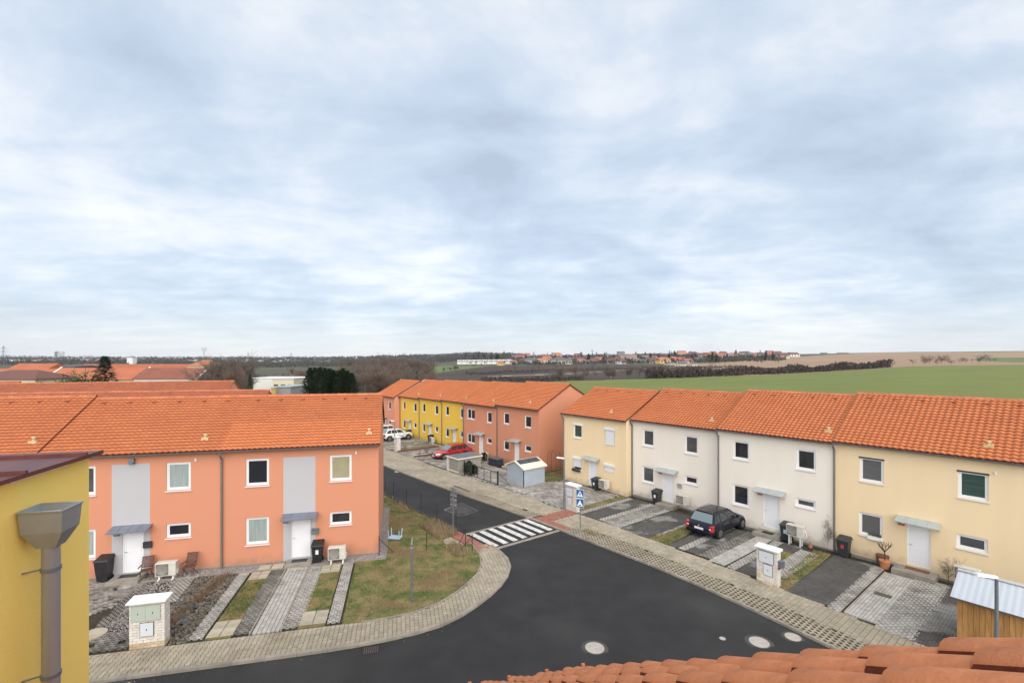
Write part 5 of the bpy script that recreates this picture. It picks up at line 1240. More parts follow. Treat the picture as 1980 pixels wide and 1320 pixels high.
# ---------------------------------------------------------------- cars
def car(name, label, loc, rotz, paint, L=4.45, Wd=1.76, Hh=1.45, kind='estate', rear_glass='car_glass_rear', cat='car'):
    """front points to +x, centre at origin"""
    t = thing(name, label, cat, loc, rotz); w = Wd/2; h = L/2
    if kind == 'suv': bz, sh = .30, 1.02
    else: bz, sh = .20, .90
    # lower body stations: x, half width, bottom, side height, centre-top height
    st = [(-h, .78*w, bz+.22, sh-.32, sh-.30), (-h+.06, .93*w, bz+.1, sh-.05, sh-.0), (-h+.3, .985*w, bz, sh+.02, sh+.06), (-h+.9, w, bz, sh, sh+.05), (-.3, w, bz, sh-.02, sh+.03), (h-1.6, w, bz, sh-.04, sh+.04),
          (h-1.0, .985*w, bz, sh-.09, sh+.0), (h-.45, .95*w, bz, sh-.19, sh-.1), (h-.14, .86*w, bz+.06, sh-.32, sh-.24), (h, .66*w, bz+.14, sh-.45, sh-.42)]
    def ring(x, hw, b0, s0, c0):
        m_ = (b0+s0)/2
        pts = [(0, b0), (hw*.86, b0), (hw*.97, b0+.1), (hw, m_), (hw*.975, s0-.07), (hw*.90, s0), (hw*.5, (s0+c0)/2+.015), (0, c0)]
        return [(x, y, z) for y, z in pts]+[(x, -y, z) for y, z in pts[-2:0:-1]]
    vs, fs = [], []
    for s in st: vs += ring(*s)
    n = 14
    for i in range(len(st)-1):
        for j in range(n): a, b_ = i*n+j, i*n+(j+1) % n; fs.append((a, a+n, b_+n, b_))
    fs += [list(range(n)), list(range((len(st)-1)*n, len(st)*n))[::-1]]
    b = MB(); b.add(vs, fs, 0, 0); body = b.build('body', paint, t, smooth=True)
    md = body.modifiers.new('sub', 'SUBSURF'); md.levels = 1; md.render_levels = 1
    # greenhouse
    zr = Hh
    if kind == 'estate': gs = [(-h+.22, sh+.03, -h+.62, zr-.07), (h-1.25, sh+.0, h-2.05, zr-.04)]
    elif kind == 'suv': gs = [(-h+.2, sh+.02, -h+.7, zr-.08), (h-1.15, sh, h-1.9, zr-.04)]
    xb0, _, xt0, _ = gs[0]; xb1, _, xt1, _ = gs[1]
    wb, wt = w*.90, w*.70
    def hgt(x): f = (x-xt0)/(xt1-xt0); return zr-.05+.05*math.sin(math.pi*max(0, min(1, .15+f*.8)))
    zb_ = sh-.02
    nx = 6; b = MB(); vs = []
    xs_b = [xb0+(xb1-xb0)*i/nx for i in range(nx+1)]; xs_t = [xt0+(xt1-xt0)*i/nx for i in range(nx+1)]
    for i in range(nx+1):
        zt = hgt(xs_t[i])
        for (x, y, z) in ((xs_b[i], wb, zb_), (xs_t[i], wt, zt-.045), (xs_t[i], wt*.85, zt), (xs_t[i], 0, zt+.025), (xs_t[i], -wt*.85, zt), (xs_t[i], -wt, zt-.045), (xs_b[i], -wb, zb_)): vs.append((x, y, z))
    fs = [(i*7+j, i*7+j+1, (i+1)*7+j+1, (i+1)*7+j) for i in range(nx) for j in range(6)]+[list(range(7))[::-1], [nx*7+j for j in range(7)]]
    b.add(vs, fs, 0, 0); b.build('roof', paint, t, smooth=False)
    def P(fx, fz, sy, off=.008):     # on the side glass plane
        xb = xb0+(xb1-xb0)*fx; xt = xt0+(xt1-xt0)*fx; zt = hgt(xt)-.045
        return (xb+(xt-xb)*fz, sy*(wb+(wt-wb)*fz+off), zb_+(zt-zb_)*fz)
    for sy in (-1, 1):
        for f0, f1 in ((.05, .27), (.30, .60), (.63, .93)):
            b = MB(); q = [P(f0, .12, sy), P(f1, .12, sy), P(f1, .88, sy), P(f0, .88, sy)]
            b.add(q, [(0, 1, 2, 3) if sy < 0 else (3, 2, 1, 0)]); b.build('side_window', 'car_glass', t)
        b = MB(); y = sy*(w+.0)
        for f in (.30, .615): 
            xx = xb0+(xb1-xb0)*f; b.box(xx-.006, xx+.006, min(y, y-sy*.03), max(y, y-sy*.03)+.002, bz+.12, sh-.1)
        b.box(-.6, h-1.5, min(y-.005, y+.012*sy), max(y+.005, y+.012*sy), bz+.28, bz+.33); b.build('door_trim', 'black_plastic', t)
        for f in (.36, .68): b = MB(); xx = xb0+(xb1-xb0)*f; b.box(xx-.1, xx+.06, sy*w-.015, sy*w+.015, sh-.16, sh-.13); b.build('door_handle', paint, t)
        b = MB(); xm = xb1-.38; b.bev(xm-.07, xm+.09, sy*(w+.08)-.09, sy*(w+.08)+.09, sh+.0, sh+.15, .03); b.build('wing_mirror', paint, t)
        if kind != 'none':
            b = MB(); yy = sy*wt*.86; b.tube([(xt0+.1, yy, hgt(xt0)+.0), (xt0+.2, yy, zr+.04), (xt1-.3, yy, zr+.05), (xt1-.15, yy, zr)], .014, n=5); b.build('roof_rail', 'black_plastic', t)
    def endglass(x0, z0, x1, z1, wb_, wt_, off, m, nm):
        dx, dz = x1-x0, z1-z0; l = math.hypot(dx, dz); nx_, nz_ = dz/l*off, -dx/l*off
        if off < 0: pass
        b = MB(); a0, a1 = .12, .9
        q = []
        for f in (a0, a1):
            ww = wb_+(wt_-wb_)*f
            q += [(x0+dx*f+nx_, -ww, z0+dz*f+nz_), (x0+dx*f+nx_, ww, z0+dz*f+nz_)]
        b.add(q, [(0, 1, 3, 2)]); b.build(nm, m, t)
    endglass(xb0, zb_, xt0, hgt(xt0), wb*.9, wt*.88, -.012, rear_glass, 'rear_window')
    endglass(xb1, zb_, xt1, hgt(xt1), wb*.93, wt*.93, .012, 'car_glass_rear', 'windscreen')
    # lights, plates, bumpers
    for sy in (-1, 1):
        b = MB(); y0 = sy*w*.76
        b.bev(-h-.012, -h+.25, min(y0, sy*w*.955), max(y0, sy*w*.955), sh-.36, sh-.02, .03); b.build('tail_lamp', 'lamp_red', t)
        b = MB(); b.box(-h-.02, -h, sy*w*.8-.06, sy*w*.8+.06, sh-.25, sh-.17); b.build('reversing_lamp', 'lamp_clear', t)
        b = MB(); x_ = h-.36; ya, yb_ = sorted((sy*w*.52, sy*w*.9)); b.add([(h-.02, ya if sy > 0 else yb_, sh-.42), (x_, yb_ if sy > 0 else ya, sh-.36), (x_-.08, yb_ if sy > 0 else ya, sh-.20), (h-.12, ya if sy > 0 else yb_, sh-.25)], [(0, 1, 2, 3) if sy > 0 else (3, 2, 1, 0)])
        b.v = [(x+.03, y*1.02, z+.015) for x, y, z in b.v]; b.build('headlamp', 'lamp_clear', t)
    b = MB(); b.box(-h-.02, -h+.02, -.27, .27, sh-.34, sh-.23); b.build('number_plate', 'plate', t)
    b = MB(); b.box(h-.01, h+.02, -.27, .27, bz+.16, bz+.27); b.build('number_plate', 'plate', t)
    b = MB(); b.cyl((-h+.0, 0, sh-.13), (-h-.02, 0, sh-.13), .045, n=10); b.build('badge', 'steel_pale', t)
    b = MB(); b.bev(h-.1, h+.012, -w*.42, w*.42, sh-.50, sh-.34, .02); b.build('grille', 'black_plastic', t)
    b = MB(); b.bev(h-.1, h+.015, -w*.55, w*.55, bz+.08, bz+.2, .02); b.build('air_intake', 'black_plastic', t)
    b = MB(); b.bev(-h-.03, -h+.3, -w*.9, w*.9, bz+.12, bz+.32, .03); b.build('rear_bumper', paint if kind != 'suv' else 'black_plastic', t)
    r = .32 if kind == 'estate' else .36
    for x_ in (-h+.85, h-.85):
        for sy in (-1, 1):
            b = MB(); ya, yb_ = sy*(w-.24), sy*(w-.0); b.cyl((x_, ya, r), (x_, sy*(w+.004), r+.01), r+.065, n=22); b.build('wheel_arch', 'black_paint', t)
            b = MB(); b.cyl((x_, ya, r), (x_, sy*(w+.018), r), r, n=22); wv = b.build('wheel', 'tyre', t)
            b = MB(); b.cyl((x_, yb_, r), (x_, sy*(w+.024), r), r*.64, n=18)
            for k in range(6):
                a = k*math.pi/3; c, s = math.cos(a), math.sin(a)
                b.add([(x_+c*.05-s*.03, sy*(w+.03), r+s*.05+c*.03), (x_+c*.05+s*.03, sy*(w+.03), r+s*.05-c*.03), (x_+c*r*.6+s*.025, sy*(w+.03), r+s*r*.6-c*.025), (x_+c*r*.6-s*.025, sy*(w+.03), r+s*r*.6+c*.025)], [(0, 1, 2, 3), (3, 2, 1, 0)])
            b.build('rim', 'rim', wv)
    return t
p = Rw(-5.6, .85); a_in = math.atan2(-RF.n[1], -RF.n[0])
car('parked_car', 'dark navy estate car parked nose to the wall of the white house', (*p, zg(*p)), a_in, 'car_navy', Wd=1.74, Hh=1.46)
p = Rw(-36.1, 1.5)
car('parked_car', 'red car parked facing the street in front of the far orange house', (*p, zg(*p)), a_in+math.pi, 'car_red', Hh=1.42)
p = Rw(-51.6, .9)
car('parked_car', 'white crossover car parked beside the far pillar, closest to the orange gable', (*p, zg(*p)), a_in, 'car_white', kind='suv', Hh=1.6)
p = Rw(-55.2, .6)
tv_ = car('parked_car', 'second white vehicle with a green patch, behind the white crossover', (*p, zg(*p)), a_in, 'car_white', kind='suv', Hh=1.75, L=4.6)
b = MB(); b.box(-1.2, .3, -.885, -.875, .75, 1.25); mat('lime', (.35, .60, .10), .5); b.build('green_panel', 'lime', tv_)
# ---------------------------------------------------------------- bins, heat pumps, small objects
def place(t, F, a, n, dz=0, rot=0):
    p = F.w(a, n); t.location = (p[0], p[1], zg(*p)+dz); t.rotation_euler = (0, 0, F.rot+rot); return t
def wheelie(label, F, a, n, rot=0, m='bin_dark', stick='sign_white', h=1.0, dz=0):
    t = thing('wheelie_bin', label, 'wheelie bin'); place(t, F, a, n, dz, rot)
    b = MB(); vs = []
    for (z, x, y0, y1) in ((.06, .2, -.2, .2), (.5, .24, -.25, .24), (h*.9, .27, -.3, .27)):
        vs += [(-x, y0, z), (x, y0, z), (x, y1, z), (-x, y1, z)]
    b.add(vs, [(3, 2, 1, 0)]+[(k*4+i, k*4+(i+1) % 4, k*4+4+(i+1) % 4, k*4+4+i) for k in (0, 1) for i in range(4)]+[(8, 9, 10, 11)]); b.build('body', m, t)
    b = MB(); b.add([(-.3, -.35, h*.9), (.3, -.35, h*.9), (.3, .32, h*.9+.02), (-.3, .32, h*.9+.02), (-.28, -.32, h*.95), (.28, -.32, h*.95), (.27, .3, h*1.05), (-.27, .3, h*1.05)],
        [(3, 2, 1, 0), (4, 5, 6, 7), (0, 1, 5, 4), (1, 2, 6, 5), (2, 3, 7, 6), (3, 0, 4, 7)]); b.build('lid', m, t)
    b = MB(); b.cyl((-.3, .36, h*.93), (.3, .36, h*.93), .018, n=6); b.build('handle_bar', m, t)
    for x_ in (-.24, .19): b = MB(); b.cyl((x_, .24, .1), (x_+.05, .24, .1), .1, n=12); b.build('wheel', 'tyre', t)
    if stick: b = MB(); b.box(-.07, .07, -.275, -.262, .48, .72); b.M = None; b.build('sticker', stick, t)
    return t
wheelie('black wheelie bin left of the two folding chairs, with its door panel behind', LF, -12.35, .28, 0, 'black_plastic', None, h=1.12)
wheelie('black wheelie bin by the door of the orange end house', LF, -3.0, .32, 0, 'black_plastic')
wheelie('dark wheelie bin with red sticker beside the window with flower box', RF, .62, -.42, 0, 'bin_dark', 'number_red')
wheelie('dark wheelie bin with colourful stickers beside the heat pump on legs', RF, -2.2, -.5, 0, 'bin_dark', 'pale_blue')
wheelie('dark wheelie bin beside the door of the white house with the dark paved strips', RF, -11.2, -1.0, 0, 'bin_dark')
wheelie('dark wheelie bin by the door of the cream corner house', RF, -16.45, -.3, 0, 'bin_dark')
wheelie('small dark bin by the door of the middle yellow house', RF, -46.5, -1.6, 0, 'black_plastic', None)
wheelie('small dark bin by the door of the farthest yellow house', RF, -53.0, -1.6, 0, 'black_plastic', None)
def heatpump(label, F, a, n, z=.28, stand='feet', w=.85, h=.62, far=False):
    t = thing('heat_pump', label, 'heat pump'); place(t, F, a, n, 0)
    b = MB(); b.bev(-w/2, w/2, -.34, 0, z, z+h, .02); b.build('casing', 'ac_cream', t)
    b = MB(); b.bev(-w/2+.04, w*.14, -.36, -.335, z+.05, z+h-.05, .01); b.M = None; g = b.build('grille_panel', 'ac_grille', t)
    if not far:
        for k in range(4): 
            b = MB(); r = .05+.055*k
            cx_ = -w/2+.04+(w*.64-.04)/2; cz = z+h/2
            for q in range(14):
                a0, a1 = q*.4488, (q+1)*.4488
                b.add([(cx_+math.cos(a0)*r, -.363, cz+math.sin(a0)*r), (cx_+math.cos(a1)*r, -.363, cz+math.sin(a1)*r), (cx_+math.cos(a1)*(r+.012), -.366, cz+math.sin(a1)*(r+.012)), (cx_+math.cos(a0)*(r+.012), -.366, cz+math.sin(a0)*(r+.012))], [(0, 1, 2, 3)])
            b.build('fan_guard_ring', 'ac_cream', g)
        b = MB(); b.box(w/2, w/2+.05, -.25, -.08, z+.05, z+.25); b.build('pipe_cover', 'ac_cream', t)
    for x_ in (-w/2+.12, w/2-.16):
        b = MB()
        if stand == 'wall': b.box(x_, x_+.04, -.38, .0+.08, z-.04, z); b.box(x_, x_+.04, .04, .08, z-.04, z+.3)
        elif stand == 'legs': b.box(x_, x_+.05, -.34, -.29, 0, z); b.box(x_, x_+.05, -.08, -.03, 0, z); b.box(x_, x_+.05, -.34, -.03, z-.12, z-.07)
        else: b.box(x_, x_+.06, -.42, .02, 0, .05); b.box(x_, x_+.06, -.3, -.05, .05, z)
        b.build('foot', 'white_plastic', t)
    return t
heatpump('cream heat pump with round fan guard by the bin of the orange end house', LF, -2.02, .5, .22)
heatpump('cream heat pump between the two wooden folding chairs', LF, -9.62, .52, .2)
hp = heatpump('cream heat pump on tall white legs with a hose', RF, -1.62, -.35, .52, 'legs')
b = MB(); b.tube([(.42, -.1, .9), (.52, -.12, .8), (.55, -.14, .6), (.45, -.14, .45), (.3, -.12, .4)], .03, n=6); b.build('hose', 'hose', hp)
heatpump('heat pump hung on the wall under the small window, left of the navy car', RF, -9.0, -1.0, .5, 'wall')
heatpump('heat pump hung on the wall of the cream corner house', RF, -15.45, -.3, .45, 'wall')
heatpump('cream heat pump half hidden by the wooden shed roof', RF, 5.35, -.4, .45, 'legs')
heatpump('small heat pump beside the door of the far orange house', RF, -32.4, -.7, .2, far=True)
heatpump('small heat pump beside the bin of the middle yellow house', RF, -45.6, -1.5, .2, far=True)
heatpump('small heat pump beside the bin of the farthest yellow house', RF, -52.2, -1.5, .2, far=True)
heatpump('small heat pump behind the red car', RF, -38.7, -1.5, .2, far=True)
def chair(label, F, a, n, rot):
    t = thing('folding_chair', label, 'folding chair'); place(t, F, a, n, 0, rot)
    for s in (-1, 1):
        x = s*.24
        b = MB(); b.cyl((x, .25, 0), (x, -.22, .44), .018, n=5); b.build('leg', 'wood_chair', t)
        b = MB(); b.cyl((x*.92, -.25, 0), (x*.92, .12, .5), .018, n=5); b.cyl((x*.92, .12, .5), (x*.92, .32, .98), .018, n=5); b.build('leg', 'wood_chair', t)
        b = MB(); b.box(x-.025, x+.025, -.25, .2, .62, .645); b.build('armrest', 'wood_chair', t)
    for k in range(7): b = MB(); y = -.22+k*.062; b.box(-.22, .22, y, y+.045, .42, .44); b.build('seat_slat', 'wood_chair', t)
    for k in range(8): b = MB(); x = -.2+k*.052; b.add([(x, .13, .52), (x+.035, .13, .52), (x+.035, .31, .96), (x, .31, .96), (x, .15, .52), (x+.035, .15, .52), (x+.035, .33, .96), (x, .33, .96)], [(0, 1, 2, 3), (5, 4, 7, 6), (1, 5, 6, 2), (4, 0, 3, 7), (3, 2, 6, 7)]); b.build('back_slat', 'wood_chair', t)
    for z_ in (.53, .95): b = MB(); y = .12+(z_-.5)*.42; b.box(-.24, .24, y-.012, y+.03, z_-.02, z_+.02); b.build('back_rail', 'wood_chair', t)
chair('brown folding chair on the door side of the heat pump', LF, -10.55, .5, .15)
chair('brown folding chair on the downpipe side of the heat pump', LF, -8.75, .5, -.1)
# door landings and steps
def block(name, label, F, a0, a1, n0, n1, h, m='concrete', cat='step', z0=-.15):
    p = F.w(a0, n1); b = MB(); b.bev(0, a1-a0, 0, n1-n0, z0, h, .012)
    o = b.build(name, m, None, loc=(p[0], p[1], zg(*p))); o.rotation_euler = (0, 0, F.rot); return tag(o, label, cat)
# (local y runs inwards, so start from the outer side n1)
block('doorstep', 'paved landing with dark mat at the door of the orange end house', LF, -4.5, -3.25, 0, .78, .13)
block('doormat', 'dark doormat on the landing of the orange end house', LF, -4.25, -3.5, .12, .5, .145, 'black_paint', 'doormat', .12)
block('doorstep', 'grey landing under the door beside the folding chairs', LF, -12.0, -10.7, 0, .95, .14)
block('doormat', 'dark doormat below the door beside the folding chairs', LF, -11.75, -10.95, .12, .5, .155, 'black_paint', 'doormat', .13)
block('slab_step', 'left one of two slabs lying on gravel left of the landing', LF, -5.7, -5.15, .28, .75, .07, 'slab', 'slab')
block('slab_step', 'right one of two slabs lying on gravel left of the landing', LF, -5.1, -4.56, .28, .75, .07, 'slab', 'slab')
block('doorstep', 'long concrete doorstep of the cream house nearest the camera', RF, 2.7, 4.3, -.9, .05, .22)
block('doormat', 'blue and brown doormat with shoes on the long doorstep', RF, 3.1, 4.0, -.85, -.45, .24, 'rust', 'doormat', .2)
block('doorstep', 'stone doorstep with green mat of the white house by the car', RF, -3.9, -2.5, -.9, .1, .2)
block('doormat', 'green doormat on the stone doorstep', RF, -3.5, -2.9, -.6, -.2, .215, 'thuja', 'doormat', .19)
block('doorstep', 'stone doorstep of the white house left of the car', RF, -11.0, -9.6, -1.4, -.5, .18)
block('doorstep', 'flat stone doorstep of the cream corner house', RF, -17.7, -16.4, -.7, .2, .12)
block('doormat', 'black doormat of the cream corner house', RF, -17.5, -16.7, -.6, -.2, .135, 'black_paint', 'doormat', .11)
block('steps', 'upper one of the stone steps behind the grey garden shed', RF, -28.4, -27.0, -1.2, -.1, .3, 'slab', 'step')
block('steps', 'lower one of the stone steps behind the grey garden shed', RF, -28.2, -26.8, -.1, .4, .16, 'slab', 'step')
t = thing('storage_box', 'black garden storage box in front of the far orange end house', 'storage box'); place(t, RF, -29.3, .3)
b = MB(); b.bev(-.75, .75, -.4, .4, 0, .72, .02); b.build('body', 'box_dark', t); b = MB(); b.bev(-.79, .79, -.44, .44, .72, .80, .02); b.build('lid', 'glass_blind', t)
# ---------------------------------------------------------------- brick utility pillars
def pillar(label, F, a, n, w, d, h, rows, boxes, rot=0, group=None, cap='roof_silver', singles=True, capm='white_plastic'):
    t = thing('utility_pillar', label, 'utility pillar', group=group); place(t, F, a, n, 0, rot)
    b = MB(); b.box(-w/2+.012, w/2-.012, -d/2+.012, d/2-.012, -.15, h); b.build('mortar_core', 'mortar', t)
    hh = h/rows; cov = [(q[0], q[1], q[2], q[3]) for q in boxes]; rest = MB()
    for j in range(rows):
        m = 'brick_stained' if j < (2 if w > 1 else 1) else 'brick_white'; z0, z1 = j*hh+.006, (j+1)*hh-.006
        bl = .235; k = max(2, round(w/bl)); bl = w/k; xs = [-w/2+i*bl+(bl/2 if j % 2 else 0) for i in range(-1, k+1)]
        for x in xs:
            x0, x1 = max(-w/2, x)+.005, min(w/2, x+bl)-.005
            if x1-x0 < .04: continue
            if any(c[0] < x0+.01 and x1-.01 < c[1] and c[2] < z0+.02 and z1-.02 < c[3] for c in cov): continue
            b = MB() if singles else rest; pr = random.uniform(0, .004); b.bev(x0, x1, -d/2-pr, -d/2+.05, z0, z1, .002)
            if singles: b.build('brick', m, t)
        for sx in (-1, 1):
            kk = 2
            for q in range(kk):
                y0 = -d/2+.055+q*(d-.06)/kk; y1 = y0+(d-.06)/kk-.01
                b = MB() if singles else rest; xa, xb = sorted((sx*(w/2), sx*(w/2-.05))); b.box(xa, xb, y0, y1, z0, z1)
                if singles: b.build('brick', m, t)
    if rest.f: stuff(rest.build('bricks', 'brick_white', t))
    b = MB(); b.add([(-w/2-.07, -d/2-.1, h), (w/2+.07, -d/2-.1, h), (w/2+.07, d/2+.06, h), (-w/2-.07, d/2+.06, h), (-w/2-.07, -d/2-.1, h+.05), (w/2+.07, -d/2-.1, h+.05), (w/2+.07, d/2+.06, h+.09), (-w/2-.07, d/2+.06, h+.09)],
        [(3, 2, 1, 0), (4, 5, 6, 7), (0, 1, 5, 4), (1, 2, 6, 5), (2, 3, 7, 6), (3, 0, 4, 7)]); b.build('cap', capm, t)
    for (x0, x1, z0, z1, m, split) in boxes:
        b = MB(); b.box(x0, x1, -d/2-.02, -d/2+.1, z0, z1); c = b.build('cabinet', 'iron' if m == 'cabinet_white' else m, t)
        e = .018 if m == 'cabinet_white' else .008
        parts = [(x0+e, (x0+x1)/2-.004), ((x0+x1)/2+.004, x1-e)] if split else [(x0+e, x1-e)]
        for q0, q1 in parts:
            b = MB(); b.bev(q0, q1, -d/2-.032, -d/2-.02, z0+e, z1-e, .004); dd = b.build('cabinet_door', m, c)
            b = MB(); b.box((q0+q1)/2-.012, (q0+q1)/2+.012, -d/2-.04, -d/2-.032, (z0+z1)/2-.03, (z0+z1)/2+.03); b.build('lock', 'black_paint', dd)
    return t
pillar('large white brick pillar with greenish double cabinet by the rock garden', LF, -7.68, 6.56, 1.1, .42, 1.62, 17, [(-.5, .42, .98, 1.52, 'cabinet', True), (-.22, .22, .42, .92, 'cabinet_white', False)])
pr_ = pillar('white brick pillar with letterbox on its side in front of the cream house', RF, -.52, 5.95, .92, .34, 1.62, 17, [(-.36, .30, .98, 1.52, 'cabinet_white', False), (-.16, .26, .42, .94, 'cabinet_white', False)])
b = MB(); b.box(.47, .68, -.15, .05, .95, 1.25); b.build('letterbox', 'steel', pr_); b = MB(); b.box(.47, .53, -.16, .0, .85, .92); b.build('red_tag', 'number_red', pr_)
b = MB(); b.box(-.44, -.28, -.19, -.17, .25, .45); b.build('yellow_label', 'vent_yellow', pr_)
pillar('white utility pillar beside the lamp post and the blue crossing signs', RF, -13.95, 4.95, 1.05, .42, 1.75, 17, [(-.45, .2, .98, 1.6, 'cabinet_white', False), (-.32, .12, .35, .92, 'cabinet_white', False)], singles=False)
pillar('white utility pillar far up the street by the white car', RF, -43.0, 4.75, .75, .5, 1.7, 17, [(-.3, .3, .9, 1.5, 'cabinet_white', False)], singles=False)
# ---------------------------------------------------------------- street furniture
def lamp(label, x, y, h, arm, z=None, rotz=0):
    z = zg(x, y) if z is None else z; t = thing('street_lamp', label, 'street lamp', (x, y, z), rotz)
    b = MB(); b.cyl((0, 0, 0), (0, 0, 1.1), .075, n=12); b.cyl((0, 0, 1.1), (0, 0, h), .055, .045, n=12); b.build('post', 'steel', t)
    b = MB(); b.add([(0, -.07, h-.02), (0, .07, h-.02), (-arm, .11, h+.06), (-arm, -.11, h+.06), (0, -.05, h+.05), (0, .05, h+.05), (-arm+.03, .07, h+.13), (-arm+.03, -.07, h+.13)],
        [(0, 1, 2, 3), (7, 6, 5, 4), (0, 4, 5, 1), (1, 5, 6, 2), (2, 6, 7, 3), (3, 7, 4, 0)]); b.build('lamp_head', 'white_plastic', t)
    return t
x, y = G(1091, 985); lamp('street lamp with white head in front of the cream corner house', x, y, 3.6, .55, rotz=.1)
x, y = 15.2, 14.6; lz = H-(1116-VH)/FP*14.6; lamp('street lamp with flat pale head in front of the wooden shed', x, y, lz-zg(x, y), .62, rotz=-.1)
x, y = G(763, 872); lamp('far street lamp beside the distant utility pillar and white car', x, y, 3.6, .5, rotz=.3)
x, y = G(1122, 1022); t = thing('road_sign', 'post with two blue square crossing and hump signs at the zebra crossing', 'road sign', (x, y, zg(x, y)), R_(-28))
b = MB(); b.cyl((0, 0, 0), (0, 0, 2.55), .035, n=10); b.build('post', 'steel', t)
for z_, kind in ((2.18, 'ped'), (1.60, 'hump')):
    b = MB(); b.box(-.25, .25, -.05, -.035, z_-.27, z_+.27); s = b.build('sign_panel', 'sign_white', t)
    b = MB(); b.box(-.235, .235, -.055, -.05, z_-.255, z_+.255); b.build('blue_field', 'sign_blue', s)
    b = MB(); b.xz([(-.2, z_-.18), (.2, z_-.18), (0, z_+.2)], -.059, -.055); b.build('white_triangle', 'sign_white', s)
    b = MB()
    if kind == 'ped':
        b.cyl((0, -.062, z_+.07), (0, -.059, z_+.07), .028, n=10)
        b.xz([(-.03, z_+.03), (.03, z_+.03), (.02, z_-.05), (-.02, z_-.05)], -.062, -.059); b.xz([(-.02, z_-.05), (.0, z_-.05), (-.06, z_-.15), (-.09, z_-.15)], -.062, -.059); b.xz([(0, z_-.05), (.02, z_-.05), (.08, z_-.15), (.05, z_-.15)], -.062, -.059)
        b.xz([(-.03, z_+.03), (-.02, z_+.03), (-.06, z_-.03), (-.075, z_-.02)], -.062, -.059); b.xz([(.03, z_+.03), (.02, z_+.03), (.06, z_-.03), (.075, z_-.02)], -.062, -.059)
    else: b.xz([(-.15, z_-.15), (-.07, z_-.14), (-.03, z_-.08), (.03, z_-.08), (.07, z_-.14), (.15, z_-.15)], -.062, -.059)
    b.build('pictogram', 'black_paint', s)
x, y = G(876, 1030); t = thing('road_sign', 'grey back of a double road sign on its post beside the street fence', 'road sign', (x, y, zg(x, y)), R_(-35))
b = MB(); b.cyl((0, 0, 0), (0, 0, 2.75), .035, n=10); b.build('post', 'steel', t)
for z_ in (2.42, 1.85):
    b = MB(); b.box(-.25, .25, .036, .046, z_-.25, z_+.25); s = b.build('sign_panel', 'steel', t)
    for dz in (-.15, .15): b = MB(); b.box(-.25, .25, .02, .036, z_+dz-.02, z_+dz+.02); b.build('rail', 'steel_pale', s)
    b = MB(); b.box(-.25, .25, .046, .05, z_-.25, z_+.25); b.build('blue_field', 'sign_blue', s)
x, y = G(796, 1163); t = thing('post', 'bare grey steel post standing in the lawn', 'post', (x, y, zg(x, y)))
b = MB(); b.cyl((0, 0, 0), (0, 0, 2.45), .042, n=10); b.build('pole', 'steel', t); b = MB(); b.cyl((0, 0, 2.45), (.03, 0, 2.75), .035, .015, n=8); b.build('bent_tip', 'steel_pale', t)
b = MB(); b.cyl((0, 0, 2.28), (0, 0, 2.34), .05, n=10); b.build('clamp', 'steel_pale', t)
# fence round the lawn: bare posts and braces
t = thing('garden_fence', 'dark green wire fence posts with braces along the lawn', 'fence', (*G(845, 1015), zg(*G(845, 1015))))
o0 = Vector(t.location)
fp = [((745, 945), 1.0), ((761, 955), 1.0), ((786, 975), 1.05), ((814, 983), 1.1), ((845, 1015), 1.32), ((882, 1017), 1.05), ((900, 1057), 1.05), ((913, 1065), .95), ((825, 1062), .95), ((733, 1073), 1.05)]
P_ = []
for (q, h) in fp:
    x, y = G(*q); v = Vector((x, y, zg(x, y)))-o0; P_.append((v, h)); b = MB(); b.cyl(v-Vector((0, 0, .1)), v+Vector((0, 0, h)), .024, n=6); b.build('fence_post', 'fence_green', t)
def brace(i, q):
    x, y = G(*q); v = Vector((x, y, zg(x, y)))-o0; b = MB(); b.cyl(v, P_[i][0]+Vector((0, 0, P_[i][1]*.85)), .018, n=6); b.build('brace', 'fence_green', t)
brace(5, (872, 1020)); brace(6, (886, 1053)); brace(7, (888, 1064)); brace(9, (761, 1068)); brace(4, (858, 1026))
for i, j in ((0, 1), (1, 2), (2, 3), (3, 4), (4, 5), (7, 8), (8, 9), (6, 7)):
    for f in (.1, .5, .95):
        b = MB(); b.cyl(P_[i][0]+Vector((0, 0, P_[i][1]*f)), P_[j][0]+Vector((0, 0, P_[j][1]*f)), .0022, n=3, caps=False); b.build('wire', 'fence_green', t)
# pale blue child's table lying upside down
x, y = G(764, 1040); t = thing('small_table', 'pale blue toy table lying upside down on the lawn', 'toy table', (x, y, zg(x, y)+.02), -.15)
b = MB(); b.bev(-.36, .36, -.26, .26, .02, .07, .01); b.build('table_top', 'pale_blue', t)
for sx in (-1, 1):
    for sy in (-1, 1): b = MB(); b.cyl((sx*.3, sy*.2, .07), (sx*.34, sy*.24, .50), .032, .028, n=8); b.build('leg', 'pale_blue', t)
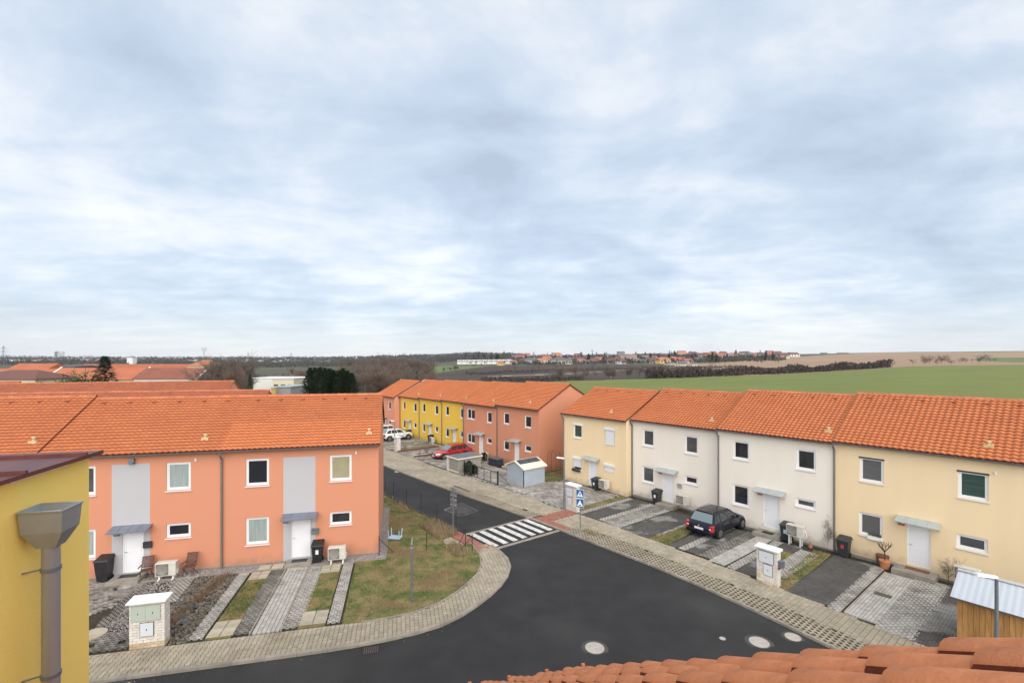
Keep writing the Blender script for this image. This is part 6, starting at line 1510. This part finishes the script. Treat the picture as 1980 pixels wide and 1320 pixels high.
# ---------------------------------------------------------------- garden sheds, gate, planting of the middle yard
t = thing('garden_shed', 'pale blue-grey garden shed with small pitched roof by the gate', 'garden shed'); place(t, RF, -20.8, 3.7)
mt_ = t   # origin: near right road-side corner; building runs left (a-) and inwards
W_, D_, Hs = 2.25, 2.35, 1.62
b = MB(); b.box(-W_, 0, 0, D_, -.05, Hs); b.add([(-W_, 0, Hs), (0, 0, Hs), (-W_/2, 0, Hs+.42), (-W_, D_, Hs), (0, D_, Hs), (-W_/2, D_, Hs+.42)], [(0, 1, 2), (4, 3, 5)]); b.build('wall', 'shed_grey', t)
for sx, nm in ((-1, 'l'), (1, 'r')):
    xe = -W_/2+sx*(W_/2+.16); b = MB(); z_e = Hs-.06
    b.add([(-W_/2, -.16, Hs+.47), (xe, -.16, z_e), (xe, D_+.16, z_e), (-W_/2, D_+.16, Hs+.47), (-W_/2, -.16, Hs+.38), (xe, -.16, z_e-.1), (xe, D_+.16, z_e-.1), (-W_/2, D_+.16, Hs+.38)],
          [(0, 1, 2, 3), (7, 6, 5, 4), (0, 4, 5, 1), (1, 5, 6, 2), (2, 6, 7, 3)]); b.build('roof_side', 'trim_cream', t)
    b = MB(); f = lambda a: (-W_/2+(xe+W_/2)*a, Hs+.47+(z_e-Hs-.47)*a)
    (xa, za), (xb, zb2) = f(.04), f(.5); b.add([(xa, .0, za+.012), (xb, .0, zb2+.012), (xb, D_, zb2+.012), (xa, D_, za+.012)], [(0, 1, 2, 3), (3, 2, 1, 0)]); b.build('roof_felt', 'felt', t)
b = MB(); b.box(-.03, .03, -.05, .0, 0, Hs); b.build('corner_drainpipe', 'fence_green', t)
b = MB(); b.box(-W_-.25, .3, -.45, D_+.2, -.05, .05); b.build('base_slab', 'concrete', t)
t = thing('bin_shed', 'beige slatted bin shed with grey felt roof and white side pillar', 'bin shed'); place(t, RF, -28.6, 5.25)
W_, D_, Hs = 1.95, 2.6, 1.3
b = MB(); b.box(-W_, 0, .02, D_, -.05, Hs); b.build('wall', 'shed_beige', t)
for k in range(11): b = MB(); b.box(-W_+.32, -.02, -.01, .02, .2+k*.1, .29+k*.1); b.build('slat', 'shed_beige', t)
for k in range(11): b = MB(); b.box(0, .03, .05, D_-.05, .2+k*.1, .29+k*.1); b.build('slat', 'shed_beige', t)
b = MB(); b.box(-W_+.3, .02, -.015, .02, 0, .18); b.build('plinth', 'trim_cream', t)
b = MB(); b.box(-W_-.05, -W_+.28, -.06, .45, -.1, Hs+.1); b.build('side_pillar', 'wall_pale', t)
b = MB(); b.box(-W_-.12, .15, -.15, D_+.15, Hs, Hs+.1); b.build('roof_frame', 'trim_cream', t); b = MB(); b.box(-W_+.0, .05, -.05, D_+.05, Hs+.1, Hs+.13); b.build('roof_felt', 'felt', t)
t = thing('garden_gate', 'dark green metal sliding gate between the bin shed and grey shed', 'gate'); place(t, RF, -27.0, 4.95)
GWd = 4.3
for x0, x1 in ((-.12, 0), (.12, .22), (GWd-.12, GWd)): b = MB(); b.box(x0, x1, -.05, .05, 0, 1.25); b.build('gate_post', 'fence_green', t)
for z_ in (.1, 1.08): b = MB(); b.box(.2, GWd-.1, -.02, .02, z_, z_+.05); b.build('rail', 'fence_green', t)
for k in range(1, 4): b = MB(); x_ = .2+k*(GWd-.3)/4; b.box(x_, x_+.04, -.02, .02, .15, 1.08); b.build('upright', 'fence_green', t)
b = MB(); b.cyl((GWd, 0, 1.1), (GWd+.9, .6, .1), .02, n=5); b.build('brace', 'fence_green', t)
b = MB(); b.box(-1.0, -.12, -.02, .02, .1, .15); b.box(-1.0, -.12, -.02, .02, 1.1, 1.15); b.box(-1.05, -.95, -.05, .05, 0, 1.25); b.build('side_panel', 'fence_green', t)
for i, (a, n, h, lab) in enumerate([(-27.7, 4.6, 1.25, 'dark evergreen bush behind the left gate post'), (-27.3, 4.3, .95, 'low dark evergreen beside the gate, right of the other'), (-32.0, -.2, .9, 'small evergreen bush by the downpipe of the far orange houses')]):
    q = Rw(a, n); tree('thuja', lab, (*q, zg(*q)), h, 2.6, 1, None, 'bush', 'evergreen_bush')
t = thing('garden_fence', 'yellowish wooden plank fence with brown top between the end houses', 'fence'); place(t, RF, -23.9, -4.2)
for k in range(15): b = MB(); x_ = k*.205; b.box(x_, x_+.195, -.02, .02, .02, 1.0+.02*(k % 2)); b.build('plank', 'planks_yellow', t)
for z_ in (1.05, 1.3, 1.55): b = MB(); b.box(.0, 3.1, -.015, .015, z_, z_+.04); b.build('rail', 'rust', t)
for x_ in (0, 1.5, 3.05): b = MB(); b.box(x_, x_+.05, -.03, .03, 0, 1.65); b.build('post', 'rust', t)
t = thing('trellis_arch', 'rusty metal rose arch against the orange gable', 'trellis arch'); place(t, RF, -23.6, -1.6)
for y_ in (0, .5):
    b = MB(); pts = [(0, y_, 0), (0, y_, 1.7)]+[(.6-math.cos(k*math.pi/6)*.6, y_, 1.7+math.sin(k*math.pi/6)*.45) for k in range(1, 6)]+[(1.2, y_, 1.7), (1.2, y_, 0)]; b.tube(pts, .018, n=5); b.build('arch_bar', 'rust', t)
for k in range(7): b = MB(); z_ = .2+k*.25; b.cyl((0, 0, z_), (0, .5, z_), .01, n=4); b.build('rung', 'rust', t); b = MB(); b.cyl((1.2, 0, z_), (1.2, .5, z_), .01, n=4); b.build('rung', 'rust', t)
# fence with posts next to the far orange house, low dividing hedges of the yellow houses
for a, lab in ((-38.35, 'low dark dividing kerb with bare plants left of the red car'), (-42.6, 'low dark dividing edge beside the far utility pillar')):
    t = thing('garden_edging', lab, 'edging'); place(t, RF, a, 4.9); b = MB(); b.box(0, .08, 0, 5.5, -.05, .18); b.build('board', 'rust', t)
for a, n, lab, h in ((-38.3, 3.3, 'bare pale shrub beside the red car', .9), (-42.3, 4.1, 'brown low shrub beside the far utility pillar', .7), (-38.3, 4.3, 'small bare shrub at the street end of the kerb by the red car', .7)):
    q = Rw(a, n); tree('shrub', lab, (*q, zg(*q)), h, 1.2, 1, None, 'shrub')
# climbing twigs by the cream house, potted tree, planters
q = Rw(-.18, -.62); tree('shrub', 'bare climbing plant on the downpipe between white and cream house', (*q, zg(*q)), 1.9, .5, 2, None, 'climbing plant', 'climbing_plant')
q = Rw(4.75, -.15); tree('shrub', 'bare twiggy bush beside the wooden shed roof', (*q, zg(*q)), 1.5, .9, 3, None, 'bush')
q = Rw(2.38, -.3); t = thing('potted_tree', 'small pruned bare tree in a terracotta pot by the white door', 'potted plant', (*q, zg(*q)))
b = MB(); b.cyl((0, 0, 0), (0, 0, .34), .17, .23, n=16); b.cyl((0, 0, .34), (0, 0, .40), .25, .25, n=16); b.build('pot', 'terracotta', t)
b = MB(); b.tube([(0, 0, .38), (.02, 0, .6), (0, .02, .82)], .028, n=6)
rs = random.Random(4)
for k in range(9):
    a = k*.7; e = Vector((math.cos(a)*.2, math.sin(a)*.2, 1.02+rs.random()*.1)); b.cyl((0, .02, .8), e, .018, .012, n=5)
    for j in range(3): b.cyl(e, e+Vector((math.cos(a+j-1)*.12, math.sin(a+j-1)*.12, .12+.05*j)), .012, .006, n=4)
b.build('stem', 'bark', t)
q = Rw(2.72, -.55); b = MB(); b.cyl((0, 0, 0), (0, 0, .25), .14, .17, n=4); tag(b.build('planter', 'pot_blue', None, loc=(*q, zg(*q))), 'square blue-grey planter between terracotta pot and doorstep', 'planter')
q = Rw(2.2, -.7); b = MB(); b.cyl((0, 0, 0), (0, 0, .5), .22, .28, n=12); tag(b.build('wicker_pot', 'rust', None, loc=(*q, zg(*q))), 'brown pot standing behind the terracotta pot', 'pot')
q = Rw(-.95, -.4); b = MB(); b.box(-.07, .07, -.07, .07, 0, .12); b.cyl((0, 0, .12), (0, 0, .32), .05, n=8); tag(b.build('clay_spout', 'terracotta', None, loc=(*q, zg(*q))), 'small orange clay object below the heat pump with hose', 'garden ornament')
# flower box on the lower window sill
q = Rw(1.85, -.86); t = thing('flower_box', 'white flower box with dark plants on the window sill', 'flower box', (q[0], q[1], 1.14), RF.rot)
b = MB(); b.box(-.3, .3, -.12, .04, 0, .17); b.build('box', 'white_plastic', t)
b = MB(); rs = random.Random(3)
for k in range(160):
    x_, y_ = rs.uniform(-.28, .28), rs.uniform(-.1, .02); z_ = .17+rs.random()*.12; b.add([(x_-.02, y_, z_), (x_+.02, y_, z_), (x_+rs.uniform(-.04, .04), y_-.02, z_+.06)], [(0, 1, 2)])
b.build('plants', 'leaf_olive', t)
q = Rw(-18.9, -.62); t = thing('flower_box', 'dark flower box on the shuttered window of the cream corner house', 'flower box', (q[0], q[1], .85), RF.rot)
b = MB(); b.box(-.45, .45, -.14, 0, 0, .16); b.build('box', 'box_dark', t)
b = MB()
for k in range(160):
    x_, y_ = rs.uniform(-.43, .43), rs.uniform(-.12, .0); z_ = .16+rs.random()*.1; b.add([(x_-.02, y_, z_), (x_+.02, y_, z_), (x_+rs.uniform(-.04, .04), y_-.02, z_+.06)], [(0, 1, 2)])
b.build('plants', 'leaf_olive', t)
# dry soil heap at the road sign
q = RF.to(G(1140, 1028)); tufts('dry_grass', 'dry_blade', [Rw(q[0]-.5, q[1]+.25), Rw(q[0]+.6, q[1]+.25), Rw(q[0]+.6, q[1]-.25), Rw(q[0]-.5, q[1]-.25)], 160, .03, .09)
# ---------------------------------------------------------------- wooden shed with silver roof, lower right
O = Rw(5.9, 6.35)
t = thing('wooden_shed', 'wooden shed with silver corrugated roof beside the cream house', 'shed', (*O, zg(*O)), RF.rot)
SW, SD = 4.2, 2.9; ze_, zr_ = 2.08, 2.46
b = MB(); b.box(.03, SW-.03, .03, SD-.03, -.1, ze_-.12); b.build('wall_core', 'wood_shed', t)
k = int(SW/.14)
for i in range(k): b = MB(); b.box(i*SW/k+.004, (i+1)*SW/k-.004, -.0, .03, 0, ze_-.07); b.build('plank', 'wood_shed', t)
k = int(SD/.14)
for i in range(k): b = MB(); y0, y1 = .03+i*(SD-.03)/k+.004, .03+(i+1)*(SD-.03)/k-.004; b.box(0, .03, y0, y1, 0, ze_-.07+min(y0, SD-y1)*.26); b.build('plank', 'wood_shed', t)
for sgn in (0, 1):      # two corrugated roof sides, waves running down the slope
    b = MB(); n = int((SW+.3)/.09); vs = []
    for i in range(n+1):
        x = -.15+i*.09; w_ = .012 if i % 2 else 0
        ye_, yr_ = (-.22, SD/2) if sgn == 0 else (SD+.22, SD/2)
        zl = ze_-.08
        vs += [(x, ye_, zl+w_), (x, yr_, zr_+w_), (x, ye_, zl+w_-.02), (x, yr_, zr_+w_-.02)]
    fs = []
    for i in range(n):
        a, c = i*4, (i+1)*4; fs += [(a, c, c+1, a+1), (a+2, a+3, c+3, c+2), (a, a+2, c+2, c)]
    b.add(vs, fs); b.build('corrugated_roof', 'roof_silver', t)
b = MB(); b.box(-.17, SW+.15, SD/2-.1, SD/2+.1, zr_+.015, zr_+.04); b.build('ridge_strip', 'roof_silver', t)
b = MB(); b.box(-.17, -.14, -.24, -.2, ze_-.2, ze_-.06); b.box(-.17, SW+.15, -.25, -.225, ze_-.13, ze_-.07); b.build('eave_edge', 'iron', t)

# ---------------------------------------------------------------- yellow neighbour wing with hopper (left foreground)
az0 = R_(-13.7); wd = Vector((math.sin(az0), math.cos(az0))); wnr = Vector((wd.y, -wd.x))     # wd: along the wall, wnr: outward (to the right)
pd = 2.5; Q = -wnr*pd          # foot of the perpendicular from the eye
def on_wall(u):
    a = (u-CX)/FP; M2 = Matrix(((wd.x, -a), (wd.y, -1))); r = M2.inverted() @ (-Q); return r[0], r[1]
s_far, Yf = on_wall(172)
t = thing('yellow_building', 'yellow rendered wing with dark red roof at the left edge', 'building', (Q.x, Q.y, 0), math.atan2(wd.y, wd.x))
# local x along the wall (away from the eye), local y to the left of it (into the building)
zt = H-.775; zgd = zg(0, 5)-.3
b = MB(); b.box(-4, s_far, 0, 6, zgd, zt); b.build('wall', 'render_ownyellow', t)
b = MB(); sl = .02
b.add([(-4.2, -.09, zt-.01), (s_far+.03, -.07, zt-.01), (s_far+.03, 6.2, zt-.01), (-4.2, 6.2, zt-.01), (-4.2, -.09, zt+.02), (s_far+.03, -.07, zt+.02), (s_far+.03, 6.2, zt+.03), (-4.2, 6.2, zt+.03)],
    [(3, 2, 1, 0), (4, 5, 6, 7), (0, 1, 5, 4), (1, 2, 6, 5), (2, 3, 7, 6), (3, 0, 4, 7)]); rf = b.build('metal_roof', 'metal_red', t)
for k in range(8): b = MB(); x_ = s_far-.2-k*.62; b.box(x_, x_+.025, -.09, 6.2, zt+.02, zt+.045); b.M = None; b.build('standing_seam', 'metal_red', rf)
b = MB(); b.box(-4.2, s_far+.035, -.085, -.07, zt-.006, zt+.024); b.build('verge_flashing', 'metal_red', rf)
b = MB(); b.box(s_far-.9, s_far-.35, -.06, .0, zt-.02, zt+.0); b.build('white_trim', 'white_plastic', t)
# hopper and pipe
sp, Yp = on_wall(42)
hx0 = sp-.07
u0 = -.02   # local y just outside of the wall is negative
hw, hd, zt_h = .23, .21, H-(985-VH)/FP*(Yp+.02)
dp = thing('downpipe', None, None); dp.parent = t
bpy.data.objects.remove(dp)
b = MB(); w2 = .10; xa, xb = hx0, hx0+.21; ya, yb = -.02, -.27
zt_, zm, zl = zt_h, zt_h-.15, zt_h-.262
xm0, xm1, ym0, ym1 = hx0+.05, hx0+.15, -.09, -.205
o_ = [(xa, ya, zt_), (xb, ya, zt_), (xb, yb, zt_), (xa, yb, zt_)]; m_ = [(xa+.012, ya-.008, zm), (xb-.012, ya-.008, zm), (xb-.012, yb+.01, zm), (xa+.012, yb+.01, zm)]
l_ = [(xm0, ym0, zl), (xm1, ym0, zl), (xm1, ym1, zl), (xm0, ym1, zl)]
i_ = [(xa+.008, ya-.008, zt_), (xb-.008, ya-.008, zt_), (xb-.008, yb+.008, zt_), (xa+.008, yb+.008, zt_)]; k_ = [(xm0, ym0, zm), (xm1, ym0, zm), (xm1, ym1, zm), (xm0, ym1, zm)]
b.add(o_+m_+l_+i_+k_, [f for k in (0, 1) for f in [(k*4+i, k*4+(i+1) % 4, k*4+4+(i+1) % 4, k*4+4+i) for i in range(4)]]+[(0+i, 12+i, 12+(i+1) % 4, (i+1) % 4) for i in range(4)]+[(12+i, 16+i, 16+(i+1) % 4, 12+(i+1) % 4) for i in range(4)]+[(16, 17, 18, 19)])
hp_ = b.build('rain_hopper', 'hopper', t)
b = MB()
for (p0, p1) in ((o_[0], o_[1]), (o_[1], o_[2]), (o_[2], o_[3]), (o_[3], o_[0])): b.cyl(p0, p1, .009, n=6)
b.build('rolled_rim', 'hopper', hp_)
b = MB(); xc, yc = (xm0+xm1)/2, (ym0+ym1)/2; b.cyl((xc, yc, zgd), (xc, yc, zl+.02), .05, n=24, caps=False); pp = b.build('downpipe', 'copper_grey', t, smooth=True)
for z_ in (H-(1100-VH)/FP*(Yp+.05), H-(1305-VH)/FP*(Yp+.05)):
    b = MB(); b.cyl((xc, yc, z_-.012), (xc, yc, z_+.012), .056, n=24); b.build('pipe_clamp', 'steel', pp)
    b = MB(); b.cyl((xc, yc+.04, z_), (xc-.03, 0, z_-.01), .007, n=6); b.build('clamp_rod', 'steel', pp)

# ---------------------------------------------------------------- own tiled roof in the foreground
az1 = R_(-13.7); dn = Vector((math.sin(az1), math.cos(az1), 0)); rt = Vector((dn.y, -dn.x, 0)); pt = math.atan(.665)
E0 = Vector((.836, 5.01, H-3.28))-Vector((0,0,.11))                       # eave at the verge (right end)
t = thing('near_house', 'the house in front with orange pantiles sloping away at lower right', 'house', tuple(E0), 0)
up = -dn*math.cos(pt)+Vector((0, 0, math.sin(pt)))       # up the slope, towards the eye
nm = Vector((0, 0, math.cos(pt)))+dn*math.sin(pt)
lf = -rt
EX, TWd = .33, .30
prof = [(0, .050), (.03, .061), (.08, .071), (.16, .078), (.25, .079), (.34, .068), (.42, .046), (.49, .018), (.56, -.006), (.7, -.014), (.86, -.014), (1.0, -.010)]
def near_tile():
    b = MB(); n = len(prof); th = .032; vs = []
    O = lambda a, s, h: tuple(lf*a+up*s+nm*h)
    rows_ = [(-.004, .020, 0), (.012, .034, 0), (EX*.5, .022, 0), (EX*1.12, .006, 0)]
    for s, t_, _ in rows_:
        for f, h in prof: vs.append(O((1-f)*TWd, s, h+t_))
    for f, h in prof: vs.append(O((1-f)*TWd, -.004, h+.020-th))
    for f, h in prof: vs.append(O((1-f)*TWd, EX*1.1, h+.004-th))
    top = []; edge = []
    for k in range(3):
        for i in range(n-1): top.append((k*n+i, k*n+i+1, (k+1)*n+i+1, (k+1)*n+i))
    for i in range(n-1): edge.append((4*n+i, 4*n+i+1, i+1, i))
    und = [(4*n+i+1, 4*n+i, 5*n+i, 5*n+i+1) for i in range(n-1)]
    side = [(0, n, 5*n, 4*n), (n, 2*n, 5*n), (2*n, 3*n, 5*n), (n-1, 4*n+n-1, 5*n+n-1, 2*n-1), (2*n-1, 5*n+n-1, 3*n-1), (3*n-1, 5*n+n-1, 4*n-1)]
    b.add(vs, top+edge+und, 0, 0); b.add(vs, [], 0, 0); o = len(b.v)
    b.v = b.v[:len(vs)]
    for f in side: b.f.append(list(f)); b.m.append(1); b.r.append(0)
    return b
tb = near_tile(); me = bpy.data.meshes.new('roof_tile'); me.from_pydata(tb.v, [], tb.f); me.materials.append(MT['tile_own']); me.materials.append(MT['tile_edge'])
me.polygons.foreach_set('material_index', tb.m); me.polygons.foreach_set('use_smooth', [m == 0 for m in tb.m]); me.attributes.new('rnd', 'FLOAT', 'FACE')
rest = MB(); cnt = 0; rs = random.Random(2); cells = []
for j in range(0, 15):
    for i in range(0, 24):
        off = lf*(i*TWd)+up*(j*EX)
        w = E0+off; vis = w.y > .4 and VH-FP*(w.z-H)/w.y < 1400 and (CX+FP*w.x/w.y) > 880 and (CX+FP*w.x/w.y) < 2150
        cells.append((not vis, off))
cells.sort(key=lambda c: c[0])
for hid, off in cells:
    off = off+nm*rs.uniform(-.003, .003)+up*rs.uniform(-.004, .004)
    if cnt < 290 and not hid: link('roof_tile', me, t, tuple(off)); cnt += 1
    else: rest.add([tuple(Vector(v)+off) for v in tb.v], tb.f, 0)
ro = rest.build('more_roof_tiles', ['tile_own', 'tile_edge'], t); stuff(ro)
b = MB(); S0, S1 = -.02, 15*EX
P = lambda a, s, h: tuple(lf*a+up*s+nm*h)
b.add([P(.04, S0, -.07), P(7.2, S0, -.07), P(7.2, S1, -.07), P(.04, S1, -.07), P(.04, S0, -.16), P(7.2, S0, -.16), P(7.2, S1, -.16), P(.04, S1, -.16)], [(0, 1, 2, 3), (7, 6, 5, 4), (0, 4, 5, 1), (3, 7, 4, 0), (1, 5, 6, 2)]); b.build('roof_deck', 'tile_edge', t)
b = MB(); c0 = Vector(P(.15, .25, -.16)); gz_ = zg(0, 5)-.2-E0.z
A = [lf*.12-dn*.15, lf*7.1-dn*.15, lf*7.1-dn*3.6, lf*.12-dn*3.6]
tops = [-.14, -.14, -.14+3.45*.665-.1, -.14+3.45*.665-.1]
b.add([(v.x, v.y, gz_) for v in A]+[(v.x, v.y, z_) for v, z_ in zip(A, tops)], [(3, 2, 1, 0), (4, 5, 6, 7), (0, 1, 5, 4), (1, 2, 6, 5), (2, 3, 7, 6), (3, 0, 4, 7)]); b.build('wall', 'render_ownyellow', t)
b = MB(); seg = 8; vs = []
for a_ in (-.1, 7.3):
    for rr in (.075, .066):
        for k in range(seg+1):
            an = math.pi+math.pi*k/seg; q = lf*a_+dn*(.075+math.cos(an)*rr)+Vector((0, 0, -.045+math.sin(an)*rr)); vs.append(tuple(q))
n2 = seg+1
b.add(vs, [(i, i+1, 2*n2+i+1, 2*n2+i) for i in range(seg)]+[(n2+i+1, n2+i, 3*n2+i, 3*n2+i+1) for i in range(seg)]+[(0, 2*n2, 3*n2, n2), (seg, n2+seg, 3*n2+seg, 2*n2+seg)]); gt = b.build('gutter', 'steel_pale', t)
for k in range(18):
    a_ = .02+k*.42; b = MB(); q = lf*a_+dn*.135; b.M = Matrix.Translation(q) @ Matrix.Rotation(-az1, 4, 'Z'); b.box(-.018, .018, -.012, .012, -.09, .05); b.build('gutter_bracket', 'ridge', gt)
